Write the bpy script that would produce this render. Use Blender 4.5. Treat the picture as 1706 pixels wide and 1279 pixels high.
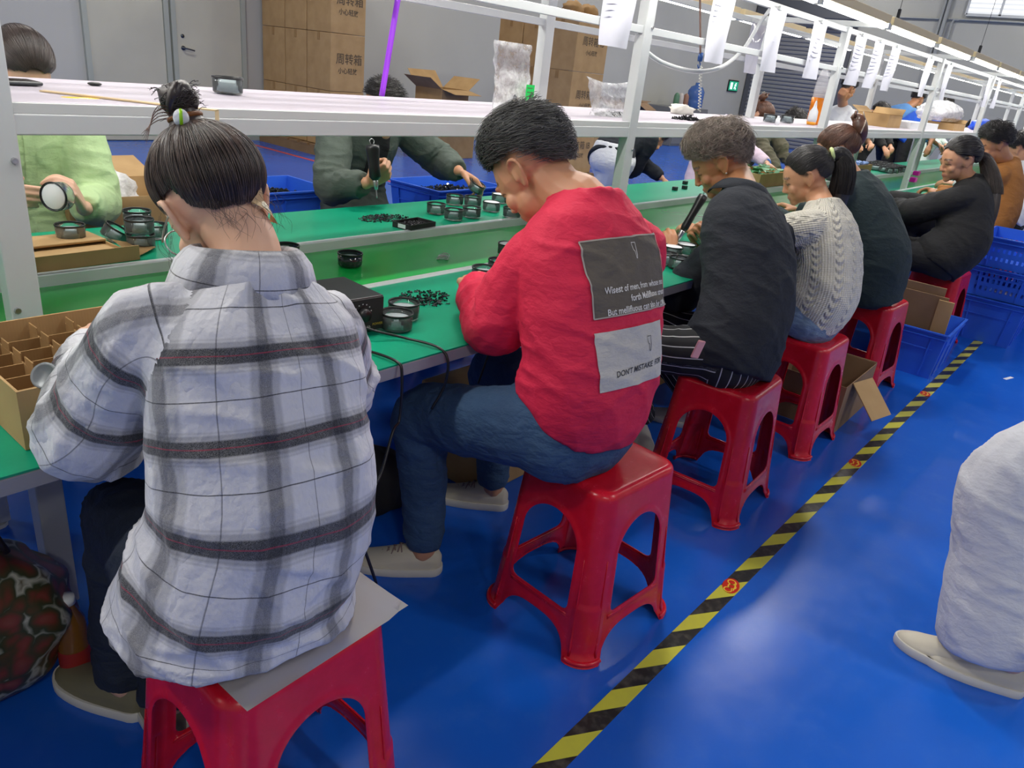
import bpy, bmesh, math, random
import numpy as np
from mathutils import Vector, Matrix, noise
from mathutils.bvhtree import BVHTree

for o in list(bpy.data.objects):
    bpy.data.objects.remove(o, do_unlink=True)
SC = bpy.context.scene
COL = SC.collection
PI = math.pi

# ------------------------------------------------------------------ camera
CAMH = 1.42
MW = np.array([[0.64755, 0.23624, -0.72449], [-0.75460, 0.33138, -0.56641], [0.10628, 0.91348, 0.39280]])
FPX = 1249.6
cam_d = bpy.data.cameras.new('camera')
cam = bpy.data.objects.new('camera', cam_d)
COL.objects.link(cam)
_u, _s, _vt = np.linalg.svd(MW)
MW = _u @ _vt
cam.matrix_world = Matrix.Translation((0, 0, CAMH)) @ Matrix(MW.tolist()).to_4x4()
cam_d.sensor_width = 36.0
cam_d.sensor_fit = 'HORIZONTAL'
cam_d.lens = FPX / 1706 * 36
cam_d.clip_start = 0.05
cam_d.clip_end = 100
SC.camera = cam

# ------------------------------------------------------------------ world, exposure
SC.view_settings.view_transform = 'Standard'
SC.view_settings.look = 'None'
SC.view_settings.gamma = 1
SC.view_settings.use_curve_mapping = False
SC.view_settings.exposure = 0.60
W = bpy.data.worlds.new('world'); SC.world = W
W.use_nodes = True
W.node_tree.nodes['Background'].inputs[0].default_value = (0.85, 0.85, 0.82, 1)
W.node_tree.nodes['Background'].inputs[1].default_value = 0.3

def area_light(name, loc, sx, sy, power, col=(1, 1, 1), rot=(0, 0, 0), spread=PI):
    d = bpy.data.lights.new(name, 'AREA'); d.shape = 'RECTANGLE'
    d.size = sx; d.size_y = sy; d.energy = power; d.color = col; d.spread = spread
    o = bpy.data.objects.new(name, d); COL.objects.link(o)
    o.location = loc; o.rotation_euler = rot
    return o
CEIL = 5.6
# high-bay lamps of the hall: each lamp fixture is built further down; these are their lights
BAYS = [(x, y) for x in (-2.2, 3.4, 9.0, 14.6, 20.0) for y in (-5.6, -3.0, 2.69, 7.2)]
for bx_, by_ in BAYS:
    area_light('bay_light', (bx_, by_, CEIL - 0.42), 0.5, 0.5, 38 if by_ < 0 else 58, (1.0, 0.955, 0.88))

# ------------------------------------------------------------------ pixel helpers: a ray of the photo met with a real plane
def ray(px, py):
    d = np.array([(px - 853) / FPX, -(py - 639.5) / FPX, -1.0])
    return MW @ d
def at(px, py, x=None, y=None, z=None):
    d = ray(px, py)
    if z is not None: t = (z - CAMH) / d[2]
    elif y is not None: t = y / d[1]
    else: t = x / d[0]
    return Vector((d[0] * t, d[1] * t, CAMH + d[2] * t))

# ------------------------------------------------------------------ materials
MATS = {}
def lin(c):
    return tuple(((v / 12.92) if v <= 0.04045 else ((v + 0.055) / 1.055) ** 2.4) for v in c)
def rgb(r, g, b):
    return lin((r / 255, g / 255, b / 255)) + (1.0,)
class NT:
    def __init__(s, name):
        s.m = bpy.data.materials.new(name); s.m.use_nodes = True
        s.t = s.m.node_tree; s.n = s.t.nodes; s.l = s.t.links
        s.b = s.n['Principled BSDF']
    def add(s, kind, **kw):
        n = s.n.new(kind)
        for k, v in kw.items():
            if k.startswith('i_'):
                n.inputs[int(k[2:])].default_value = v
            else: setattr(n, k, v)
        return n
    def link(s, a, ao, b, bi): s.l.new(a.outputs[ao], b.inputs[bi])
    def math(s, op, a, b=None, clamp=False):
        n = s.n.new('ShaderNodeMath'); n.operation = op; n.use_clamp = clamp
        for i, v in enumerate((a, b)):
            if v is None: continue
            if isinstance(v, (int, float)): n.inputs[i].default_value = v
            else: s.l.new(v, n.inputs[i])
        return n.outputs[0]
    def mix(s, fac, a, b, blend='MIX'):
        n = s.n.new('ShaderNodeMix'); n.data_type = 'RGBA'; n.blend_type = blend
        for i, v in ((0, fac), (6, a), (7, b)):
            if isinstance(v, (int, float, tuple)): n.inputs[i].default_value = v
            else: s.l.new(v, n.inputs[i])
        return n.outputs[2]
    def noise(s, scale, detail=4, vec=None, rough=0.5, out='Fac'):
        n = s.n.new('ShaderNodeTexNoise'); n.inputs['Scale'].default_value = scale
        n.inputs['Detail'].default_value = detail; n.inputs['Roughness'].default_value = rough
        if vec is not None: s.l.new(vec, n.inputs['Vector'])
        return n.outputs[out]
    def obj(s): 
        n = s.n.new('ShaderNodeTexCoord'); return n.outputs['Object']
    def scale(s, vec, sc):
        n = s.n.new('ShaderNodeMapping'); s.l.new(vec, n.inputs[0]); n.inputs['Scale'].default_value = sc
        return n.outputs[0]
    def bump(s, h, strength=0.3, dist=0.01, normal=None):
        n = s.n.new('ShaderNodeBump'); n.inputs['Strength'].default_value = strength
        n.inputs['Distance'].default_value = dist
        s.l.new(h, n.inputs['Height'])
        if normal is not None: s.l.new(normal, n.inputs['Normal'])
        s.l.new(n.outputs[0], s.b.inputs['Normal']); return n.outputs[0]
    def ramp(s, fac, stops, interp='LINEAR'):
        n = s.n.new('ShaderNodeValToRGB'); n.color_ramp.interpolation = interp
        cr = n.color_ramp
        while len(cr.elements) > 1: cr.elements.remove(cr.elements[-1])
        for i, (p, c) in enumerate(stops):
            e = cr.elements[0] if i == 0 else cr.elements.new(p)
            e.position = p; e.color = c if len(c) == 4 else tuple(c) + (1,)
        s.l.new(fac, n.inputs[0]); return n.outputs[0]
    def attr(s, name):
        n = s.n.new('ShaderNodeAttribute'); n.attribute_name = name; return n
def mat(name, col, rough=0.5, metal=0.0, spec=0.5, var=0.0, vscale=8, bump=0.0, bscale=60, emit=None, estr=0, trans=0.0, ior=1.45, alpha=1.0, sheen=0.0, coat=0.0, sss=0.0):
    if name in MATS: return MATS[name]
    t = NT(name); b = t.b
    b.inputs['Base Color'].default_value = col
    b.inputs['Roughness'].default_value = rough
    b.inputs['Metallic'].default_value = metal
    b.inputs['Specular IOR Level'].default_value = spec
    b.inputs['Transmission Weight'].default_value = trans
    b.inputs['IOR'].default_value = ior
    b.inputs['Alpha'].default_value = alpha
    b.inputs['Sheen Weight'].default_value = sheen
    b.inputs['Coat Weight'].default_value = coat
    if sss:
        b.inputs['Subsurface Weight'].default_value = sss
        b.inputs['Subsurface Radius'].default_value = (1.0, 0.35, 0.2)
        b.inputs['Subsurface Scale'].default_value = 0.006
    if emit:
        b.inputs['Emission Color'].default_value = emit; b.inputs['Emission Strength'].default_value = estr
    if var > 0:
        f = t.noise(vscale, 5, t.obj())
        lo = tuple(c * (1 - var) for c in col[:3]) + (1,); hi = tuple(min(1, c * (1 + var)) for c in col[:3]) + (1,)
        f2 = t.ramp(f, [(0.3, lo), (0.7, hi)])
        t.l.new(f2, b.inputs['Base Color'])
    if bump > 0:
        t.bump(t.noise(bscale, 4, t.obj()), bump, 0.004)
    MATS[name] = t.m
    return t.m

# ------------------------------------------------------------------ object helpers
def link(o, parent=None):
    COL.objects.link(o)
    if parent is not None: o.parent = parent
    return o
def tag(o, label=None, cat=None, group=None, kind=None):
    if label: o['label'] = label
    if cat: o['category'] = cat
    if group: o['group'] = group
    if kind: o['kind'] = kind
    return o
def thing(name, label, cat, loc=(0, 0, 0), rz=0, group=None):
    o = bpy.data.objects.new(name, None); o.empty_display_size = 0.05
    link(o); o.location = loc; o.rotation_euler = (0, 0, rz)
    return tag(o, label, cat, group)
def mesh_obj(name, me, m, parent=None, smooth=True, loc=None, rot=None):
    if m is not None:
        for mm in (m if isinstance(m, (list, tuple)) else [m]): me.materials.append(mm)
    if smooth and len(me.polygons):
        me.polygons.foreach_set('use_smooth', [True] * len(me.polygons))
    o = bpy.data.objects.new(name, me); link(o, parent)
    if loc is not None: o.location = loc
    if rot is not None: o.rotation_euler = rot
    return o
def bm_obj(name, bm, m, parent=None, smooth=False, loc=None, rot=None, auto=None):
    bmesh.ops.recalc_face_normals(bm, faces=bm.faces)
    me = bpy.data.meshes.new(name); bm.to_mesh(me); bm.free()
    o = mesh_obj(name, me, m, parent, smooth or auto is not None, loc, rot)
    if auto is not None:
        sharp_edges(me, auto)
    return o
def sharp_edges(me, ang):
    bm = bmesh.new(); bm.from_mesh(me); a = math.radians(ang)
    for e in bm.edges:
        if len(e.link_faces) == 2 and e.calc_face_angle(0) > a: e.smooth = False
    bm.to_mesh(me); bm.free()
def struct(o): o['kind'] = 'structure'; return o
def dup_tree(o, parent=None):
    c = o.copy(); COL.objects.link(c)
    if parent is not None: c.parent = parent
    for ch in list(o.children): dup_tree(ch, c)
    return c

def box(bm, c, s, bevel=0, mtx=None, seg=2):
    g = bmesh.ops.create_cube(bm, size=1.0)
    vs = g['verts']
    bmesh.ops.scale(bm, vec=s, verts=vs)
    if bevel > 0:
        es = list({e for v in vs for e in v.link_edges})
        r = bmesh.ops.bevel(bm, geom=es, offset=bevel, segments=seg, affect='EDGES', profile=0.5)
        vs = list({v for f in r['faces'] for v in f.verts} | {v for v in vs if v.is_valid})
    bmesh.ops.translate(bm, vec=c, verts=vs)
    if mtx is not None: bmesh.ops.transform(bm, matrix=mtx, verts=vs)
    return vs
def box2(bm, p0, p1, bevel=0, mtx=None):
    c = [(a + b) / 2 for a, b in zip(p0, p1)]; s = [abs(b - a) for a, b in zip(p0, p1)]
    return box(bm, c, s, bevel, mtx)
def bar(bm, p0, p1, w, h, bevel=0):
    """a rectangular tube from p0 to p1: w across, h up"""
    p0 = Vector(p0); p1 = Vector(p1); d = p1 - p0; L = d.length
    z = Vector((0, 0, 1)) if abs(d.normalized().z) < 0.95 else Vector((0, 1, 0))
    x = d.normalized(); y = z.cross(x).normalized(); z = x.cross(y)
    m = Matrix((x, y, z)).transposed().to_4x4(); m.translation = (p0 + p1) / 2
    return box(bm, (0, 0, 0), (L, w, h), bevel, m)
def lathe(bm, prof, n=32, c=(0, 0, 0), mtx=None, close=False):
    rings = []
    for r, z in prof:
        if r < 1e-5: rings.append([bm.verts.new((c[0], c[1], c[2] + z))])
        else: rings.append([bm.verts.new((c[0] + r * math.cos(2 * PI * i / n), c[1] + r * math.sin(2 * PI * i / n), c[2] + z)) for i in range(n)])
    pairs = list(zip(rings[:-1], rings[1:]))
    if close: pairs.append((rings[-1], rings[0]))
    for a, b in pairs:
        for i in range(n):
            j = (i + 1) % n
            if len(a) == 1 and len(b) == 1: continue
            if len(a) == 1: bm.faces.new((a[0], b[j], b[i]))
            elif len(b) == 1: bm.faces.new((a[i], a[j], b[0]))
            else: bm.faces.new((a[i], a[j], b[j], b[i]))
    vs = [v for r in rings for v in r]
    if mtx is not None: bmesh.ops.transform(bm, matrix=mtx, verts=vs)
    return vs
def catmull(pts, per=6):
    P = [np.array(p, float) for p in pts]
    if len(P) < 3:
        return [P[0] + (P[-1] - P[0]) * t for t in np.linspace(0, 1, per + 1)]
    P = [2 * P[0] - P[1]] + P + [2 * P[-1] - P[-2]]
    out = []
    for i in range(1, len(P) - 2):
        p0, p1, p2, p3 = P[i - 1:i + 3]
        for k in range(per):
            t = k / per
            out.append(0.5 * ((2 * p1) + (-p0 + p2) * t + (2 * p0 - 5 * p1 + 4 * p2 - p3) * t * t + (-p0 + 3 * p1 - 3 * p2 + p3) * t ** 3))
    out.append(P[-2]); return out
def tube(bm, pts, r, n=10, per=6, caps=True, smooth_path=True, flat=1.0, up=None):
    """round tube along a path; r is a number or one per control point"""
    rr = [r] * len(pts) if isinstance(r, (int, float)) else list(r)
    q = [tuple(p) + (a,) for p, a in zip(pts, rr)]
    q = catmull(q, per) if smooth_path else [np.array(v, float) for v in q]
    P = [Vector(v[:3]) for v in q]; R = [max(float(v[3]), 1e-4) for v in q]
    T = [((P[min(i + 1, len(P) - 1)] - P[max(i - 1, 0)]).normalized() if (P[min(i + 1, len(P) - 1)] - P[max(i - 1, 0)]).length > 1e-9 else Vector((0, 0, 1))) for i in range(len(P))]
    a = Vector(up) if up is not None else (Vector((0, 0, 1)) if abs(T[0].z) < 0.9 else Vector((1, 0, 0)))
    rings = []
    for p, t, ra in zip(P, T, R):
        a = (a - t * a.dot(t))
        if a.length < 1e-6: a = t.orthogonal()
        a.normalize(); b = t.cross(a)
        rings.append([bm.verts.new(p + (a * math.cos(2 * PI * i / n) * flat + b * math.sin(2 * PI * i / n)) * ra) for i in range(n)])
    for A, B in zip(rings[:-1], rings[1:]):
        for i in range(n): bm.faces.new((A[i], A[(i + 1) % n], B[(i + 1) % n], B[i]))
    if caps:
        bm.faces.new(rings[0][::-1]); bm.faces.new(rings[-1])
    return [v for r_ in rings for v in r_]
def one(name, fn, m, parent=None, smooth=False, auto=None, **k):
    bm = bmesh.new(); fn(bm)
    return bm_obj(name, bm, m, parent, smooth, auto=auto, **k)

_cnoise = {}
def vnoise(P, seed=0):
    """smooth value noise, vectorised; P is (n,3); returns -1..1"""
    if seed not in _cnoise:
        _cnoise[seed] = np.random.RandomState(seed + 11).uniform(-1, 1, (32, 32, 32))
    G = _cnoise[seed]
    i = np.floor(P).astype(int); f = P - i; f = f * f * (3 - 2 * f)
    out = 0
    for dx in (0, 1):
        for dy in (0, 1):
            for dz in (0, 1):
                w = (f[:, 0] if dx else 1 - f[:, 0]) * (f[:, 1] if dy else 1 - f[:, 1]) * (f[:, 2] if dz else 1 - f[:, 2])
                out = out + w * G[(i[:, 0] + dx) % 32, (i[:, 1] + dy) % 32, (i[:, 2] + dz) % 32]
    return out
# ================================================================== THE HALL
X0, X1, Y0, Y1 = -4.5, 22.0, -8.0, 10.0
def m_floor():
    t = NT('blue_epoxy_floor'); o = t.obj()
    big = t.noise(0.7, 3, o); fine = t.noise(9, 6, o, 0.7); scr = t.noise(60, 3, t.scale(o, (1, 6, 1)))
    c = t.ramp(big, [(0.3, (0.006, 0.092, 0.52, 1)), (0.7, (0.010, 0.125, 0.62, 1))])
    c2 = t.mix(t.math('MULTIPLY', t.ramp(fine, [(0.5, (0, 0, 0, 1)), (0.8, (1, 1, 1, 1))]), 0.22), c, (0.06, 0.19, 0.60, 1))
    t.l.new(c2, t.b.inputs['Base Color'])
    r = t.math('ADD', t.math('MULTIPLY', fine, 0.18), 0.13)
    t.l.new(r, t.b.inputs['Roughness'])
    t.b.inputs['Specular IOR Level'].default_value = 0.5
    h = t.math('ADD', t.math('MULTIPLY', t.noise(3.0, 3, o), 1.0), t.math('MULTIPLY', scr, 0.05))
    t.bump(h, 0.10, 0.02)
    return t.m
M_floor = m_floor()
M_wall = mat('grey_painted_wall', rgb(188, 187, 178), 0.75, var=0.06, vscale=0.6, bump=0.05)
M_wall_end = mat('dark_grey_wall', rgb(168, 168, 162), 0.8, var=0.06, vscale=0.5)
M_ceil = mat('ceiling_sheet', rgb(170, 172, 172), 0.8)
M_white = mat('white_powder_coat', rgb(194, 197, 197), 0.38, var=0.05, vscale=3, bump=0.03)
M_alu = mat('aluminium_rail', rgb(205, 210, 210), 0.4, 0.15, var=0.05)
M_door = mat('beige_door_paint', rgb(196, 193, 174), 0.5, var=0.05, vscale=2)
M_frame = mat('grey_green_frame', rgb(172, 176, 164), 0.5)
M_black = mat('black_plastic', (0.012, 0.012, 0.013, 1), 0.35)
M_blackm = mat('matt_black', (0.02, 0.02, 0.02, 1), 0.7)
M_steel = mat('steel', (0.55, 0.55, 0.56, 1), 0.28, 1.0)
M_dsteel = mat('dark_steel', (0.12, 0.13, 0.14, 1), 0.35, 0.9)

struct(one('floor', lambda b: box2(b, (X0, Y0, -0.1), (X1, Y1, 0)), M_floor))
struct(one('ceiling', lambda b: box2(b, (X0, Y0, CEIL), (X1, Y1, CEIL + 0.1)), M_ceil))
struct(one('wall_back', lambda b: box2(b, (X0, Y1, 0), (X1, Y1 + 0.15, CEIL)), M_wall))
struct(one('wall_end', lambda b: box2(b, (X1, Y0 - 0.15, 0), (X1 + 0.15, Y1 + 0.15, CEIL)), M_wall_end))
struct(one('wall_aisle', lambda b: box2(b, (X0, Y0 - 0.15, 0), (X1, Y0, CEIL)), M_wall))
struct(one('wall_near', lambda b: box2(b, (X0 - 0.15, Y0 - 0.15, 0), (X0, Y1 + 0.15, CEIL)), M_wall))

# bay lamps (round high-bay fixtures on rods)
M_lampglow = mat('lamp_glow', (1, 1, 1, 1), 0.5, emit=(0.95, 0.98, 1, 1), estr=14)
ORD = ('first', 'second', 'third', 'fourth', 'fifth', 'sixth', 'seventh', 'eighth', 'ninth', 'tenth', 'eleventh', 'twelfth', 'thirteenth', 'fourteenth', 'fifteenth', 'sixteenth', 'seventeenth', 'eighteenth')
def bay_lamp(x, y):
    r = thing('high_bay_lamp', 'round high bay lamp hanging from the hall ceiling', 'lamp', (x, y, CEIL), 0, 'high bay lamps on the ceiling')
    one('rod', lambda b: tube(b, [(0, 0, 0), (0, 0, -0.22)], 0.012, 8), M_dsteel, r)
    one('reflector', lambda b: lathe(b, [(0.07, -0.2), (0.09, -0.24), (0.2, -0.34), (0.21, -0.38), (0.20, -0.38), (0.18, -0.34), (0.06, -0.24)], 32), M_white, r, smooth=True)
    one('bulb_disc', lambda b: lathe(b, [(0, -0.345), (0.175, -0.345), (0.175, -0.35), (0, -0.352)], 32), M_lampglow, r)
    return r
r0 = None
for bx_, by_ in BAYS:
    if r0 is None: r0 = bay_lamp(bx_, by_)
    else: c = dup_tree(r0); c.location = (bx_, by_, CEIL)
    kk_ = BAYS.index((bx_, by_)); (r0 if kk_ == 0 else c)['label'] = 'round high bay lamp, %s along the hall in the %s row from the aisle wall' % (ORD[kk_ // 4], ORD[kk_ % 4])

# doors on the back wall
def door(n, xa, xb, hinge_right, z1=2.15):
    y = Y1
    r = bpy.data.objects.new('door_%d' % n, None); link(r); struct(r)
    def fr(b):
        box2(b, (xa - 0.06, y - 0.05, 0), (xa, y + 0.001, z1 + 0.06)); box2(b, (xb, y - 0.05, 0), (xb + 0.06, y + 0.001, z1 + 0.06))
        box2(b, (xa, y - 0.05, z1), (xb, y + 0.001, z1 + 0.06))
    one('door_frame', fr, M_frame, r)
    one('door_leaf', lambda b: box2(b, (xa + 0.004, y - 0.03, 0.01), (xb - 0.004, y - 0.001, z1 - 0.004), 0.003), M_door, r)
    return r
d1 = door(1, 4.08, 4.98, False); d2 = door(2, 5.13, 6.03, True)
hx = 5.21
def handle(b):
    lathe(b, [(0, 0), (0.028, 0), (0.026, 0.012), (0.012, 0.016), (0.011, 0.05), (0, 0.05)], 20, mtx=Matrix.Translation((hx, Y1 - 0.03, 1.13)) @ Matrix.Rotation(PI / 2, 4, 'X'))
    tube(b, [(hx, Y1 - 0.075, 1.13), (hx + 0.05, Y1 - 0.078, 1.125), (hx + 0.13, Y1 - 0.072, 1.11)], 0.009, 10)
one('door_handle', handle, M_dsteel, d2, smooth=True)
one('keyhole', lambda b: lathe(b, [(0, 0), (0.024, 0), (0.022, 0.008), (0.0, 0.01)], 20, mtx=Matrix.Translation((hx, Y1 - 0.03, 1.27)) @ Matrix.Rotation(PI / 2, 4, 'X')), M_dsteel, d2, smooth=True)
struct(one('baseboard_back', lambda b: box2(b, (X0, Y1 - 0.012, 0), (4.0, Y1, 0.1)), M_frame))
struct(one('baseboard_back_far', lambda b: box2(b, (6.1, Y1 - 0.012, 0), (X1, Y1, 0.1)), M_frame))
tag(one('notice_sheet', lambda b: box2(b, (3.02, Y1 - 0.004, 1.5), (3.23, Y1 - 0.001, 1.80)), mat('notice_paper', rgb(205, 205, 205), 0.7)), 'small white notice taped to the grey wall left of the doors', 'notice')

# roller shutter on the end wall
def m_shutter():
    t = NT('grey_roller_shutter'); o = t.obj()
    t.b.inputs['Base Color'].default_value = rgb(140, 141, 146); t.b.inputs['Roughness'].default_value = 0.45
    t.b.inputs['Metallic'].default_value = 0.2
    return t.m
def shutter(b):
    ya, yb = 7.4, 9.85; x = X1
    prof = []
    z = 0.0; n = 0
    pts = []
    while z < 3.3:
        pts += [(x - 0.03, z), (x - 0.055, z + 0.03), (x - 0.055, z + 0.07), (x - 0.03, z + 0.10)]; z += 0.10
    vs = [(b.verts.new((px, ya, pz)), b.verts.new((px, yb, pz))) for px, pz in pts]
    for (a, c), (d, e) in zip(vs[:-1], vs[1:]): b.faces.new((a, c, e, d))
sh = bpy.data.objects.new('door_3', None); link(sh); struct(sh)
one('shutter_curtain', shutter, m_shutter(), sh)
def shfr(b):
    box2(b, (X1 - 0.09, 7.28, 0), (X1 + 0.001, 7.4, 3.3)); box2(b, (X1 - 0.09, 9.85, 0), (X1 + 0.001, 9.97, 3.3)); box2(b, (X1 - 0.35, 7.25, 3.3), (X1 + 0.001, 9.98, 3.7), 0.02)
one('shutter_frame', shfr, mat('shutter_frame_grey', rgb(90, 92, 98), 0.5), sh)

# window high on the end wall
win = bpy.data.objects.new('window_1', None); link(win); struct(win)
wy0, wy1, wz0, wz1 = 0.6, 4.86, 3.58, 4.7
def wfr(b):
    for z in (wz0, wz1): box2(b, (X1 - 0.06, wy0, z - 0.03), (X1 + 0.001, wy1, z + 0.03))
    y = wy0
    while y < wy1 + 0.01:
        box2(b, (X1 - 0.06, y - 0.025, wz0), (X1 + 0.001, y + 0.025, wz1)); y += (wy1 - wy0) / 6
    box2(b, (X1 - 0.05, wy0, 4.1), (X1 + 0.001, wy1, 4.14))
one('window_frame', wfr, M_white, win)
def m_winglow():
    t = NT('daylight_window'); o = t.obj()
    w = t.add('ShaderNodeTexWave'); w.bands_direction = 'Z'; w.inputs['Scale'].default_value = 3.2; t.l.new(o, w.inputs[0])
    c = t.ramp(w.outputs[0], [(0.3, (0.55, 0.57, 0.6, 1)), (0.6, (0.95, 0.96, 1, 1))])
    t.b.inputs['Base Color'].default_value = (0.2, 0.2, 0.2, 1)
    t.l.new(c, t.b.inputs['Emission Color']); t.b.inputs['Emission Strength'].default_value = 0.85
    return t.m
one('window_glass', lambda b: box2(b, (X1 - 0.03, wy0, wz0), (X1 - 0.02, wy1, wz1)), m_winglow(), win)

# conduits and drop boxes on the end wall
M_cond = mat('grey_conduit', rgb(150, 153, 152), 0.5)
tag(one('conduit', lambda b: (tube(b, [(X1 - 0.05, 5.28, CEIL), (X1 - 0.05, 5.28, 1.4)], 0.045, 10),
                             tube(b, [(X1 - 0.05, 5.38, CEIL), (X1 - 0.05, 5.38, 1.4)], 0.03, 10)), M_cond, smooth=True), 'vertical grey conduit pipes on the end wall left of the window', 'pipe')
tag(one('conduit', lambda b: tube(b, [(X1 - 0.04, 5.1, 3.0), (X1 - 0.04, 5.1, 3.40), (X1 - 0.04, 4.98, 3.46), (X1 - 0.04, 4.6, 3.47), (X1 - 0.04, -2, 3.47)], 0.025, 8), M_cond, smooth=True), 'horizontal grey conduit bending down below the window', 'pipe')
tag(one('conduit', lambda b: tube(b, [(X1 - 0.04, 5.34, 3.46), (X1 - 0.04, 7.2, 3.44)], 0.018, 8), M_cond, smooth=True), 'thin horizontal conduit from the vertical pipes towards the shutter', 'pipe')
p = at(1497, 30, x=15.0)
def dropsw(px, py, X, w_):
    p = at(px, py, x=X)
    o = thing('pull_switch', 'black pull switch on a thin cord, %s from the window' % w_, 'switch', p, 0, 'black pull switches hanging over the bench')
    one('cord', lambda b: tube(b, [(0, 0, CEIL - p.z), (0, 0, 0.05)], 0.004, 6), M_black, o)
    one('switch_body', lambda b: box(b, (0, 0, 0), (0.045, 0.045, 0.16), 0.01), M_black, o, smooth=False)
dropsw(1497, 25, 13.0, 'farther'); dropsw(1632, 84, 16.0, 'nearer')

# exit sign
p = at(1220, 143, y=Y1)
ex = thing('exit_sign', 'small green glowing exit sign on the far grey wall', 'sign', (p.x, Y1 - 0.02, p.z))
one('sign_case', lambda b: box(b, (0, 0, 0), (0.62, 0.03, 0.3), 0.01), M_black, ex)
one('sign_face', lambda b: box(b, (0, -0.017, 0), (0.56, 0.004, 0.24)), mat('exit_green', (0.0, 0.12, 0.06, 1), 0.4, emit=(0.02, 0.35, 0.2, 1), estr=0.6), ex)
def runner(b):
    lathe(b, [(0, -0.022), (0.022, 0), (0, 0.022)], 10, c=(0.12, -0.024, 0.065))
    for a, c in (((0.11, 0.05), (0.08, -0.02)), ((0.10, 0.03), (0.16, 0.01)), ((0.1, 0.03), (0.05, 0.02)), ((0.08, -0.02), (0.13, -0.05)), ((0.13, -0.05), (0.12, -0.09)), ((0.08, -0.02), (0.04, -0.07))):
        bar(b, (a[0], -0.023, a[1]), (c[0], -0.023, c[1]), 0.004, 0.024)
    box(b, (-0.14, -0.023, 0), (0.13, 0.004, 0.17))
one('running_figure', runner, mat('exit_white', (0.7, 1, 0.9, 1), 0.4, emit=(0.7, 1, 0.9, 1), estr=1.0), ex)

# floor tapes
def m_hazard():
    t = NT('hazard_tape'); o = t.obj()
    s = t.add('ShaderNodeSeparateXYZ'); t.l.new(o, s.inputs[0])
    v = t.math('ADD', t.math('MULTIPLY', s.outputs[0], 4.878), t.math('MULTIPLY', s.outputs[1], 7.80))
    f = t.math('FRACT', t.math('ADD', v, 40.0 - 0.285))
    sw = t.math('GREATER_THAN', f, 0.5)
    dirt = t.noise(40, 5, o)
    y = t.mix(t.math('MULTIPLY', dirt, 0.5), (0.62, 0.60, 0.05, 1), (0.45, 0.42, 0.08, 1))
    k = t.mix(t.math('MULTIPLY', t.ramp(dirt, [(0.45, (0, 0, 0, 1)), (0.75, (1, 1, 1, 1))]), 0.35), (0.02, 0.02, 0.018, 1), (0.22, 0.21, 0.16, 1))
    t.l.new(t.mix(sw, y, k), t.b.inputs['Base Color'])
    t.b.inputs['Roughness'].default_value = 0.32
    return t.m
struct(one('floor_tape_marking', lambda b: box2(b, (X0, -0.027, 0.0), (6.35, 0.027, 0.0015)), m_hazard(), loc=(0, 0.598, 0.0)))
struct(one('trim_1', lambda b: box2(b, (5.9, 4.5, 0), (5.97, Y1 - 0.1, 0.0015)), mat('red_floor_tape', rgb(190, 70, 80), 0.4)))
# small red-yellow stickers on the tape
M_rst = mat('red_sticker', rgb(205, 40, 20), 0.4); M_yst = mat('yellow_print', rgb(240, 200, 60), 0.4)
for k, (px, py) in enumerate([(1213, 974), (1423, 771), (1541, 656)]):
    p = at(px, py, z=0)
    s = thing('floor_sticker', ['red oval sticker on the hazard tape, nearest to the camera', 'red oval sticker on the hazard tape beside the open carton', 'red oval sticker on the hazard tape near the blue crate'][k], 'sticker', (p.x, 0.60, 0.0017), 0.2, 'red stickers on the hazard tape')
    one('sticker_base', lambda b: lathe(b, [(0, 0.0006), (0.034, 0.0006), (0.034, 0)], 24), M_rst, s).scale = (1.2, 0.75, 1)
    def pr(b):
        for i in range(3):
            lathe(b, [(0.010, 0.0008), (0.014, 0.0008), (0.014, 0.0012), (0.010, 0.0012)], 12, c=(-0.025 + i * 0.022, (0.004, -0.004, 0.002)[i], 0), close=True)
        box(b, (0, -0.012, 0.001), (0.045, 0.003, 0.0006))
    one('print', pr, M_yst, s)
# ================================================================== THE ASSEMBLY BENCH
TZ = 0.75; YF, YN, YR, YB = 1.20, 1.70, 2.215, 2.70   # front edge, near rail, far rail, back edge
BX0, BX1 = -2.0, 20.5
POSTS = [0.525 - 2.33, 0.525, 2.83, 5.12, 7.61, 10.0, 12.4, 14.8, 17.2, 19.6]
YP, YQ = 1.755, 2.25
M_green = mat('green_rubber_mat', rgb(0, 150, 112), 0.34, var=0.05, vscale=2, bump=0.04, bscale=150)
M_edge = mat('grey_edge_band', rgb(150, 148, 152), 0.5)
M_under = mat('bench_underside', rgb(120, 110, 95), 0.7)
def m_belt():
    t = NT('green_conveyor_belt'); o = t.obj()
    t.b.inputs['Base Color'].default_value = rgb(16, 172, 74)
    t.b.inputs['Roughness'].default_value = 0.24
    t.b.inputs['Coat Weight'].default_value = 0.0; t.b.inputs['Coat Roughness'].default_value = 0.05
    t.b.inputs['Specular IOR Level'].default_value = 0.35
    t.bump(t.noise(2.5, 2, o), 0.05, 0.03)
    return t.m
M_beltm = m_belt()
bench = thing('assembly_bench', 'long white-framed workbench with green tops and a green conveyor belt along its middle', 'workbench')
def top(y0, y1):
    def f(b): box2(b, (BX0, y0, TZ - 0.004), (BX1, y1, TZ), 0)
    return f
one('table_top', top(YF + 0.002, YN), M_green, bench)
one('table_top', top(YR + 0.03, YB), M_green, bench)
one('board_edge', lambda b: box2(b, (BX0, YF, TZ - 0.034), (BX1, YN, TZ - 0.0041), 0.002), M_edge, bench)
one('board_edge', lambda b: box2(b, (BX0, YR + 0.03, TZ - 0.034), (BX1, YB + 0.002, TZ - 0.0041), 0.002), M_edge, bench)
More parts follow.
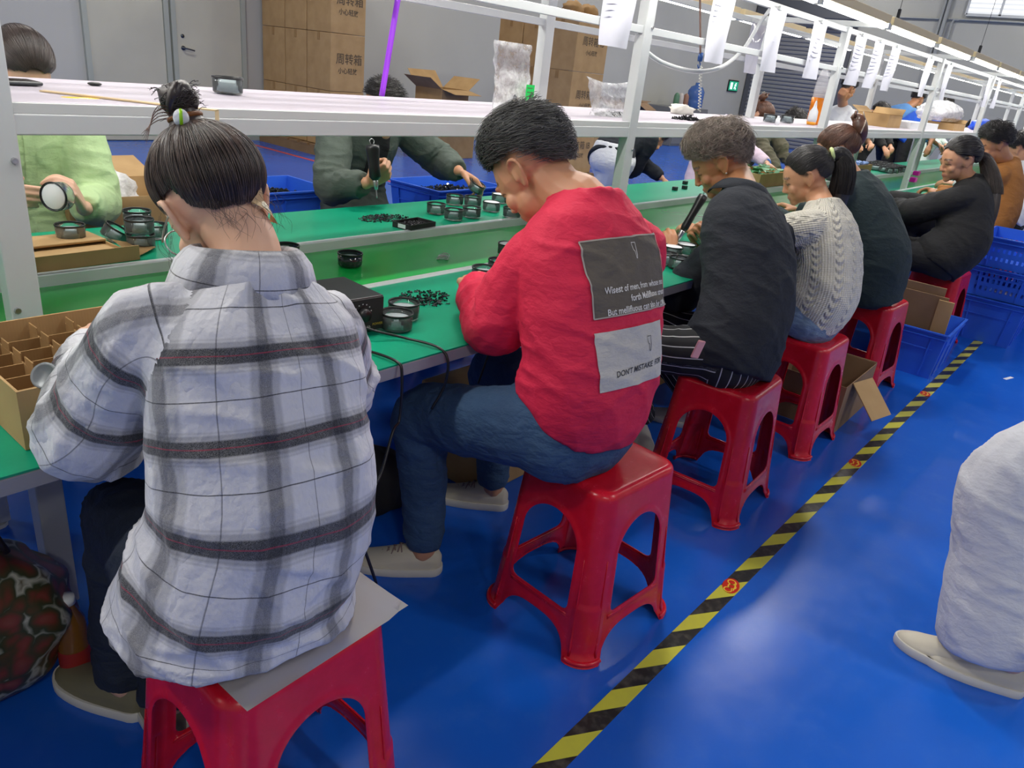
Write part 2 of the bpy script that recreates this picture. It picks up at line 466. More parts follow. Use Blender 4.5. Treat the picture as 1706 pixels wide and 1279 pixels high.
one('conveyor_belt', lambda b: box2(b, (BX0, YN + 0.03, TZ - 0.045), (BX1, YR, TZ - 0.03)), M_beltm, bench)
def rail(y):
    def f(b):
        box2(b, (BX0, y, TZ - 0.09), (BX1, y + 0.03, TZ + 0.004), 0.003)
    return f
one('belt_rail', rail(YN), M_alu, bench); one('belt_rail', rail(YR), M_alu, bench)
# frame under the boards
def apr(y):
    def f(b): box2(b, (BX0 + .02, y, TZ - 0.10), (BX1 - .02, y + 0.03, TZ - 0.035))
    return f
one('apron', apr(YN - 0.03), M_white, bench); one('apron', apr(YR + 0.035), M_white, bench)
one('belt_pan', lambda b: box2(b, (BX0, YN + 0.03, TZ - 0.14), (BX1, YR, TZ - 0.09)), M_white, bench)
for x in POSTS:
    for y in (1.80, YR + 0.06):
        def leg(b):
            box2(b, (x - 0.03, y - 0.03, 0.02), (x + 0.03, y + 0.03, TZ - 0.14), 0.004)
            lathe(b, [(0, 0), (0.028, 0), (0.028, 0.012), (0.01, 0.016), (0.01, 0.03), (0, 0.03)], 12, c=(x, y, 0))
        one('leg', leg, M_white, bench)
    # slanted brackets that carry the boards
    for ya, yb in ((1.78, YF + 0.12), (YR + 0.08, YB - 0.10)):
        one('bracket', lambda b: (bar(b, (x, ya, 0.42), (x, yb, TZ - 0.045), 0.03, 0.02), bar(b, (x, ya, TZ - 0.045), (x, yb, TZ - 0.045), 0.03, 0.02)), M_white, bench)
# lower shelf rail between legs
# upright posts (front row) with a flat outer flange, and rear posts
PT = 1.83
for x in POSTS:
    def post(y):
        def f(b):
            box2(b, (x - 0.03, y - 0.022, TZ - 0.09 if y < 2 else TZ - 0.09), (x + 0.03, y + 0.022, PT), 0.003)
        return f
    one('post', post(YP), M_white, bench); one('post', post(YQ), M_white, bench)
    one('cross_bar', lambda b: (box2(b, (x - 0.018, YP - 0.24, PT), (x + 0.018, YQ + 0.24, PT + 0.03), 0.003)), M_white, bench)
    one('bolt', lambda b: [lathe(b, [(0, 0.006), (0.006, 0.006), (0.007, 0)], 8, mtx=Matrix.Translation((x + dx, YP - 0.022, z)) @ Matrix.Rotation(PI / 2, 4, 'X')) for dx, z in ((0.018, 1.135), (-0.018, 0.83), (0.018, 1.6))], M_steel, bench)
# shelf
SZ = 1.245
M_shelfb = mat('white_shelf_board', rgb(182, 174, 184), 0.45, var=0.04, vscale=1.2)
one('shelf_board', lambda b: box2(b, (BX0, YP - 0.005, SZ - 0.02), (BX1, 2.36, SZ), 0.002), M_shelfb, bench)
one('shelf_beam', lambda b: (box2(b, (BX0, YP - 0.02, SZ - 0.062), (BX1, YP + 0.02, SZ - 0.021), 0.003)), M_white, bench)
one('shelf_beam', lambda b: (box2(b, (BX0, YQ - 0.02, SZ - 0.062), (BX1, YQ + 0.02, SZ - 0.021), 0.003)), M_white, bench)
one('board_lip', lambda b: box2(b, (BX0, YP - 0.018, SZ - 0.021), (BX1, YP - 0.005, SZ - 0.001), 0.001), mat('pale_grey_lip', rgb(196, 198, 196), 0.45), bench)
# rails above the shelf
for y in (YP, YQ):
    one('hanging_rail', lambda b: box2(b, (BX0, y - 0.012, 1.575), (BX1, y + 0.012, 1.603), 0.002), M_white, bench)
    one('top_rail', lambda b: box2(b, (BX0, y - 0.012, 1.795), (BX1, y + 0.012, 1.825), 0.002), M_white, bench)
# diagonal struts at the top
for x in POSTS[1:]:
    one('strut', lambda b: bar(b, (x - 0.30, YQ, 1.81), (x - 0.02, YP, 1.72), 0.012, 0.02), M_white, bench)

# ------------------------------------------------------------------ fluorescent bars over the bench
M_tube = mat('light_tube', (1, 1, 1, 1), 0.4, emit=(1.0, 1.0, 0.97, 1), estr=8)
M_house = mat('cream_lamp_housing', rgb(226, 205, 160), 0.5)
LX = []
x = 0.55 - 2.33 - 1.2
n = 0
xs = [-1.78, -0.6, 0.56, 1.72, 2.86, 4.02, 5.2, 6.42, 7.65, 8.85, 10.05, 11.25, 12.45, 13.65, 14.85, 16.05, 17.25, 18.45]
def bench_lamp(x, y, side, k):
    lab = 'fluorescent light bar in the %s row above the bench' % side
    r = thing('light_bar', lab, 'light', (x, y, 1.86), 0, 'light bars in the %s row' % side)
    one('housing', lambda b: box2(b, (0.03, -0.03, 0.0), (1.15, 0.03, 0.045), 0.004), M_house, r)
    one('tube', lambda b: (tube(b, [(0.05, 0, -0.012), (1.13, 0, -0.014)], 0.018, 12)), M_tube, r, smooth=True)
    one('end_cap', lambda b: (box2(b, (0.03, -0.02, -0.028), (0.05, 0.02, 0.0)), box2(b, (1.13, -0.02, -0.028), (1.15, 0.02, 0.0))), M_white, r)
    return r
la = bench_lamp(0, 1.56, 'near', 0); lb = bench_lamp(0, 2.52, 'far', 0)
for k, x in enumerate(xs):
    for l0 in (la, lb):
        o = l0 if k == 0 else dup_tree(l0)
        o.location = (x, l0.location.y, 1.86)
        o['label'] = 'fluorescent light bar above the bench, %s from the left in the %s row' % (ORD[k], 'near' if l0 is la else 'far')
    for y in (1.56, 2.52):
        area_light('bar_light', (x + 0.6, y, 1.825), 1.08, 0.03, 2.5, (1.0, 0.975, 0.91))
# ================================================================== PEOPLE: builders
def V(*a): return Vector(a if len(a) > 1 else a[0])
def lerp(a, b, t): return a + (b - a) * t
def frame_from(fwd, up):
    f = Vector(fwd).normalized(); u = Vector(up); u = (u - f * u.dot(f)).normalized(); r = f.cross(u)
    return r, f, u
def head_matrix(hc, yaw, pitch, roll, base=0.0, s=1.0):
    """yaw>0 turns to the person's left, pitch>0 looks down, roll>0 tips the head to the person's left"""
    m = Matrix.Rotation(base + yaw, 4, 'Z') @ Matrix.Rotation(-pitch, 4, 'X') @ Matrix.Rotation(-roll, 4, 'Y')
    return Matrix.Translation(hc) @ m @ Matrix.Scale(s, 4)
def ik(s, w, a, b, pole):
    s = Vector(s); w = Vector(w); d = w - s; L = d.length
    if L > (a + b) * 0.995:
        w = s + d.normalized() * (a + b) * 0.995; d = w - s; L = d.length
    x = (a * a - b * b + L * L) / (2 * L); h = math.sqrt(max(a * a - x * x, 1e-6))
    n = d.normalized(); p = Vector(pole); p = (p - n * p.dot(n)).normalized()
    return s + n * x + p * h, w

class Cloth:
    """closed tubes and rings fused into ONE continuous surface; remembers its paths for fabric coordinates"""
    def __init__(s): s.bm = bmesh.new(); s.paths = []
    def limb(s, pts, radii, n=14, per=5, flat=1.0, up=None, rnd=(0.7, 0.7), rec=True, refdir=(0, 0, 1)):
        pts = [Vector(p) for p in pts]; radii = list(radii)
        P = list(pts); R = list(radii)
        if rnd[0]:
            d = (pts[0] - pts[1]).normalized(); P.insert(0, pts[0] + d * radii[0] * rnd[0]); R.insert(0, radii[0] * 0.5)
        if rnd[1]:
            d = (pts[-1] - pts[-2]).normalized(); P.append(pts[-1] + d * radii[-1] * rnd[1]); R.append(radii[-1] * 0.5)
        tube(s.bm, P, R, n, per, True, True, flat, up)
        if rec:
            q = np.array(catmull([tuple(p) + (r,) for p, r in zip(pts, radii)], per))
            s._rec(q, Vector(refdir), 1.0)
    def _rec(s, q, ref, ratio, fw=None):
        C = q[:, :3]; R = q[:, 3]
        T = np.gradient(C, axis=0); T /= np.linalg.norm(T, axis=1)[:, None] + 1e-9
        L = np.concatenate([[0], np.cumsum(np.linalg.norm(np.diff(C, axis=0), axis=1))])
        A = np.tile(np.array(ref, float), (len(C), 1)); A = A - T * np.sum(A * T, 1)[:, None]
        A /= np.linalg.norm(A, axis=1)[:, None] + 1e-9
        B = np.cross(T, A)
        s.paths.append((C, R, T, L, A, B, ratio))
    def torso(s, rings, fwd, n=28, per=4, power=2.35, rec=True):
        """rings: (centre, half width, half depth, right vector)"""
        q = catmull([tuple(c) + (a, b) + tuple(Vector(r).normalized()) for c, a, b, r in rings], per)
        C = np.array([v[:3] for v in q])
        T = np.gradient(C, axis=0)
        rs = []
        F = []
        for v, t in zip(q, T):
            c = Vector(v[:3]); t = Vector(t).normalized(); r = Vector(v[5:8]); r = (r - t * r.dot(t)).normalized(); f = t.cross(r)
            F.append(f)
            ring = []
            for i in range(n):
                th = 2 * PI * i / n; ct, st = math.cos(th), math.sin(th)
                x = math.copysign(abs(ct) ** (2 / power), ct) * max(v[3], .01); y = math.copysign(abs(st) ** (2 / power), st) * max(v[4], .01)
                ring.append(s.bm.verts.new(c + r * x + f * y))
            rs.append(ring)
        for A, B in zip(rs[:-1], rs[1:]):
            for i in range(n): s.bm.faces.new((A[i], A[(i + 1) % n], B[(i + 1) % n], B[i]))
        s.bm.faces.new(rs[0][::-1]); s.bm.faces.new(rs[-1])
        if rec:
            q2 = np.concatenate([C, (np.array([[math.sqrt(v[3] * v[4])] for v in q]))], 1)
            s._rec(q2, -Vector(F[len(F) // 2]), 1.0)
    def ball(s, c, r, mtx=None, seg=14):
        g = bmesh.ops.create_uvsphere(s.bm, u_segments=seg, v_segments=max(8, seg // 2 + 1), radius=1)
        bmesh.ops.scale(s.bm, vec=r if not isinstance(r, (int, float)) else (r, r, r), verts=g['verts'])
        if mtx is not None and isinstance(mtx, Matrix) and len(mtx) == 3: bmesh.ops.transform(s.bm, matrix=mtx.to_4x4(), verts=g['verts'])
        bmesh.ops.translate(s.bm, vec=c, verts=g['verts'])
        return g['verts']
    def fuse(s, voxel, smooth=2, sfac=0.5):
        bmesh.ops.recalc_face_normals(s.bm, faces=s.bm.faces)
        me = bpy.data.meshes.new('tmp'); s.bm.to_mesh(me); s.bm.free()
        o = bpy.data.objects.new('tmp', me); COL.objects.link(o)
        m = o.modifiers.new('r', 'REMESH'); m.mode = 'VOXEL'; m.voxel_size = voxel; m.adaptivity = 0
        if smooth:
            m = o.modifiers.new('s', 'SMOOTH'); m.factor = sfac; m.iterations = smooth
        dg = bpy.context.evaluated_depsgraph_get(); dg.update()
        out = bpy.data.meshes.new_from_object(o.evaluated_get(dg))
        bpy.data.objects.remove(o, do_unlink=True); bpy.data.meshes.remove(me)
        return out
    def finish(s, name, m, parent, voxel=0.008, smooth=3, fold=0.006, seed=0, fdir=1.0, elbow=None, cut=None):
        me = s.fuse(voxel, smooth)
        n = len(me.vertices); P = np.empty(n * 3); me.vertices.foreach_get('co', P); P = P.reshape(-1, 3)
        N = np.empty(n * 3); me.vertices.foreach_get('normal', N); N = N.reshape(-1, 3)
        best = np.full(n, 1e9); sec = np.full(n, 1e9); U = np.zeros(n); Vv = np.zeros(n); K = np.zeros(n)
        UU = []; VVs = []; DD = []
        for k, (C, R, T, L, A, B, ratio) in enumerate(s.paths):
            m_ = max(8, int(L[-1] / 0.012)); q = np.linspace(0, L[-1], m_)
            rz = lambda X: np.stack([np.interp(q, L, X[:, i]) for i in range(3)], 1)
            C, A, B, T, R, L = rz(C), rz(A), rz(B), rz(T), np.interp(q, L, R), q
            T = T / np.linalg.norm(T, axis=1)[:, None]
            D = np.linalg.norm(P[:, None, :] - C[None], axis=2)
            sc = D / R[None]
            Dm = D.min(1); Wt = np.exp(-(D ** 2 - (Dm ** 2)[:, None]) / (2 * 0.028 ** 2)); Wt /= Wt.sum(1)[:, None]
            Cc = Wt @ C; Tc = Wt @ T; Ac = Wt @ A; Bc = Wt @ B; Rc = Wt @ R; Lc_ = Wt @ L
            rel = P - Cc; ax_ = np.sum(rel * Tc, 1)
            vv_ = Lc_ + ax_; ex_ = np.maximum(0, np.maximum(-vv_, vv_ - L[-1]))
            d = np.sqrt(np.maximum(np.sum(rel * rel, 1) - ax_ ** 2, 1e-9) + ex_ ** 2) / np.interp(vv_, L, R)
            u = np.arctan2(np.sum(rel * Bc, 1), np.sum(rel * Ac, 1)) * R.mean()
            v = vv_
            UU.append(u); VVs.append(v); DD.append(d)
        ne = len(me.edges); E_ = np.empty(ne * 2, int); me.edges.foreach_get('vertices', E_); E_ = E_.reshape(-1, 2)
        deg = np.bincount(E_.ravel(), minlength=n) + 1.0
        for k, d in enumerate(DD):
            for _ in range(10 if len(DD) > 1 else 0):
                acc = d + np.bincount(E_[:, 0], weights=d[E_[:, 1]], minlength=n) + np.bincount(E_[:, 1], weights=d[E_[:, 0]], minlength=n)
                d = acc / deg
            sec = np.where(d < best, best, np.minimum(sec, d))
            w = d < best
            best[w] = d[w]; U[w] = UU[k][w]; Vv[w] = VVs[k][w]; K[w] = k
        blend = np.clip((sec - best) / 0.45, 0, 1) if len(s.paths) > 1 else np.ones(n)
        if fold:
            Q = np.stack([U * 9 + Vv * 5 * fdir + K * 7.3, Vv * 17 + U * 4 + K * 3.1, P[:, 2] * 3 + seed], 1) + seed * 3.7 + 40
            f1 = vnoise(Q, 1); f1 = 1.5 * np.maximum(0, 1 - 2.0 * np.abs(f1)) ** 1.5 - 0.35
            Q4 = np.stack([U * 6 - Vv * 11 * fdir + K * 2.3, Vv * 9 + U * 7 + K * 6.1, P[:, 0] * 2 + seed], 1) + seed * 2.1 + 100
            f4 = 1.3 * np.maximum(0, 1 - 2.4 * np.abs(vnoise(Q4, 4))) ** 1.6 - 0.3
            Q2 = np.stack([P[:, 0] * 22, P[:, 1] * 22, P[:, 2] * 14], 1) + seed + 60
            f2 = vnoise(Q2, 2)
            Q3 = np.stack([U * 4 + K * 5, Vv * 5, P[:, 0] * 3], 1) + seed * 1.3 + 80
            f3 = vnoise(Q3, 3)
            amt = np.ones(n) * 0.75
            if elbow:
                for e, rad, g in elbow:
                    amt += g * np.exp(-np.sum((P - np.array(e)) ** 2, 1) / (2 * rad * rad))
            disp = fold * amt * (blend * (0.62 * f1 + 0.5 * f4 + 0.8 * f3) + 0.22 * f2)
            P2 = P + N * disp[:, None]
            me.vertices.foreach_set('co', P2.ravel()); me.update()
        # fabric coordinates per face corner, so that a seam between two pieces of cloth stays crisp
        nl = len(me.loops); lv = np.empty(nl, int); me.loops.foreach_get('vertex_index', lv)
        ls = np.empty(len(me.polygons), int); me.polygons.foreach_get('loop_start', ls); lt = np.empty(len(me.polygons), int); me.polygons.foreach_get('loop_total', lt)
        fk = K[lv[ls]].astype(int); kk = np.repeat(fk, lt)
        UA = np.stack(UU); VA = np.stack(VVs)
        cu = UA[kk, lv]; cv = VA[kk, lv]
        at_ = me.attributes.new('fab', 'FLOAT_VECTOR', 'CORNER')
        at_.data.foreach_set('vector', np.stack([cu, cv, kk], 1).ravel())
        o = mesh_obj(name, me, m, parent)
        return o

def collar(name, m, parent, c, up, fwd, rin, h=0.035, out=0.03, drop=0.03, gap=0.5, tilt=0.0, fab=None, thick=0.003, sx=1.0, nseg=48, frontdrop=0.02):
    """a turned-down shirt collar around the neck, open at the front"""
    r, f, u = frame_from(fwd, up)
    bm = bmesh.new()
    prof = [(0.0, 0.0), (0.0, h * 0.5), (0.004, h), (0.010, h + 0.006), (0.018, h), (0.018 + out * 0.5, h * 0.45), (0.018 + out, h - drop * 1.3)]
    rows = []
    for i in range(nseg + 1):
        th = -PI / 2 + gap / 2 + (2 * PI - gap) * i / nseg + PI  # start at front
        th = PI / 2 + gap / 2 + (2 * PI - gap) * i / nseg
        fr = (math.sin(th) + 1) / 2
        row = []
        for (dr, dz) in prof:
            rr = rin + dr
            wob = 0.0015 * math.sin(th * 5 + dr * 90)
            p = Vector(c) + r * math.cos(th) * (rr + wob) * sx + f * math.sin(th) * rr + u * (dz - frontdrop * fr)
            row.append(bm.verts.new(p))
        rows.append(row)
    for A, B in zip(rows[:-1], rows[1:]):
        for j in range(len(prof) - 1): bm.faces.new((A[j], B[j], B[j + 1], A[j + 1]))
    me = bpy.data.meshes.new(name)
    bmesh.ops.recalc_face_normals(bm, faces=bm.faces)
    bmesh.ops.solidify(bm, geom=bm.faces[:], thickness=thick)
    bm.to_mesh(me); bm.free()
    n = len(me.vertices); P = np.empty(n * 3); me.vertices.foreach_get('co', P); P = P.reshape(-1, 3)
    rel = P - np.array(c); U = np.arctan2(rel @ np.array(r), -(rel @ np.array(f))) * rin * 1.5; Vv = rel @ np.array(u)
    a = me.attributes.new('fab', 'FLOAT_VECTOR', 'POINT')
    off = fab or (0, 0)
    a.data.foreach_set('vector', np.stack([U + off[0], Vv + off[1], U * 0], 1).ravel())
    return mesh_obj(name, me, m, parent)

# ------------------------------------------------------------------ head and hands (pieces of the continuous skin)
def head_pieces(c, H, female=True, ears=True):
    def B(p, r, rot=None):
        m = H.to_3x3().normalized()
        s = H.to_scale()[0]
        mm = (m @ rot) if rot is not None else m
        c.ball(H @ Vector(p), tuple(v * s for v in r), mm, 16)
    B((0, -0.016, 0.036), (0.0755, 0.094, 0.084))
    B((0, 0.020, 0.02), (0.068, 0.070, 0.078))
    B((0, 0.034, -0.045), (0.053 if female else 0.057, 0.050, 0.052))
    B((0, 0.066, -0.088), (0.021, 0.018, 0.017))
    B((0, 0.030, -0.072), (0.040 if female else 0.046, 0.040, 0.028))
    for sx in (-1, 1):
        B((sx * 0.036, 0.062, -0.028), (0.024, 0.020, 0.022))
        B((sx * 0.027, 0.080, 0.020), (0.022, 0.010, 0.008))
        B((sx * 0.031, 0.070, 0.002), (0.016, 0.014, 0.011))
        B((sx * 0.009, 0.093, -0.035), (0.007, 0.008, 0.006))
        if ears:
            c.limb([H @ Vector((sx * 0.068, 0.010, 0.010)), H @ Vector((sx * 0.078, 0.006, 0.024)), H @ Vector((sx * 0.085, -0.008, 0.031)), H @ Vector((sx * 0.088, -0.023, 0.022)), H @ Vector((sx * 0.085, -0.024, 0.002)), H @ Vector((sx * 0.077, -0.014, -0.018)), H @ Vector((sx * 0.070, -0.004, -0.030)), H @ Vector((sx * 0.066, 0.002, -0.022))], [0.004, 0.0048, 0.005, 0.005, 0.005, 0.0055, 0.0065, 0.005], n=8, per=3, rec=False)
            B((sx * 0.077, -0.010, 0.003), (0.004, 0.013, 0.024), Matrix.Rotation(sx * 0.45, 3, 'Z'))
            B((sx * 0.066, 0.0, 0.0), (0.012, 0.015, 0.022))
            B((sx * 0.0735, 0.006, -0.006), (0.005, 0.005, 0.008))
    c.limb([H @ Vector((0, 0.082, 0.012)), H @ Vector((0, 0.090, -0.010)), H @ Vector((0, 0.099, -0.032))], [0.0075, 0.0075, 0.0088], n=10, per=4, rec=False)
    B((0, 0.080, -0.060), (0.021, 0.011, 0.0055))
    B((0, 0.077, -0.069), (0.018, 0.011, 0.006))
    B((0, 0.070, -0.064), (0.028, 0.016, 0.020))
    return H
def hand_pieces(c, w, d, n, right=True, curl=(0.4, 0.4, 0.45, 0.5), thumb=0.4, s=1.0, spread=0.0):
    w = Vector(w); d = Vector(d).normalized(); n = Vector(n); n = (n - d * n.dot(d)).normalized()
    t = d.cross(n) if right else -(d.cross(n))
    L = lambda *a, **k: c.limb(*a, n=10, per=3, rec=False, **k)
    offs = (0.0285, 0.0095, -0.0095, -0.027); kn = (0.086, 0.090, 0.086, 0.078)
    fl = ((0.042, 0.025, 0.020), (0.047, 0.029, 0.021), (0.043, 0.027, 0.021), (0.034, 0.020, 0.018)); fr = (0.0090, 0.0092, 0.0088, 0.0078)
    tips = []
    for i in range(4):
        k = w + (d * kn[i] + t * offs[i]) * s
        L([w + t * offs[i] * 0.55 * s + d * 0.005 * s, lerp(w + t * offs[i] * 0.6 * s, k, 0.5) - n * 0.001, k], [0.0145 * s, 0.0135 * s, 0.0115 * s])
        a = 0.10; p = k; pts = [k]
        dd0 = (d + t * spread * (1.5 - i) * 0.16).normalized()
        for j, ll in enumerate(fl[i]):
            a += curl[i] * (1.15, 1.45, 0.95)[j]
            dd = dd0 * math.cos(a) + n * math.sin(a)
            p = p + dd * ll * s; pts.append(p)
        r = fr[i] * s
        c.limb(pts, [r * 1.08, r, r * 0.9, r * 0.75], n=10, per=3, rec=False)
        tips.append(p)
    b = w + (d * 0.018 + t * 0.018 + n * 0.004) * s
    d1 = (d * 0.62 + t * (0.75 - 0.35 * thumb) + n * (0.25 + 0.5 * thumb)).normalized()
    d2 = (d * 0.80 + t * (0.35 - 0.5 * thumb) + n * (0.2 + 0.6 * thumb)).normalized()
    p1 = b + d1 * 0.042 * s; p2 = p1 + d2 * 0.032 * s
    d3 = (d * 0.85 + t * (0.15 - 0.6 * thumb) + n * (0.15 + 0.5 * thumb)).normalized(); p3 = p2 + d3 * 0.026 * s
    L([b, p1, p2, p3], [0.0155 * s, 0.012 * s, 0.0102 * s, 0.0082 * s])
    c.ball(w + (d * 0.045 - n * -0.002) * s, 0.018 * s)
    return tips, p3

def skin_mat(name, col, rough=0.5):
    if name in MATS: return MATS[name]
    t = NT(name); a = t.attr('tint'); o = t.obj()
    v = t.noise(14, 5, o)
    base = t.mix(t.math('MULTIPLY', v, 0.35), col, tuple(c * 0.78 for c in col[:3]) + (1,))
    base = t.mix(a.outputs['Alpha'], base, a.outputs['Color'])
    t.l.new(base, t.b.inputs['Base Color'])
    t.b.inputs['Roughness'].default_value = rough
    t.b.inputs['Subsurface Weight'].default_value = 0.12
    t.b.inputs['Subsurface Radius'].default_value = (1.0, 0.35, 0.2)
    t.b.inputs['Subsurface Scale'].default_value = 0.006
    t.bump(t.noise(380, 3, o), 0.12, 0.001)
    MATS[name] = t.m; return t.m
def hair_mat(name, col, rough=0.38):
    if name in MATS: return MATS[name]
    t = NT(name); o = t.obj()
    v = t.noise(30, 4, o)
    t.l.new(t.ramp(v, [(0.3, tuple(c * 0.6 for c in col[:3]) + (1,)), (0.75, tuple(min(1, c * 1.7) for c in col[:3]) + (1,))]), t.b.inputs['Base Color'])
    t.b.inputs['Roughness'].default_value = rough
    t.b.inputs['Specular IOR Level'].default_value = 0.6
    MATS[name] = t.m; return t.m

CE = np.array([0, -0.014, 0.036]); RE = np.array([0.0775, 0.0965, 0.0865])
def on_skull(d, lift=0.0):
    d = np.asarray(d, float); d = d / np.linalg.norm(d, axis=-1, keepdims=True)
    return CE + d * RE + d * lift
def hairline(d, style='woman', low=0.0):
    """True where hair grows; d is a direction from the skull centre (x right, y front, z up)"""
    d = d / np.linalg.norm(d)
    az = math.degrees(math.atan2(abs(d[0]), d[1])); el = math.degrees(math.asin(max(-1, min(1, d[2]))))
    if style == 'woman': pts = [(0, 30), (35, 27), (55, 8), (72, -12), (84, -16), (90, 0), (108, 0), (116, -26), (138, -40), (180, -46)]
    elif style == 'man': pts = [(0, 30), (38, 30), (52, 14), (70, 4), (82, -8), (90, 4), (108, 4), (120, -20), (140, -34), (180, -38)]
    elif style == 'top': pts = [(0, 26), (38, 26), (55, 20), (75, 14), (95, 9), (120, -2), (150, -14), (180, -18)]
    else: pts = style
    for (a0, e0), (a1, e1) in zip(pts[:-1], pts[1:]):
        if a0 <= az <= a1: m_ = el - (e0 + (e1 - e0) * (az - a0) / (a1 - a0)); return m_ if low is None else m_ > low
    m_ = el - pts[-1][1]
    return m_ if low is None else m_ > low
def polar_dirs(axis, az, pol, ref=(0, 1, 0)):
    A = np.array(axis, float); A /= np.linalg.norm(A)
    r = np.array(ref, float); r = r - A * (r @ A)
    if np.linalg.norm(r) < 1e-3: r = np.array([1.0, 0, 0]) - A * A[0]
    r /= np.linalg.norm(r); b = np.cross(A, r)
    return A * np.cos(pol)[..., None] + (r * np.cos(az)[..., None] + b * np.sin(az)[..., None]) * np.sin(pol)[..., None]
def hair_curves_obj(name, S, rad, m, parent):
    """S: list of (k,3) arrays with one k"""
    if not len(S): return None
    S = np.array(S); n, k, _ = S.shape
    hc = bpy.data.hair_curves.new(name); hc.add_curves([k] * n)
    hc.attributes['position'].data.foreach_set('vector', S.astype(np.float32).ravel()) if 'position' in hc.attributes else None
    ra = hc.attributes.get('radius') or hc.attributes.new('radius', 'FLOAT', 'POINT')
    prof = np.tile(rad * np.array([1.0] * (k - 2) + [0.8, 0.25]), n)
    ra.data.foreach_set('value', prof.astype(np.float32))
    hc.materials.append(m)
    o = bpy.data.objects.new(name, hc); link(o, parent); return o
def make_hair(parent, H, m, axis=(0, -0.3, 1), style='woman', thick=0.012, groove=0.0025, n_strand=1500, mode='updo', length=0.05, lift=0.004, rad=0.0006, seed=1, end_thin=0.04, part=False, top=None, curl=0.0, flow=None):
    """scalp cap with grooves along the hair's flow, plus single strands. mode updo: strands run to the axis; short: tips stand free"""
    rs = np.random.RandomState(seed)
    NA, NJ = 160, 26
    az = np.linspace(0, 2 * PI, NA, endpoint=False)
    lim = []
    for a in az:
        lo = 0.05
        for p in np.linspace(0.05, 2.75, 110):
            d = polar_dirs(axis, np.array(a), np.array(p))
            if not hairline(d, style): break
            lo = p
        lim.append(lo)
    lim = np.array(lim); lim = (np.roll(lim, 1) + lim * 2 + np.roll(lim, -1)) / 4
    bm = bmesh.new(); rows = []
    g1 = rs.uniform(-1, 1, NA); g1 = g1 - g1.mean()
    g2 = np.repeat(rs.uniform(-1, 1, NA // 4), 4)
    for j in range(NJ + 1):
        t = j / NJ
        pol = lim * t
        D = polar_dirs(axis, az, pol)
        th = thick * (1 - (1 - end_thin) * t ** 4) * np.ones(NA)
        if top is not None: th = th + np.array([top(d) for d in D]) * (1 - t ** 6)
        gg = groove * (0.6 * g1 + 0.7 * g2) * min(1, t * 3)
        P = on_skull(D) + D * (th + gg)[:, None] - (D * 0.02 if j == NJ else 0)
        if j == NJ: pass
        if part:
            P = P - D * (0.010 * np.exp(-(D[:, 0] / 0.05) ** 2) * (D[:, 1] > -0.5))[:, None]
        rows.append([bm.verts.new(H @ Vector(p)) for p in P] if j else [bm.verts.new(H @ Vector(P.mean(0)))])
    for A, B in zip(rows[:-1], rows[1:]):
        for i in range(NA):
            k = (i + 1) % NA
            if len(A) == 1: bm.faces.new((A[0], B[i], B[k]))
            else: bm.faces.new((A[i], B[i], B[k], A[k]))
    bmesh.ops.recalc_face_normals(bm, faces=bm.faces)
    me = bpy.data.meshes.new('hair'); bm.to_mesh(me); bm.free()
    cap = mesh_obj('hair', me, m, parent)
    S = []
    Hn = np.array(H)
    def w(P): return P @ Hn[:3, :3].T + Hn[:3, 3]
    K = 8
    for _ in range(n_strand):
        a = rs.uniform(0, 2 * PI); li = lim[int(a / (2 * PI) * NA) % NA]
        if mode == 'updo':
            p0 = li * (1 - 0.12 * rs.rand() ** 2) if rs.rand() < 0.5 else li * rs.uniform(0.3, 1); p1 = rs.uniform(0.02, 0.14)
            ts = np.linspace(0, 1, K); pol = p0 + (p1 - p0) * ts; aa = a + 0.08 * rs.randn() * ts
            D = polar_dirs(axis, aa, pol)
            tt = thick * (1 - (1 - end_thin) * (pol / li) ** 4)
            P = on_skull(D) + D * (tt + lift * rs.rand() * np.sin(PI * np.clip(ts * .9 + .08, 0, 1)) + 0.0006)[:, None]
        else:
            p0 = li * math.sqrt(rs.uniform(0.0, 0.98)); Ls = length * rs.uniform(0.6, 1.1)
            Ls *= (1 - 0.75 * (p0 / li) ** 2)
            ts = np.linspace(0, 1, K); pol = p0 + ts * Ls / 0.088; aa = a + 0.25 * rs.randn() * ts + curl * np.sin(ts * 5 + rs.rand() * 6)
            D = polar_dirs(axis, aa, np.minimum(pol, 3.0))
            tt = thick * (1 - (1 - end_thin) * np.minimum(1, pol / li) ** 4)
            tp = 0 if top is None else top(D[0]) * (1 - np.minimum(1, pol / li) ** 6)
            if flow is not None:
                D = D + np.array(flow(D[0]))[None] * (ts * Ls / 0.09)[:, None]
                D = D / np.linalg.norm(D, axis=1)[:, None]
            P = on_skull(D) + D * (tt + tp + (lift * 2.2 * rs.rand()) * ts ** 0.8 + 0.0006)[:, None]
        S.append(w(P))
    hair_curves_obj('strands', S, rad, m, cap)
    return cap
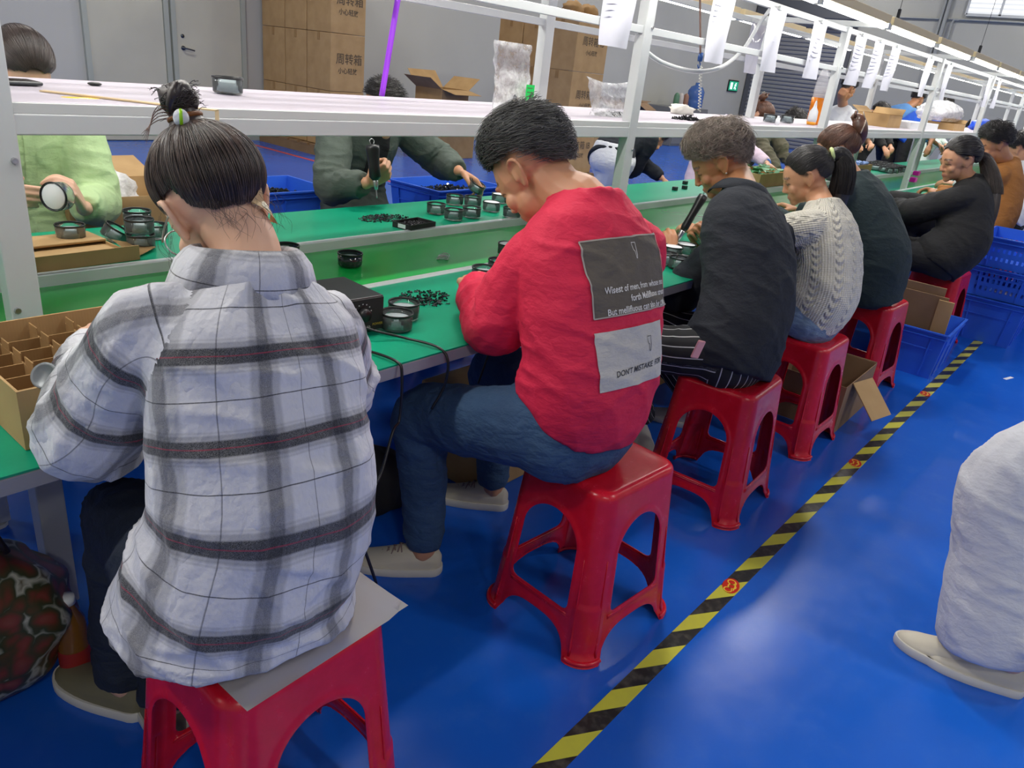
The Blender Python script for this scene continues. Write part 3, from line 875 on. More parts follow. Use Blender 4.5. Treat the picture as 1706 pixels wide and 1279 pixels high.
def tail(parent, m, pts, radii, seed=3, n=700, rad=0.0006, flat=1.0, name='ponytail', frizz=0.012):
    rs = np.random.RandomState(seed)
    bm = bmesh.new(); tube(bm, pts, radii, 28, 8, flat=flat)
    for v in bm.verts:
        pass
    me = bpy.data.meshes.new(name); bmesh.ops.recalc_face_normals(bm, faces=bm.faces)
    for i, v in enumerate(bm.verts):
        k = i % 28
        v.co += v.normal * (0.0025 * math.sin(k * 2.7) + 0.0015 * math.sin(k * 5.1))
    bm.to_mesh(me); bm.free()
    o = mesh_obj(name, me, m, parent)
    q = np.array(catmull([tuple(p) + (r,) for p, r in zip(pts, radii)], 4)); C = q[:, :3]; R = q[:, 3]
    T = np.gradient(C, axis=0); T /= np.linalg.norm(T, axis=1)[:, None]
    A = np.array([0.3, 0.9, 0.2]); A = A - T * (T @ A)[:, None]; A /= np.linalg.norm(A, axis=1)[:, None]; B = np.cross(T, A)
    S = []
    for _ in range(n):
        th = rs.uniform(0, 2 * PI) + 0.5 * rs.randn() * np.linspace(0, 1, len(C)); rr = R * (1.0 + 0.06 * rs.rand()) + frizz * rs.rand() ** 3 * np.linspace(0, 1, len(C)) ** 2
        if rs.rand() < 0.25: rr = rr * rs.uniform(0.6, 1)
        P = C + A * (np.cos(th) * rr)[:, None] * flat + B * (np.sin(th) * rr)[:, None]
        if rs.rand() < 0.3: P = P + (T[-1] * 0.03 * rs.rand())[None] * (np.linspace(0, 1, len(C)) ** 4)[:, None]
        S.append(P[:: max(1, len(C) // 12)][:12])
    k = min(len(s) for s in S)
    hair_curves_obj('strands', [s[:k] for s in S], rad, m, o)
    return o
def fly(parent, m, H, specs, rad=0.0004):
    """loose single hairs: list of local control points"""
    S = []
    for pts in specs:
        q = np.array(catmull([tuple(H @ Vector(p)) for p in pts], 4))
        idx = np.linspace(0, len(q) - 1, 10).round().astype(int); S.append(q[idx])
    return hair_curves_obj('loose_hairs', S, rad, m, parent)

# ------------------------------------------------------------------ shoes
def shoe(parent, ankle, toe, m_up, m_sole, length=0.265, z=0.0, name='shoe', lace=None, trim=None, tilt=0.0):
    a = Vector(ankle); t = Vector(toe); t.z = 0; t.normalize(); s = Vector((0, 0, 1)).cross(t)
    heel = Vector((a.x, a.y, 0)) - t * 0.06
    M = Matrix((s, t, Vector((0, 0, 1)))).transposed().to_4x4(); M.translation = Vector((heel.x, heel.y, z))
    if tilt: M = M @ Matrix.Rotation(tilt, 4, 'X')
    L = length
    def outline(y, k=1.0):
        u = y / L
        w = 0.034 + 0.016 * math.sin(PI * min(1, max(0, (u - 0.12) / 0.9)) ** 1.1)
        end = math.sqrt(max(0.0, 1 - ((u - 0.12) / 0.12) ** 2)) if u < 0.12 else (math.sqrt(max(0.0, 1 - ((u - 0.74) / 0.26) ** 2.4)) if u > 0.74 else 1)
        return w * end * k
    c = Cloth()
    rows = []
    ys = [L * q for q in (0.012, 0.05, 0.12, 0.22, 0.32, 0.42, 0.52, 0.62, 0.72, 0.82, 0.90, 0.96, 0.99)]
    hs = [0.060, 0.075, 0.083, 0.085, 0.086, 0.080, 0.070, 0.060, 0.052, 0.047, 0.042, 0.034, 0.026]
    for y, h in zip(ys, hs):
        w = outline(y, 0.97); ring = []
        for i in range(16):
            th = 2 * PI * i / 16; x = math.cos(th); q = math.sin(th)
            zz = 0.018 + (h - 0.018) * (q if q > 0 else 0) ** 0.8 + (0.004 * q if q < 0 else 0)
            ring.append(c.bm.verts.new(M @ Vector((w * math.copysign(abs(x) ** 0.7, x) * (1 - 0.35 * max(0, q) ** 2), y, zz))))
        rows.append(ring)
    for A, B in zip(rows[:-1], rows[1:]):
        for i in range(16): c.bm.faces.new((A[i], A[(i + 1) % 16], B[(i + 1) % 16], B[i]))
    c.bm.faces.new(rows[0][::-1]); c.bm.faces.new(rows[-1])
    me = c.fuse(0.005, 2)
    o = mesh_obj(name, me, m_up, parent)
    bm = bmesh.new()
    low, hi = [], []
    pts = []
    N = 40
    for i in range(N):
        u = i / N
        if u < 0.5: y = L * (0.5 - 0.5 * math.cos(2 * PI * u)); x = outline(max(1e-4, min(L - 1e-4, y)), 1.07)
        else: y = L * (0.5 - 0.5 * math.cos(2 * PI * u)); x = -outline(max(1e-4, min(L - 1e-4, y)), 1.07)
        pts.append((x, y))
    for zz, k in ((0.0, 0.95), (0.006, 1.0), (0.022, 1.0), (0.026, 0.96)):
        low.append([bm.verts.new(M @ Vector((x * k, L / 2 + (y - L / 2) * (1.0 if k < 1 else 1.012), zz))) for x, y in pts])
    for A, B in zip(low[:-1], low[1:]):
        for i in range(N): bm.faces.new((A[i], A[(i + 1) % N], B[(i + 1) % N], B[i]))
    bm.faces.new(low[0][::-1]); bm.faces.new(low[-1])
    bm_obj('sole', bm, m_sole, o, True, auto=50)
    if lace is not None:
        def lc(b):
            for k in range(5):
                y = L * (0.42 + 0.062 * k); h = 0.083 - 0.0095 * k
                tube(b, [M @ Vector((-0.022, y, h - 0.012)), M @ Vector((0, y + 0.006, h + 0.002)), M @ Vector((0.022, y + 0.012, h - 0.012))], 0.0022, 6, 4)
                tube(b, [M @ Vector((0.022, y, h - 0.012)), M @ Vector((0, y + 0.006, h + 0.003)), M @ Vector((-0.022, y + 0.012, h - 0.012))], 0.0022, 6, 4)
        one('lace', lc, lace, o, True)
    return o

# ------------------------------------------------------------------ a whole person
def person(label, base, face=0.0, s=1.0, female=True, skin=None, lean=(0.15, 0.35), head=(0, 0.6, 0), hc=None, neck=None, pel=None,
           wrists=None, hands=None, poles=None, arms=None, torso=None, top_mat=None, pant_mat=None, shoes=None, knees=None, ankles=None, toes=None,
           sleeve=(0.075, 0.062, 0.052, 0.045), sleeve_end=1.0, leg_r=(0.088, 0.070, 0.056), voxel=0.009, fold=0.005, shw=0.19, seat=0.485, hem=-0.09,
           top_name='shirt', stand=False, hair_fn=None, scalp='woman', hair_tint=None, seed=1, cat='person', group=None, legs=True, sk_voxel=None, name='person', collar_fn=None,
           shoulders=None, elbows=None, spine=None, fdir=1.0, fade_deg=9, hs=1.0, pelvis_k=1.0):
    R = Matrix.Rotation(face, 4, 'Z'); B = Vector((base[0], base[1], 0))
    def L(x, y, z): return B + R @ Vector((x, y, z))
    fw = (R @ Vector((0, 1, 0, 0))).to_3d() if False else R.to_3x3() @ Vector((0, 1, 0)); rt = R.to_3x3() @ Vector((1, 0, 0))
    hipz = (seat + 0.095 * s) if not stand else 0.92 * s
    pelv = Vector(pel) if pel is not None else L(0, 0, hipz)
    a1, a2 = lean
    chest = pelv + (fw * math.sin(a1) + Vector((0, 0, math.cos(a1)))) * 0.27 * s
    C7 = chest + (fw * math.sin(a2) + Vector((0, 0, math.cos(a2)))) * 0.235 * s
    if neck is not None:
        C7 = Vector(neck); chest = lerp(pelv, C7, 0.53) - fw * (0.045 * s) + Vector((0, 0, 0.01))
    ydir = (C7 - chest).normalized()
    HC = Vector(hc) if hc is not None else C7 + (fw * math.sin(a2 + 0.35) + Vector((0, 0, math.cos(a2 + 0.35)))) * 0.17 * s
    H = head_matrix(HC, head[0], head[1], head[2], face, s * hs)
    sh = shoulders or [C7 + rt * (-shw * s) - ydir * 0.098 * s + fw * 0.022 * s, C7 + rt * (shw * s) - ydir * 0.098 * s + fw * 0.022 * s]
    sh = [Vector(v) for v in sh]
    wr = [Vector(w) for w in wrists] if wrists else [L(-0.14, 0.42, 0.80), L(0.14, 0.42, 0.80)]
    up_, lo_ = arms or (0.275 * s, 0.245 * s)
    pl = poles or [(-0.55 * rt - 0.3 * fw + Vector((0, 0, -0.8))), (0.55 * rt - 0.3 * fw + Vector((0, 0, -0.8)))]
    el = []
    for k in (0, 1):
        if elbows and elbows[k] is not None:
            e = sh[k] + (Vector(elbows[k]) - sh[k]).normalized() * min(up_ * 1.06, (Vector(elbows[k]) - sh[k]).length); w_ = e + (wr[k] - e).normalized() * min(lo_ * 1.05, (wr[k] - e).length)
        else: e, w_ = ik(sh[k], wr[k], up_, lo_, pl[k])
        el.append(e); wr[k] = w_
    hips = [pelv - rt * 0.095 * s, pelv + rt * 0.095 * s]
    if stand:
        kn = knees or [L(-0.10, 0.02, 0.49 * s), L(0.10, 0.02, 0.49 * s)]; an = ankles or [L(-0.11, -0.01, 0.09), L(0.11, -0.01, 0.09)]
    else:
        kn = knees or [hips[0] + fw * 0.40 * s - rt * 0.05 + Vector((0, 0, -0.02)), hips[1] + fw * 0.40 * s + rt * 0.05 + Vector((0, 0, -0.02))]
        an = ankles or [Vector((kn[0].x, kn[0].y, 0.09)) + fw * 0.02, Vector((kn[1].x, kn[1].y, 0.09)) + fw * 0.02]
    kn = [Vector(v) for v in kn]; an = [Vector(v) for v in an]
    # ---- skin
    c = Cloth()
    head_pieces(c, H, female)
    nb = C7 + fw * 0.012 * s - ydir * 0.03
    nr = 0.050 if female else 0.057
    c.limb([nb - ydir * 0.05 + fw * .01, nb, H @ Vector((0, -0.030, -0.078)), H @ Vector((0, -0.022, -0.02))], [nr * 1.35 * s, nr * 1.12 * s, nr * 1.0 * s, nr * 0.98 * s], rec=False)
    c.torso([(pelv - Vector((0, 0, 0.03)), 0.13 * s, 0.09 * s, rt), (lerp(pelv, chest, .5), 0.115 * s, 0.08 * s, rt), (chest, 0.13 * s, 0.085 * s, rt), (lerp(chest, C7, .7), 0.11 * s, 0.06 * s, rt), (C7 - ydir * 0.01, 0.055 * s, 0.05 * s, rt)], fw, n=16, rec=False)
    for k in (0, 1):
        c.limb([lerp(C7, sh[k], 0.55) - ydir * 0.045, sh[k] - ydir * 0.008, lerp(sh[k], el[k], 0.5), el[k], lerp(el[k], wr[k], 0.35), lerp(el[k], wr[k], 0.75), wr[k]], [0.038 * s, 0.040 * s, 0.038 * s, 0.034 * s, 0.036 * s, 0.028 * s, 0.024 * s], rec=False)
        c.limb([hips[k], lerp(hips[k], kn[k], .5), kn[k], lerp(kn[k], an[k], .35), an[k], an[k] - Vector((0, 0, 0.03))], [0.070 * s, 0.062 * s, 0.050 * s, 0.047 * s, 0.034 * s, 0.034 * s], rec=False) if legs else None
        hd = (hands[k] if hands else None) or {}
        d_ = hd.get('d', (wr[k] - el[k]).normalized()); n_ = hd.get('n', Vector((0, 0, -1)) + (rt if k == 0 else -rt) * 0.4)
        if hd.get('show', True): hand_pieces(c, wr[k] + Vector(d_).normalized() * 0.012, d_, n_, right=(k == 1), curl=hd.get('curl', (0.45, 0.5, 0.55, 0.6)), thumb=hd.get('thumb', 0.5), s=s * hd.get('s', 1.0))
    me = c.fuse(sk_voxel or max(0.004, voxel * 0.6), 2 if (sk_voxel or 1) < 0.005 else 1)
    n = len(me.vertices); P = np.empty(n * 3); me.vertices.foreach_get('co', P); P = P.reshape(-1, 3)
    Hi = np.array(H.inverted()); Q = P @ Hi[:3, :3].T + Hi[:3, 3]
    tint = np.zeros((n, 4))
    inhead = (Q[:, 2] > -0.12) & (np.abs(Q[:, 0]) < 0.11) & (np.abs(Q[:, 1]) < 0.14) & (Q[:, 2] < 0.15)
    ht = hair_tint or (0.02, 0.016, 0.014)
    lip = inhead & (Q[:, 1] > 0.078) & (np.abs(Q[:, 2] + 0.0645) < 0.0085) & (np.abs(Q[:, 0]) < 0.024)
    tint[lip] = (0.42, 0.13, 0.11, 0.75)
    brow = inhead & (Q[:, 1] > 0.06) & (np.abs(Q[:, 2] - 0.025 - 0.05 * (0.028 - np.abs(np.abs(Q[:, 0]) - 0.028))) < 0.0042) & (np.abs(Q[:, 0]) > 0.011) & (np.abs(Q[:, 0]) < 0.05)
    tint[brow] = ht + (0.85,)
    lash = inhead & (Q[:, 1] > 0.055) & (np.abs(Q[:, 2] + 0.001) < 0.0026) & (np.abs(Q[:, 0]) > 0.016) & (np.abs(Q[:, 0]) < 0.046)
    tint[lash] = (0.015, 0.01, 0.01, 0.9)
    idx = np.where(inhead)[0]
    for i in idx:
        d = (Q[i] - CE) / RE
        rr = np.linalg.norm(d)
        if 0.8 < rr < 1.12:
            mg = hairline(d, scalp, None)
            if mg > -3: tint[i] = ht + (min(1.0, max(0.0, (mg + 3) / fade_deg)) * 0.95,)
    ca = me.color_attributes.new('tint', 'FLOAT_COLOR', 'POINT'); ca.data.foreach_set('color', tint.ravel())
    body = mesh_obj(name, me, skin, None)
    tag(body, label, cat, group)
    # ---- top
    t = Cloth()
    T = torso or [(-0.16, 0.185, 0.135), (0.0, 0.185, 0.14), (0.28, 0.160, 0.115), (0.52, 0.175, 0.118), (0.76, 0.182, 0.112), (0.90, 0.150, 0.088), (0.97, 0.095, 0.068), (1.03, 0.066, 0.060)]
    Lp = (chest - pelv).length; Lc = (C7 - chest).length; tm = Lp / (Lp + Lc)
    def sp(q):
        if spine is not None: return spine(q)
        if q < tm: 
            return pelv + (chest - pelv) * (q / tm) - (fw * 0.035 * s * math.sin(PI * max(0, q / tm)) if q > 0 else Vector((0, 0, 0)))
        return chest + (C7 - chest) * ((q - tm) / (1 - tm))
    rings = []
    for e in T:
        q, a, b = e[:3]; off = Vector(e[3]) if len(e) > 3 else Vector((0, 0, 0))
        rings.append((sp(q) + rt * off.x + fw * off.y + Vector((0, 0, off.z)), a * s, b * s, rt))
    t.torso(rings, fw)
    for k in (0, 1):
        inner = lerp(C7, sh[k], 0.50) - ydir * 0.045 * s
        we = lerp(el[k], wr[k], sleeve_end) if sleeve_end >= 0 else None
        if sleeve_end >= 0.05:
            t.limb([inner, sh[k], lerp(sh[k], el[k], 0.5), el[k], lerp(el[k], we, 0.5), we], [sleeve[0] * 0.62 * s, sleeve[0] * 0.86 * s, (sleeve[0] + sleeve[1]) / 2 * s, sleeve[1] * s, (sleeve[1] + sleeve[3]) / 2 * 1.04 * s, sleeve[3] * s], rnd=(0.4, 0.15), refdir=(0, 0, 1) if True else None)
        else:
            e2 = lerp(sh[k], el[k], 0.72)
            t.limb([inner, sh[k], lerp(sh[k], e2, 0.5), e2], [sleeve[0] * 0.62 * s, sleeve[0] * 0.9 * s, sleeve[0] * s, sleeve[1] * 1.1 * s], rnd=(0.5, 0.12))
    topo = t.finish(top_name, top_mat, body, voxel, 3, fold, seed, fdir=fdir, elbow=[(tuple(el[0]), 0.08, 1.1), (tuple(el[1]), 0.08, 1.1), (tuple(pelv), 0.12, 0.5)])
    # ---- trousers
    pants = None
    if legs:
        p = Cloth()
        if stand:
            p.torso([(pelv - Vector((0, 0, 0.06)), 0.13 * s, 0.11 * s, rt), (pelv + Vector((0, 0, 0.02)), 0.165 * s, 0.125 * s, rt), (pelv + Vector((0, 0, 0.12)), 0.145 * s, 0.105 * s, rt)], fw, n=20)
        else:
            p.torso([(pelv - Vector((0, 0, 0.088 * s)) - fw * 0.0, 0.150 * s * pelvis_k, 0.115 * s * pelvis_k, rt), (pelv - Vector((0, 0, 0.02)) - fw * 0.01, 0.178 * s * pelvis_k, 0.135 * s * pelvis_k, rt), (pelv + Vector((0, 0, 0.10)), 0.148 * s * pelvis_k, 0.11 * s * pelvis_k, rt)], fw, n=20)
        for k in (0, 1):
            p.limb([hips[k] + (fw * 0.0), lerp(hips[k], kn[k], .5), kn[k], lerp(kn[k], an[k], .45), an[k] + Vector((0, 0, 0.005))], [leg_r[0] * s, (leg_r[0] + leg_r[1]) / 2 * s, leg_r[1] * s, (leg_r[1] + leg_r[2]) / 2 * s, leg_r[2] * s], rnd=(0.6, 0.1), refdir=tuple(fw))
        pants = p.finish('trousers', pant_mat, body, max(voxel, 0.008), 3, fold * 0.8, seed + 5, elbow=[(tuple(kn[0]), 0.08, 1.2), (tuple(kn[1]), 0.08, 1.2)])
        if shoes:
            td = toes or [fw - rt * 0.15, fw + rt * 0.15]
            for k in (0, 1):
                shoe(body, an[k], td[k], shoes[0], shoes[1], 0.265 * s, lace=shoes[2] if len(shoes) > 2 else None)
    info = dict(body=body, H=H, HC=HC, C7=C7, chest=chest, pelv=pelv, sh=sh, el=el, wr=wr, kn=kn, an=an, fw=fw, rt=rt, top=topo, pants=pants, ydir=ydir, s=s)
    if hair_fn: hair_fn(info)
    if collar_fn: collar_fn(info)
    return info

def drape(name, m, parent, target, origin, right, up, outline=None, w=0.1, h=0.1, nx=24, ny=24, off=0.002, thick=0.001, verts=None, faces=None, warp=None):
    """lay a flat shape (a grid or given 2-D verts) onto a garment: cast along the inward normal and sit just above the cloth"""
    me_t = target.data
    bvh = BVHTree.FromPolygons([v.co for v in me_t.vertices], [p.vertices for p in me_t.polygons])
    O = Vector(origin); r = Vector(right).normalized(); u = Vector(up); u = (u - r * u.dot(r)).normalized(); n = r.cross(u)
    if verts is None:
        verts = [((i / nx - .5) * w, (j / ny - .5) * h) for j in range(ny + 1) for i in range(nx + 1)]
        faces = [(j * (nx + 1) + i, j * (nx + 1) + i + 1, (j + 1) * (nx + 1) + i + 1, (j + 1) * (nx + 1) + i) for j in range(ny) for i in range(nx)]
    P = []
    for x, y in verts:
        if warp: x, y = warp(x, y)
        p = O + r * x + u * y + n * 0.25
        hit, nn, idx, d = bvh.ray_cast(p, -n, 0.6)
        if hit is None:
            loc, nn, idx, d = bvh.find_nearest(O + r * x + u * y); hit = loc
            if nn.dot(n) < 0: nn = -nn
        P.append(hit + nn * off)
    me = bpy.data.meshes.new(name); me.from_pydata([tuple(p) for p in P], [], faces); me.update()
    return mesh_obj(name, me, m, parent)
def text_shape(txt, size, align='CENTER', bold=0.0, shear=0.0, dens=0.006, sx=1.0):
    """2-D outline of real lettering as (verts, faces), finely enough cut to follow cloth"""
    cu = bpy.data.curves.new('t', 'FONT'); cu.body = txt; cu.size = size; cu.align_x = align; cu.align_y = 'CENTER'; cu.resolution_u = 3; cu.offset = bold; cu.shear = shear
    o = bpy.data.objects.new('t', cu); COL.objects.link(o)
    dg = bpy.context.evaluated_depsgraph_get(); dg.update()
    me = bpy.data.meshes.new_from_object(o.evaluated_get(dg))
    bpy.data.objects.remove(o, do_unlink=True)
    bm = bmesh.new(); bm.from_mesh(me)
    bmesh.ops.triangulate(bm, faces=bm.faces)
    for _ in range(3):
        es = [e for e in bm.edges if e.calc_length() > dens]
        if not es: break
        bmesh.ops.subdivide_edges(bm, edges=es, cuts=1); bmesh.ops.triangulate(bm, faces=bm.faces)
    vs = [(v.co.x * sx, v.co.y) for v in bm.verts]; bm.verts.index_update()
    fs = [tuple(v.index for v in f.verts) for f in bm.faces]
    bm.free(); bpy.data.meshes.remove(me)
    return vs, fs
def text_flat(name, txt, size, m, parent, loc, rot, bold=0.0, thick=0.0004, sx=1.0, align='CENTER'):
    vs, fs = text_shape(txt, size, bold=bold, dens=10, align=align)
    me = bpy.data.meshes.new(name); me.from_pydata([(x * sx, y, thick) for x, y in vs], [], fs); me.update()
    return mesh_obj(name, me, m, parent, False, loc, rot)
# ================================================================== RED STOOLS
def m_stool():
    t = NT('red_plastic'); o = t.obj()
    v = t.noise(25, 5, o, 0.7)
    t.l.new(t.ramp(v, [(0.35, (0.56, 0.005, 0.018, 1)), (0.75, (0.66, 0.010, 0.030, 1))]), t.b.inputs['Base Color'])
    t.b.inputs['Roughness'].default_value = 0.27
    t.b.inputs['Subsurface Weight'].default_value = 0.0
    t.l.new(t.math('ADD', t.math('MULTIPLY', v, 0.16), 0.17), t.b.inputs['Roughness'])
    t.bump(t.noise(90, 4, o), 0.04, 0.002)
    return t.m
M_red = m_stool()
SH, STX, STY, SBX, SBY = 0.485, 0.160, 0.146, 0.198, 0.186
def st_half(z):
    t = 1 - z / SH
    f = t ** 1.05
    fl = 0.010 * max(0, 1 - z / 0.03)          # the foot turns outward
    return STX + (SBX - STX) * f + fl, STY + (SBY - STY) * f + fl
def st_pt(side, x, z, off=0.0):
    """side 0..3; x in -1..1 along the side; a rounded-square shell"""
    hx, hy = st_half(z); rc = 0.050 + 0.012 * (1 - z / SH)
    a, b = (hx, hy) if side % 2 == 0 else (hy, hx)
    # walk the outline: straight, then a quarter of the corner arc at each end
    st = a - rc; arc = rc * PI / 4; tot = st + arc; q = x * tot
    if abs(q) <= st: px, py = q, -b
    else:
        th = (abs(q) - st) / rc
        px = math.copysign(st + rc * math.sin(th), q); py = -(b - rc + rc * math.cos(th))
    nx, ny = (0, -1) if abs(q) <= st else (math.copysign(math.sin(th), q), -math.cos(th))
    px += nx * off; py += ny * off
    an = side * PI / 2
    if side % 2: px, py = px, py
    c, s = math.cos(an), math.sin(an)
    return Vector((px * c - py * s, px * s + py * c, z)), tot
def arch_sdf(x, z, tot):
    """openings of one side, in metres along the side: >0 inside plastic"""
    # upper arch
    zb, zt = 0.135, 0.390
    w = 0.088 + (0.390 - z) * 0.05
    if z > zt - 0.085: 
        k = (z - (zt - 0.085)) / 0.085; d1 = (math.hypot(x / w, max(0, k)) - 1) * 0.085
    else:
        d1 = abs(x) - w
        if z < zb + 0.02 and abs(x) > w - 0.02: d1 = math.hypot(abs(x) - (w - 0.02), (zb + 0.02) - z) - 0.02
        d1 = max(d1, zb - z)
    # lower opening between the feet
    wl = tot - 0.058 
    k = z / 0.085
    d2 = (math.hypot((abs(x) / wl) ** 1.6, max(0, k) ** 1.2) - 1) * 0.07
    return min(d1, d2)
def make_stool(label, loc, rz):
    root = thing('plastic_stool', label, 'stool', (loc[0], loc[1], 0), rz, 'red plastic stools along the bench')
    bm = bmesh.new()
    NX, NZ = 60, 62
    zs = [SH - 0.022 - (SH - 0.022) * j / NZ for j in range(NZ + 1)]
    allv = []
    for side in range(4):
        grid = []
        for j, z in enumerate(zs):
            row = []
            for i in range(NX + 1):
                x = -1 + 2 * i / NX
                p, tot = st_pt(side, x, z)
                row.append([x, z, tot])
            grid.append(row)
        # which cells survive, and snap their border onto the outline
        def sd(v): return arch_sdf(v[0] * v[2], v[1], v[2])
        keep = {}
        for j in range(NZ):
            for i in range(NX):
                cx = (grid[j][i][0] + grid[j][i + 1][0]) / 2; cz = (zs[j] + zs[j + 1]) / 2; tt = grid[j][i][2]
                keep[(j, i)] = arch_sdf(cx * tt, cz, tt) > 0
        for j in range(NZ + 1):
            for i in range(NX + 1):
                cells = [keep.get((j + a, i + b)) for a in (-1, 0) for b in (-1, 0)]
                if True in cells and False in cells and 0 < i < NX:
                    v = grid[j][i]
                    for _ in range(3):
                        e = 1e-4; f0 = sd(v); gx = (arch_sdf(v[0] * v[2] + e, v[1], v[2]) - f0) / e; gz = (arch_sdf(v[0] * v[2], v[1] + e, v[2]) - f0) / e
                        g = gx * gx + gz * gz
                        if g < 1e-6: break
                        sx = max(-0.006, min(0.006, f0 * gx / g)); sz = max(-0.006, min(0.006, f0 * gz / g))
                        v[0] -= sx / v[2]; v[1] = max(0.0, v[1] - sz)
        vv = [[bm.verts.new(st_pt(side, v[0], v[1], 0.004 * math.exp(-((arch_sdf(v[0] * v[2], v[1], v[2]) - 0.006) / 0.006) ** 2) + (0.0035 if abs(v[0]) > 0.74 and v[1] < 0.17 else 0))[0]) for v in row] for row in grid]
        for (j, i), k in keep.items():
            if k: bm.faces.new((vv[j][i], vv[j + 1][i], vv[j + 1][i + 1], vv[j][i + 1]))
        allv.append(vv)
    # rounded shoulder and seat
    ringsrc = []
    for side in range(4):
        for i in range(NX): ringsrc.append((side, -1 + 2 * i / NX))
    rings = []
    for k in range(0, 7):
        a = k / 6 * PI / 2; ins = 0.022 * (1 - math.cos(a)); z = SH - 0.022 + 0.022 * math.sin(a)
        rings.append([st_pt(s_, x, SH - 0.022, -ins)[0].copy() for s_, x in ringsrc]); 
        for p in rings[-1]: p.z = z
    for q, dz in ((0.86, -0.0025), (0.8, -0.003), (0.5, -0.003), (0.15, -0.003)):
        R_ = [Vector((p.x * q, p.y * q, SH + dz)) for p in rings[6]]; rings.append(R_)
    bv = [[bm.verts.new(p) for p in r] for r in rings]
    n = len(ringsrc)
    for A, B in zip(bv[:-1], bv[1:]):
        for i in range(n): bm.faces.new((A[i], A[(i + 1) % n], B[(i + 1) % n], B[i]))
    bm.faces.new(bv[-1])
    bmesh.ops.remove_doubles(bm, verts=bm.verts, dist=0.0008)
    bmesh.ops.delete(bm, geom=[v for v in bm.verts if not v.link_faces], context='VERTS')
    bmesh.ops.recalc_face_normals(bm, faces=bm.faces)
    me = bpy.data.meshes.new('shell'); bm.to_mesh(me); bm.free()
    o = mesh_obj('shell', me, M_red, root)
    m = o.modifiers.new('t', 'SOLIDIFY'); m.thickness = 0.0035; m.offset = -1
    dg = bpy.context.evaluated_depsgraph_get(); dg.update()
    me2 = bpy.data.meshes.new_from_object(o.evaluated_get(dg)); o.modifiers.clear(); o.data = me2
    sharp_edges(me2, 50)
    # ledge of each cross brace, ribs of each foot
    for side in range(4):
        def ledge(b):
            P = []
            for k in range(13):
                x = -0.62 + 1.24 * k / 12; p, tot = st_pt(side, x, 0.126, 0.0); P.append(p)
            for dz, r in ((0, 0.0045), (-0.006, 0.0035)):
                tube(b, [p + Vector((0, 0, dz)) for p in P], r, 6, 1)
        one('brace_rim', ledge, M_red, root, True)
    for side in range(4):
        def foot(b):
            P = [st_pt(side, x, 0.010, 0.003)[0] for x in (0.72, 0.86, 1.0)] + [st_pt((side + 1) % 4, x, 0.010, 0.003)[0] for x in (-0.86, -0.72)]
            tube(b, P, 0.007, 8, 4)
        one('foot_lip', foot, M_red, root, True)
        one('leg_rib', lambda b: tube(b, [st_pt(side, 0.80, z, 0.001)[0] for z in (0.02, 0.1, 0.2, 0.3)], [0.004, 0.004, 0.003, 0.001], 6, 3), M_red, root, True)
        one('leg_rib', lambda b: tube(b, [st_pt((side + 1) % 4, -0.80, z, 0.001)[0] for z in (0.02, 0.1, 0.2, 0.3)], [0.004, 0.004, 0.003, 0.001], 6, 3), M_red, root, True)
    return root
STOOLS = [((0.580, 0.935), 0.0, 'nearest red plastic stool, with a grey sheet on its seat under the plaid shirt'),
          ((1.555, 0.885), -0.08, 'red plastic stool under the person in the red sweatshirt'),
          ((2.455, 0.935), 0.05, 'red plastic stool under the person in striped trousers'),
          ((3.22, 0.945), 0.0, 'red plastic stool under the person in the cream knit sweater'),
          ((4.22, 0.955), -0.05, 'red plastic stool with a round sticker, between the open carton and the blue crate'),
          ((5.55, 0.90), -0.05, 'red plastic stool behind the flattened carton, under the person in the black blazer'),
          ((7.350, 0.98), 0.05, 'red plastic stool under the person in the tan jacket'),
          ((8.500, 0.98), 0.05, 'red plastic stool under the person in the white coat'),
          ((9.7, 0.80), 0.1, 'red plastic stool at the right edge, past the person in the white coat')]
st0 = None
for (lx, ly), rz, lab in STOOLS:
    if st0 is None: st0 = make_stool(lab, (lx, ly), rz)
    else:
        o = dup_tree(st0); o.location = (lx, ly, 0); o.rotation_euler.z = rz; o['label'] = lab
# grey paper on the first stool
def sheet(b):
    N = 14; g = [[b.verts.new((-0.165 + 0.33 * i / N, -0.15 + 0.30 * j / N, SH + 0.0035 + 0.003 * math.sin(i * 0.7) * math.sin(j * 0.5) + (0.006 if i > 12 else 0))) for i in range(N + 1)] for j in range(N + 1)]
    for j in range(N):
        for i in range(N): b.faces.new((g[j][i], g[j][i + 1], g[j + 1][i + 1], g[j + 1][i]))
    bmesh.ops.solidify(b, geom=b.faces[:], thickness=0.0015)
tag(one('paper_sheet', sheet, mat('grey_white_foam_sheet', rgb(222, 220, 218), 0.7, bump=0.05), None, True, loc=(0.600, 0.925, 0.004), rot=(0, 0, 0.03)), 'grey-white sheet lying on the nearest red stool under the plaid shirt', 'sheet')
# ================================================================== THE PEOPLE
SK1 = skin_mat('skin_light', rgb(222, 176, 148)); SK2 = skin_mat('skin_warm', rgb(205, 150, 115)); SK3 = skin_mat('skin_tan', rgb(186, 130, 92)); SK4 = skin_mat('skin_pale', rgb(232, 190, 165))
HB = hair_mat('hair_black', (0.018, 0.015, 0.014, 1)); HBR = hair_mat('hair_dark_brown', (0.032, 0.021, 0.017, 1)); HG = hair_mat('hair_grey_black', (0.070, 0.068, 0.064, 1), 0.5); HBW = hair_mat('hair_brown', (0.10, 0.04, 0.022, 1)); HASH = hair_mat('hair_ash_brown', (0.20, 0.160, 0.128, 1), 0.55)

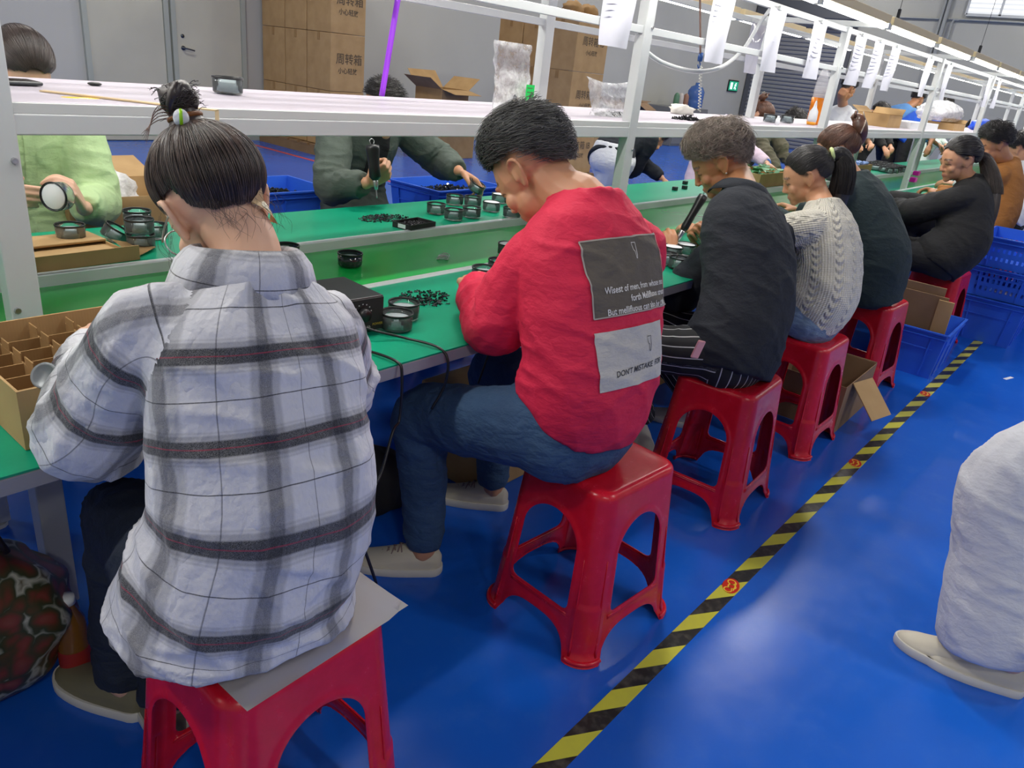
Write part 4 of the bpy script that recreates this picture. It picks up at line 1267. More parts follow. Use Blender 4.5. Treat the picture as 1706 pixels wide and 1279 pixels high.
def m_plaid():
    t = NT('plaid_flannel'); a = t.attr('fab'); s = t.add('ShaderNodeSeparateXYZ'); t.l.new(a.outputs['Vector'], s.inputs[0])
    o = t.obj(); wob = t.math('MULTIPLY', t.math('SUBTRACT', t.noise(6, 3, o), 0.5), 0.010)
    U = t.math('ADD', s.outputs[0], wob); Vv = t.math('ADD', s.outputs[1], wob)
    G = lambda g: (g, g, g, 1)
    fu = t.math('FRACT', t.math('ADD', t.math('DIVIDE', U, 0.132), 20.0)); fv = t.math('FRACT', t.math('ADD', t.math('DIVIDE', Vv, 0.122), 20.50))
    prof = [(0.0, G(0)), (0.28, G(0)), (0.30, G(0.25)), (0.32, G(0.12)), (0.35, G(0.45)), (0.38, G(0.35)), (0.40, G(0.95)), (0.56, G(0.95)), (0.58, G(0.4)), (0.62, G(0.42)), (0.64, G(0.1)), (0.66, G(0.22)), (0.68, G(0)), (0.985, G(0)), (0.99, G(0.9)), (1.0, G(0.9))]
    ch = t.ramp(fv, prof)
    profu = [(0.0, G(0)), (0.30, G(0)), (0.34, G(0.35)), (0.40, G(0.4)), (0.43, G(0.8)), (0.56, G(0.8)), (0.59, G(0.4)), (0.66, G(0.35)), (0.70, G(0)), (0.985, G(0)), (0.99, G(0.7)), (1.0, G(0.7))]
    cu = t.ramp(fu, profu)
    weave = t.noise(900, 1, o)
    base = t.mix(t.math('MULTIPLY', t.noise(30, 3, o), 0.3), (0.62, 0.62, 0.65, 1), (0.50, 0.50, 0.56, 1))
    w2 = t.math('ADD', t.math('MULTIPLY', weave, 0.7), 0.62)
    c = t.mix(t.math('MULTIPLY', t.math('MULTIPLY', ch, w2), 0.97, True), base, (0.010, 0.011, 0.015, 1))
    c = t.mix(t.math('MULTIPLY', t.math('MULTIPLY', cu, w2), 0.86, True), c, (0.016, 0.017, 0.024, 1))
    red = t.math('MULTIPLY', t.math('GREATER_THAN', fv, 0.475), t.math('LESS_THAN', fv, 0.490))
    c = t.mix(t.math('MULTIPLY', red, 0.55), c, (0.35, 0.02, 0.06, 1))
    t.l.new(c, t.b.inputs['Base Color']); t.b.inputs['Roughness'].default_value = 0.9; t.b.inputs['Sheen Weight'].default_value = 0.25
    wr_ = t.math('ABSOLUTE', t.math('SUBTRACT', t.noise(8, 4, t.scale(o, (1.5, 1.5, 1.0)), 0.55), 0.5))
    t.bump(t.math('ADD', t.math('MULTIPLY', wr_, 5.0), t.math('MULTIPLY', t.noise(500, 2, o), 0.12)), 0.5, 0.009)
    return t.m
def cloth_mat(name, col, bump=0.25, scale=450, rough=0.88, var=0.12, sheen=0.0, fold_bump=0.24):
    if name in MATS: return MATS[name]
    t = NT(name); o = t.obj()
    t.l.new(t.mix(t.math('MULTIPLY', t.noise(40, 5, o), var * 2), col, tuple(c * 0.72 for c in col[:3]) + (1,)), t.b.inputs['Base Color'])
    t.b.inputs['Roughness'].default_value = rough; t.b.inputs['Sheen Weight'].default_value = sheen
    wr_ = t.noise(9, 4, t.scale(o, (1.4, 1.4, 2.6)), 0.55); cr_ = t.math('ABSOLUTE', t.math('SUBTRACT', wr_, 0.5))
    h_ = t.math('ADD', t.math('MULTIPLY', cr_, 5.0), t.math('MULTIPLY', t.noise(scale, 2, o), 0.12 * bump * 4))
    t.bump(h_, fold_bump, 0.008)
    MATS[name] = t.m; return t.m
def m_denim(name, c1, c2):
    t = NT(name); o = t.obj()
    t.l.new(t.ramp(t.noise(5, 5, o), [(0.3, c1), (0.7, c2)]), t.b.inputs['Base Color']); t.b.inputs['Roughness'].default_value = 0.85
    wr_ = t.math('ABSOLUTE', t.math('SUBTRACT', t.noise(8, 4, t.scale(o, (1.2, 1.2, 2.2)), 0.55), 0.5))
    t.bump(t.math('ADD', t.math('MULTIPLY', wr_, 5.0), t.math('MULTIPLY', t.noise(600, 2, o), 0.15)), 0.5, 0.010); return t.m
def m_stripes():
    t = NT('black_striped_cloth'); a = t.attr('fab'); s = t.add('ShaderNodeSeparateXYZ'); t.l.new(a.outputs['Vector'], s.inputs[0])
    f = t.math('FRACT', t.math('DIVIDE', t.math('ADD', s.outputs[0], 5.0), 0.030))
    c = t.mix(t.math('GREATER_THAN', f, 0.90), (0.008, 0.008, 0.010, 1), (0.50, 0.50, 0.50, 1))
    t.l.new(c, t.b.inputs['Base Color']); t.b.inputs['Roughness'].default_value = 0.8; return t.m
def m_knit():
    t = NT('cream_cable_knit'); a = t.attr('fab'); s = t.add('ShaderNodeSeparateXYZ'); t.l.new(a.outputs['Vector'], s.inputs[0])
    U, Vv = s.outputs[0], s.outputs[1]
    col = t.math('SINE', t.math('MULTIPLY', U, 2 * PI / 0.075))
    cab = t.math('SINE', t.math('ADD', t.math('MULTIPLY', Vv, 2 * PI / 0.030), t.math('MULTIPLY', t.math('ABSOLUTE', col), 4.0)))
    rib = t.math('SINE', t.math('MULTIPLY', U, 2 * PI / 0.009))
    fine = t.math('SINE', t.math('MULTIPLY', Vv, 2 * PI / 0.006))
    sel = t.math('GREATER_THAN', col, 0.25)
    h = t.math('ADD', t.math('MULTIPLY', t.math('MULTIPLY', cab, sel), 0.8), t.math('ADD', t.math('MULTIPLY', rib, 0.22), t.math('MULTIPLY', fine, 0.12)))
    t.b.inputs['Base Color'].default_value = rgb(216, 210, 194); t.b.inputs['Roughness'].default_value = 0.95; t.b.inputs['Sheen Weight'].default_value = 0.3
    t.bump(h, 0.9, 0.006); return t.m
M_plaid = m_plaid()
M_redc = cloth_mat('red_jersey', rgb(214, 28, 68), 0.12, 500, 0.75, 0.05)
M_jean = m_denim('blue_denim', (0.022, 0.055, 0.12, 1), (0.04, 0.095, 0.19, 1)); M_jean2 = m_denim('pale_denim', (0.10, 0.16, 0.26, 1), (0.20, 0.28, 0.40, 1)); M_djean = m_denim('dark_denim', (0.010, 0.016, 0.032, 1), (0.02, 0.03, 0.05, 1))
M_navy = cloth_mat('near_black_navy', (0.010, 0.013, 0.020, 1)); M_blk = cloth_mat('black_cloth', (0.012, 0.012, 0.013, 1)); M_dgreen = cloth_mat('dark_green_wool', (0.012, 0.025, 0.028, 1))
M_grey_jk = cloth_mat('grey_green_jacket', rgb(78, 88, 80), 0.2, 200); M_mint = cloth_mat('pale_green_shirt', rgb(186, 212, 158), 0.15, 300)
M_tan = cloth_mat('tan_suede', rgb(160, 104, 48), 0.25, 200); M_wht = cloth_mat('white_cloth', rgb(212, 214, 218), 0.15, 250, var=0.04); M_olive = cloth_mat('olive_puffer', rgb(96, 92, 74), 0.15, 200)
M_blue = cloth_mat('royal_blue_polo', rgb(20, 80, 190)); M_dblue = cloth_mat('denim_shirt_blue', rgb(90, 140, 195)); M_pink = cloth_mat('pale_pink_blouse', rgb(220, 200, 215)); M_grey = cloth_mat('grey_cloth', rgb(125, 125, 125)); M_black_tr = cloth_mat('black_trousers', (0.01, 0.01, 0.012, 1))
M_cream_sh = mat('cream_leather', rgb(205, 198, 178), 0.5, var=0.05); M_sole = mat('white_rubber', rgb(215, 212, 200), 0.55); M_lace = mat('grey_lace', rgb(140, 120, 115), 0.8); M_ol_sh = mat('olive_canvas', rgb(120, 115, 90), 0.7); M_pk_sh = mat('pink_canvas', rgb(205, 150, 165), 0.7)
M_grn = mat('green_hair_bead', rgb(150, 210, 20), 0.35); M_gold = mat('amber_tie', rgb(120, 70, 30), 0.5)

# ---- 1: plaid shirt, hair bun
def hair1(I):
    H = I['H']; b = I['body']
    ax = np.array([0.0, -0.30, 1.0])
    cap = make_hair(b, H, HBR, ax, 'woman', 0.009, 0.0026, 4200, 'updo', rad=0.00045, lift=0.006, seed=4, top=lambda d: 0.010 * max(0, d[2]) ** 1.5)
    S2 = make_hair(b, H, hair_mat('hair_brown_light', (0.085, 0.055, 0.042, 1)), ax, 'woman', 0.0085, 0.0, 1500, 'updo', rad=0.0004, lift=0.008, seed=44, top=lambda d: 0.010 * max(0, d[2]) ** 1.5); S2.name = 'hair_underlayer'
    A = Vector(ax).normalized(); top = Vector(on_skull(ax, 0.012))
    X = A.cross(Vector((0, 1, 0))).normalized(); Y = A.cross(X)
    one('hair_base', lambda m: tube(m, [H @ (top - A * 0.016), H @ (top - A * 0.002), H @ (top + A * 0.010), H @ (top + A * 0.022)], [0.040, 0.029, 0.023, 0.021], 24, 5), HBR, cap, True)
    def coil(m):
        c = top + A * 0.038
        P = []; R = []
        for k in range(15):
            a = k * 0.62; r = 0.011 + 0.002 * math.sin(a * 1.3); P.append(H @ (c + X * r * math.cos(a) + Y * r * math.sin(a) + A * (0.010 * math.sin(a * 0.5) + 0.0008 * k))); R.append(0.0135 if 0 < k < 14 else 0.006)
        tube(m, P, R, 16, 4)
        for q in range(3):
            a0 = q * 2.1
            tube(m, [H @ (c + X * 0.021 * math.cos(a0 + t * 0.5) + Y * 0.021 * math.sin(a0 + t * 0.5) + A * (-0.018 + 0.013 * t)) for t in range(4)], [0.005, 0.008, 0.009, 0.005], 10, 4)
    bun = one('bun', coil, HBR, cap, True)
    rs = np.random.RandomState(9); S = []
    c = top + A * 0.038
    for k in range(900):
        a0 = rs.uniform(0, 6.28); e = rs.uniform(-1.1, 1.1); ts = np.linspace(0, 1, 8); a = a0 + ts * rs.uniform(0.6, 1.6); ee = e + (rs.randn() * 0.5) * ts
        rr = 0.0255 + 0.003 * rs.rand(); S.append(np.array([tuple(H @ (c + X * rr * math.cos(q) * math.cos(w) + Y * rr * math.sin(q) * math.cos(w) + A * 0.026 * math.sin(w))) for q, w in zip(a, ee)]))
    for k in range(50):
        a0 = rs.uniform(0, 6.28); p = c + X * 0.022 * math.cos(a0) + Y * 0.022 * math.sin(a0) + A * rs.uniform(-0.03, 0.02); d = (X * math.cos(a0) + Y * math.sin(a0) + A * rs.uniform(-0.2, 0.9)).normalized()
        S.append(np.array([tuple(H @ (p + d * 0.018 * t * rs.uniform(.7, 1.1) + A * 0.003 * math.sin(4 * t))) for t in np.linspace(0, 1, 8)]))
    hair_curves_obj('strands', S, 0.0005, HBR, bun)
    # tie with green bead
    one('hair_tie', lambda m: tube(m, [H @ (top + A * 0.011 + X * 0.0235 * math.cos(q) + Y * 0.0235 * math.sin(q)) for q in np.linspace(0, 2 * PI, 17)], 0.004, 8, 3), M_gold, b, True)
    toc = (H.inverted() @ Vector((0, 0, CAMH)) - top).normalized(); toc = (toc - A * toc.dot(A)).normalized(); side = A.cross(toc)
    pc = H @ (top + A * 0.007 + toc * 0.032 - side * 0.006)
    bd = one('hair_bead', lambda m: (bmesh.ops.create_uvsphere(m, u_segments=20, v_segments=12, radius=0.011)), M_wht, b, True, loc=pc); bd.scale = (1, 1, 1.15); bd['label'] = 'white and lime green hair bead'
    g = one('bead_stripe', lambda m: bmesh.ops.create_uvsphere(m, u_segments=20, v_segments=12, radius=0.0113), M_grn, bd, True, loc=(0, 0, 0)); g.scale = (0.55, 1.03, 1.02); g.rotation_euler = (0, 0, math.atan2(-pc.y, -pc.x) + PI / 2 + PI)
    # loose hairs at nape and sides
    L = []
    for k in range(46):
        x = rs.uniform(-0.06, 0.06); p = np.array([x, -0.085, -0.02 + rs.uniform(-0.02, 0.02)])
        L.append([p, p + [rs.randn() * .004, -0.004, -0.012], p + [rs.randn() * .008, -0.003 + .004 * rs.randn(), -0.026 - 0.01 * rs.rand()], p + [rs.randn() * .012, 0.004, -0.040 - 0.012 * rs.rand()]])
    for k in range(16):
        sx = -1 if k % 3 else 1; p = np.array([sx * 0.074, 0.02 + rs.uniform(-.02, .02), 0.0 + rs.uniform(-.02, .03)])
        L.append([p, p + [sx * 0.012, 0.006, -0.02], p + [sx * (0.016 + .008 * rs.rand()), 0.01, -0.05], p + [sx * (0.004 + .01 * rs.rand()), 0.012 * rs.randn(), -0.085]])
    fly(cap, HBR, H, L, 0.00018)
    fly(cap, HBW, H, [[tuple(top + A * 0.014), tuple(top + A * 0.016 - Vector((0.045, 0.005 * k, 0.004 - 0.003 * k))), tuple(top + A * 0.014 - Vector((0.085, 0.012, 0.024 + 0.004 * k)))] for k in range(5)], 0.0006)
    # glasses
    gl = one('glasses', lambda m: [(tube(m, [H @ Vector((sx * 0.083, -0.012, 0.008)), H @ Vector((sx * 0.077, 0.02, 0.010)), H @ Vector((sx * 0.073, 0.06, 0.006)), H @ Vector((sx * 0.064, 0.098, 0.004))], 0.0016, 8, 3),
        tube(m, [H @ Vector((sx * 0.034 + 0.027 * math.cos(q), 0.104 - abs(0.03 * math.cos(q)) * 0.15, -0.004 + 0.023 * math.sin(q))) for q in np.linspace(0, 2 * PI, 17)], 0.0014, 6, 2)) for sx in (-1, 1)] + [tube(m, [H @ Vector((-0.008, 0.105, 0)), H @ Vector((0, 0.108, 0.003)), H @ Vector((0.008, 0.105, 0))], 0.0014, 6, 2)], M_steel, b, True)
    # plaster behind the right ear
    pl = drape('adhesive_plaster', mat('plaster_tan', rgb(200, 170, 125), 0.6), b, b, H @ Vector((0.046, -0.076, -0.034)), H.to_3x3() @ Vector((0.62, 0.35, -0.62)), H.to_3x3() @ Vector((0.4, 0.3, 0.9)), w=0.060, h=0.026, nx=14, ny=8, off=0.008)
    pl['label'] = 'tan adhesive plaster'
    drape('plaster_pad', mat('plaster_pad', rgb(225, 215, 190), 0.6), pl, b, H @ Vector((0.046, -0.076, -0.034)), H.to_3x3() @ Vector((0.62, 0.35, -0.62)), H.to_3x3() @ Vector((0.4, 0.3, 0.9)), w=0.020, h=0.018, nx=8, ny=8, off=0.0088)
def col1(I):
    c = collar('collar', M_plaid, I['body'], I['C7'] + I['fw'] * 0.016 + I['ydir'] * 0.004, I['ydir'] * 0.9 + I['fw'] * 0.2, I['fw'], 0.060, 0.030, 0.024, 0.044, 0.6, fab=(0.03, 0.075), sx=1.12)
P1 = person('person seated nearest in a black and white plaid shirt with a hair bun and glasses', (0.58, 0.93), 0.0, 1.0, True, SK1,
    neck=(0.600, 0.985, 1.095), pel=(0.545, 0.950, 0.575), hc=at(362, 352, y=1.075), hs=0.93, head=(-0.10, 0.62, 0.19), knees=[(0.52, 1.36, 0.50), (0.74, 1.38, 0.50)], shoulders=[at(252, 545, y=1.0), at(545, 548, y=1.0)],
    wrists=[at(160, 585, y=1.36), (0.78, 1.34, 0.82)], arms=(0.30, 0.26), elbows=[at(150, 722, y=1.13), at(560, 645, y=1.13)],
    torso=[(-0.115, 0.198, 0.160, (-.005, -0.02, 0)), (-0.02, 0.202, 0.158, (-.005, -0.012, 0)), (0.12, 0.192, 0.146, (-.005, -0.004, 0)), (0.34, 0.176, 0.132, (0, 0, 0)), (0.56, 0.166, 0.120), (0.74, 0.172, 0.110), (0.86, 0.158, 0.092), (0.94, 0.112, 0.073), (1.0, 0.060, 0.054)],
    sleeve=(0.074, 0.076, 0.074, 0.060), sleeve_end=0.95, leg_r=(0.080, 0.072, 0.058), pelvis_k=0.88, top_mat=M_plaid, pant_mat=M_djean, shoes=(M_ol_sh, M_sole),
    ankles=[at(205, 1120, z=0.10), at(275, 1160, z=0.10)], toes=[Vector((-0.35, 1, 0)), Vector((0.25, 1, 0))], voxel=0.0055, sk_voxel=0.0042, fold=0.009, hair_fn=hair1, collar_fn=col1, seed=3, hair_tint=(0.03, 0.02, 0.017), top_name='plaid_shirt')

# ---- 2: red sweatshirt, short grey-black hair
def short_hair(m, length=0.04, n=5200, thick=0.012, style='man', lift=0.008, rad=0.0005, curl=0.1, seed=2, topv=None, flow=None, groove=0.002):
    def f(I):
        make_hair(I['body'], I['H'], m, (0.0, -0.55, 1.0), style, thick, groove, n, 'short', length, lift, rad, seed, 0.12, curl=curl, top=topv, flow=flow)
    return f
def hn(d, k=1.0): return 0.0045 * k * (noise.noise(Vector((d[0] * 5, d[1] * 5, d[2] * 5))) + 0.6 * noise.noise(Vector((d[0] * 11 + 7, d[1] * 11, d[2] * 11))))
top_crop = lambda d: 0.019 * max(0, min(1, (d[2] - 0.12) * 1.4)) * (1.0 if d[1] > -0.6 else 0.7) + hn(d, 1.0 if d[2] > 0.1 else 0.3)
def col2(I):
    r, f, u = frame_from(I['fw'], I['ydir'])
    c = I['C7'] - I['ydir'] * 0.020 + I['fw'] * 0.012
    one('neck_rib', lambda b: tube(b, [c + r * 0.084 * math.cos(q) + f * 0.070 * math.sin(q) - u * 0.02 * max(0, math.sin(q)) for q in np.linspace(0, 2 * PI, 25)], 0.0085, 10, 3), M_redc, I['body'], True)
P2 = person('person in a red sweatshirt with printed grey and white back panels', (1.54, 0.90), -0.11, 1.08, False, SK2,
    neck=at(975, 320, y=1.035), pel=(1.465, 0.955, 0.600), hc=at(890, 288, y=1.18), head=(0.24, 0.84, 0.0), shoulders=[at(893, 428, y=1.06), at(1062, 412, y=1.00)],
    wrists=[(1.62, 1.48, 0.82), (1.86, 1.38, 0.80)], arms=(0.31, 0.27), elbows=[at(828, 540, y=1.15), None], poles=[Vector((-0.8, 0.1, -0.75)), Vector((0.8, -0.1, -0.7))],
    torso=[(0.08, 0.155, 0.130, (0, -0.01, 0)), (0.12, 0.170, 0.138, (0, -0.01, 0)), (0.28, 0.172, 0.132), (0.5, 0.180, 0.128), (0.72, 0.184, 0.120), (0.86, 0.158, 0.098), (0.94, 0.112, 0.080), (1.0, 0.076, 0.068)],
    sleeve=(0.078, 0.076, 0.066, 0.052), sleeve_end=0.92, leg_r=(0.096, 0.078, 0.050), top_mat=M_redc, pant_mat=M_jean, shoes=(M_cream_sh, M_sole, M_lace),
    knees=[at(705, 695, z=0.50), (1.72, 1.42, 0.50)], ankles=[at(706, 902, z=0.10), at(822, 800, z=0.10)], toes=[Vector((-0.64, 0.76, 0)), Vector((-0.5, 0.8, 0))], voxel=0.0055, sk_voxel=0.0042, fold=0.007,
    hair_fn=short_hair(HG, 0.034, 9500, 0.006, [(0, 26), (38, 26), (55, 20), (75, 20), (95, 17), (118, 0), (145, -36), (180, -42)], 0.010, 0.00055, 0.25, 5, top_crop, flow=lambda d: (0, 0.6, 0.1)), collar_fn=col2, scalp='man', seed=8, hair_tint=(0.05, 0.042, 0.036), top_name='sweatshirt', fade_deg=22)
# back panels
def back_panels(I):
    M_pan = cloth_mat('grey_brown_panel', rgb(98, 90, 80), 0.15, 300, 0.8); M_pw = cloth_mat('white_panel', rgb(196, 192, 184), 0.1, 300, 0.8); M_pr = mat('white_print', rgb(225, 222, 215), 0.7); M_dk = mat('dark_print', rgb(60, 60, 62), 0.7)
    rt, up = I['rt'], I['ydir']; top = I['top']; b = I['body']
    c1 = lerp(I['chest'], I['C7'], 0.42) - rt * 0.005 - I['fw'] * 0.15
    w, h = 0.262, 0.170
    p1 = drape('back_panel', M_pan, b, top, c1, rt, up, w=w, h=h, nx=34, ny=28, off=0.003); p1['label'] = 'grey-brown back panel with white lettering'
    drape('panel_border', mat('panel_border', rgb(170, 160, 150), 0.7), p1, top, c1, rt, up, off=0.0034, verts=[v for a in np.linspace(0, 1, 60) for v in ()] or None, w=0.001, h=h) if False else None
    def border():
        vs = []; fs = []
        e = 0.0016; X = w / 2; Y = h / 2
        def seg(x0, y0, x1, y1, n=30):
            dx, dy = x1 - x0, y1 - y0; L = math.hypot(dx, dy); nx, ny = -dy / L * e, dx / L * e
            base = len(vs)
            for i in range(n + 1):
                t = i / n; vs.append((x0 + dx * t - nx, y0 + dy * t - ny)); vs.append((x0 + dx * t + nx, y0 + dy * t + ny))
            for i in range(n): fs.append((base + 2 * i, base + 2 * i + 2, base + 2 * i + 3, base + 2 * i + 1))
        seg(-X, -Y, X, -Y); seg(X, -Y, X, Y); seg(X, Y, -X, Y); seg(-X, Y, -X, -Y)
        return vs, fs
    vs, fs = border(); drape('panel_stitching', mat('panel_border', rgb(170, 160, 150), 0.7), p1, top, c1, rt, up, off=0.0042, verts=vs, faces=fs)
    for txt, dx, dy, sz in (('Wisest of men, from whose mouth issued', -0.100, -0.028, 0.0205), ('forth Mellifluous streams.', -0.030, -0.052, 0.0200), ('But mellifluous can also be used of those', -0.100, -0.076, 0.0205)):
        vs, fs = text_shape(txt, sz, 'LEFT', 0.0003, sx=0.83)
        vs = [(x + dx, y + dy) for x, y in vs]; ok = [max(vs[i][0] for i in f) < w / 2 - 0.004 for f in fs]
        fs = [f for f, k in zip(fs, ok) if k]
        drape('printed_line', M_pr, p1, top, c1, rt, up, off=0.0045, verts=vs, faces=fs)
    # comma outline
    def comma(cx, cy, k, e):
        pts = [(-.5, 1), (.5, 1), (.5, -.1), (.42, -.5), (.15, -.95), (-.05, -.9), (.0, -.4), (.02, -.1), (-.1, .0), (-.28, .05), (-.38, .3)]
        vs = []; fs = []; n = len(pts)
        for i, (x, y) in enumerate(pts):
            x0, y0 = pts[i - 1]; x1, y1 = pts[(i + 1) % n]; tx, ty = x1 - x0, y1 - y0; L = math.hypot(tx, ty); nx, ny = -ty / L, tx / L
            vs.append((cx + x * k * 0.85 - nx * e, cy + y * k - ny * e)); vs.append((cx + x * k * 0.85 + nx * e, cy + y * k + ny * e))
        for i in range(n):
            j = (i + 1) % n; fs.append((2 * i, 2 * j, 2 * j + 1, 2 * i + 1))
        return vs, fs
    vs, fs = comma(0.016, 0.052, 0.019, 0.0011); drape('comma_print', M_pr, p1, top, c1, rt, up, off=0.0045, verts=vs, faces=fs)
    c2 = lerp(I['pelv'], I['C7'], 0.385) - rt * 0.010 - I['fw'] * 0.15
    p2 = drape('back_panel', M_pw, b, top, c2, rt, up, w=0.225, h=0.135, nx=34, ny=24, off=0.003, warp=lambda x, y: (x - 0.06 * (y) , y + 0.0)); p2['label'] = 'white lower back panel with a dark printed line'
    vs, fs = comma(0.045, 0.020, 0.018, 0.0008); drape('comma_print', M_dk, p2, top, c2, rt, up, off=0.0045, verts=vs, faces=fs)
    vs, fs = text_shape('DON\'T MISTAKE  FOR', 0.019, 'LEFT', 0.0002, shear=0.2, sx=0.9); vs = [(x - 0.070, y - 0.034 + 0.04 * (x - 0.0)) for x, y in vs]
    drape('printed_line', M_dk, p2, top, c2, rt, up, off=0.0045, verts=vs, faces=fs)
back_panels(P2)

# ---- 3: dark shirt, ash brown hair, screwdriver to his eye
def col3(I):
    collar('collar', M_navy, I['body'], I['C7'] + I['fw'] * 0.014 - I['ydir'] * 0.014, I['ydir'] + I['fw'] * 0.1, I['fw'], 0.068, 0.034, 0.028, 0.036, 0.7)
    H = I['H']
    for sx in (-1, 1):
        one('earring', lambda b: bmesh.ops.create_uvsphere(b, u_segments=12, v_segments=8, radius=0.0035), M_steel, I['body'], True, loc=H @ Vector((sx * 0.077, -0.006, -0.033)))
P3 = person('person in a near-black shirt and striped trousers holding a screwdriver up to the face', (2.44, 0.95), -0.08, 1.04, False, SK3,
    neck=at(1240, 318, y=1.13), pel=(2.44, 0.97, 0.580), hc=at(1198, 272, y=1.28), head=(0.62, 0.62, 0.0), shoulders=[at(1212, 408, y=1.15), at(1300, 400, y=1.10)],
    wrists=[at(1116, 430, y=1.45), at(1170, 412, y=1.45)], arms=(0.30, 0.26), elbows=[at(1128, 492, y=1.28), None], poles=[Vector((-0.8, -0.1, -0.75)), Vector((0.8, -0.1, -0.7))],
    hands=[dict(d=Vector((0.25, 0.35, 0.6)), n=Vector((0.5, 0.3, -0.6)), curl=(0.5, 0.5, 0.6, 0.6), thumb=0.6), dict(d=Vector((-0.45, 0.25, 0.62)), n=Vector((-0.5, -0.9, 0.0)), curl=(0.75, 0.8, 0.85, 0.85), thumb=0.7)],
    torso=[(-0.15, 0.165, 0.14, (0, -0.02, 0)), (0.0, 0.185, 0.15, (0, -0.02, 0)), (0.25, 0.180, 0.138), (0.5, 0.185, 0.13), (0.72, 0.186, 0.12), (0.86, 0.162, 0.095), (0.94, 0.115, 0.076), (1.0, 0.076, 0.068)],
    sleeve=(0.076, 0.072, 0.062, 0.048), sleeve_end=0.80, top_mat=M_navy, pant_mat=m_stripes(), shoes=(mat('white_print_canvas', rgb(200, 196, 190), 0.6), M_sole),
    knees=[(2.20, 1.32, 0.52), (2.62, 1.42, 0.50)], ankles=[at(1068, 690, z=0.10), at(1160, 670, z=0.12)], toes=[Vector((-0.6, -0.5, 0)), Vector((-0.3, 0.9, 0))], voxel=0.008, sk_voxel=0.0045, fold=0.006,
    hair_fn=short_hair(HASH, 0.050, 9000, 0.006, [(0, 24), (38, 22), (55, 12), (75, 15), (95, 14), (118, -6), (145, -34), (180, -42)], 0.013, 0.0006, 0.2, 7, lambda d: 0.019 * max(0, min(1, (d[2] - 0.04) * 1.3)) + hn(d, 1.2 if d[2] > 0.05 else 0.3), flow=lambda d: (0, 0.5, -0.1)), collar_fn=col3, scalp='man', fade_deg=18, seed=12, hair_tint=(0.05, 0.04, 0.03))

# ---- 4: cream cable-knit sweater, ponytail
def hair4(I):
    H = I['H']; b = I['body']
    ax = (0.0, -0.95, 0.30)
    cap = make_hair(b, H, HB, ax, 'woman', 0.009, 0.0015, 3000, 'updo', rad=0.0007, seed=14)
    top = Vector(on_skull(np.array(ax), 0.012)); T = H @ top
    one('hair_tie', lambda m: tube(m, [H @ (top + Vector((0.020 * math.cos(q), -0.006, 0.020 * math.sin(q)))) for q in np.linspace(0, 2 * PI, 13)], 0.0075, 8, 3), mat('lime_hair_tie', rgb(205, 220, 150), 0.7), b, True)
    tail(cap, HB, [T, T + Vector((0.03, -0.035, 0.0)), T + Vector((0.045, -0.06, -0.07)), T + Vector((0.045, -0.065, -0.18)), T + Vector((0.05, -0.06, -0.29)), T + Vector((0.06, -0.05, -0.38))], [0.018, 0.030, 0.040, 0.038, 0.024, 0.005], seed=4, n=900, rad=0.0007, frizz=0.03)
def plain_hair(m, style='man', n=2500, thick=0.010, length=0.035, rad=0.0009, seed=2, topv=None):
    return short_hair(m, length, n, thick, style, 0.010, rad, 0.15, seed, topv if topv else top_crop)
P4 = person('person in a cream cable-knit sweater with a ponytail held by a pale green tie', (3.22, 0.97), 0.02, 0.97, True, SK2,
    neck=at(1372, 333, y=1.035), pel=(3.22, 0.965, 0.575), hc=at(1342, 296, y=1.15), head=(0.45, 0.45, 0.0), shw=0.165,
    wrists=[(3.10, 1.48, 0.82), (3.45, 1.45, 0.82)], torso=[(-0.06, 0.150, 0.13, (0, -0.01, 0)), (0.08, 0.175, 0.145, (0, -0.01, 0)), (0.25, 0.178, 0.14), (0.5, 0.172, 0.13), (0.72, 0.168, 0.12), (0.86, 0.150, 0.095), (0.94, 0.11, 0.076), (1.0, 0.07, 0.062)],
    sleeve=(0.078, 0.070, 0.062, 0.050), top_mat=m_knit(), pant_mat=M_jean2, shoes=(M_pk_sh, M_sole), ankles=[at(1290, 625, z=0.10), (3.42, 1.28, 0.10)], toes=[Vector((-0.3, -0.5, 0)), Vector((0.1, 1, 0))],
    voxel=0.008, sk_voxel=0.006, fold=0.005, hair_fn=hair4, seed=21, top_name='sweater')
# ---- 5: dark green jacket, brown hair twisted into a clip
def hair5(I):
    H = I['H']; b = I['body']; ax = (0.0, -0.85, 0.55)
    cap = make_hair(b, H, HBW, ax, 'woman', 0.012, 0.0018, 2500, 'updo', rad=0.0008, seed=24)
    top = Vector(on_skull(np.array(ax), 0.012))
    one('hair_twist', lambda m: (tube(m, [H @ (top + Vector(v)) for v in ((0.0, 0.02, -0.085), (0.012, -0.012, -0.05), (-0.006, -0.024, -0.005), (0.006, -0.02, 0.035), (0.0, 0.0, 0.062))], [0.016, 0.030, 0.034, 0.030, 0.012], 18, 5),
        [tube(m, [H @ (top + Vector((sx * 0.012, -0.01, 0.05))), H @ (top + Vector((sx * 0.03, -0.02, 0.075))), H @ (top + Vector((sx * 0.05, -0.015, 0.06)))], [0.008, 0.006, 0.002], 8, 4) for sx in (-1, 1)]), HBW, cap, True)
    def clip(m):
        for sx in (-1, 1):
            tube(m, [H @ (top + Vector((sx * 0.006, -0.052, 0.03))), H @ (top + Vector((sx * 0.022, -0.05, 0.015))), H @ (top + Vector((sx * 0.034, -0.038, -0.005))), H @ (top + Vector((sx * 0.036, -0.02, -0.03)))], 0.0035, 8, 4)
        tube(m, [H @ (top + Vector((0.018 * math.cos(q), -0.05, 0.045 + 0.016 * math.sin(q)))) for q in np.linspace(0, 2 * PI, 13)], 0.003, 8, 3)
    one('hair_clip', clip, mat('beige_hair_clip', rgb(175, 160, 145), 0.4, 0.3), b, True)
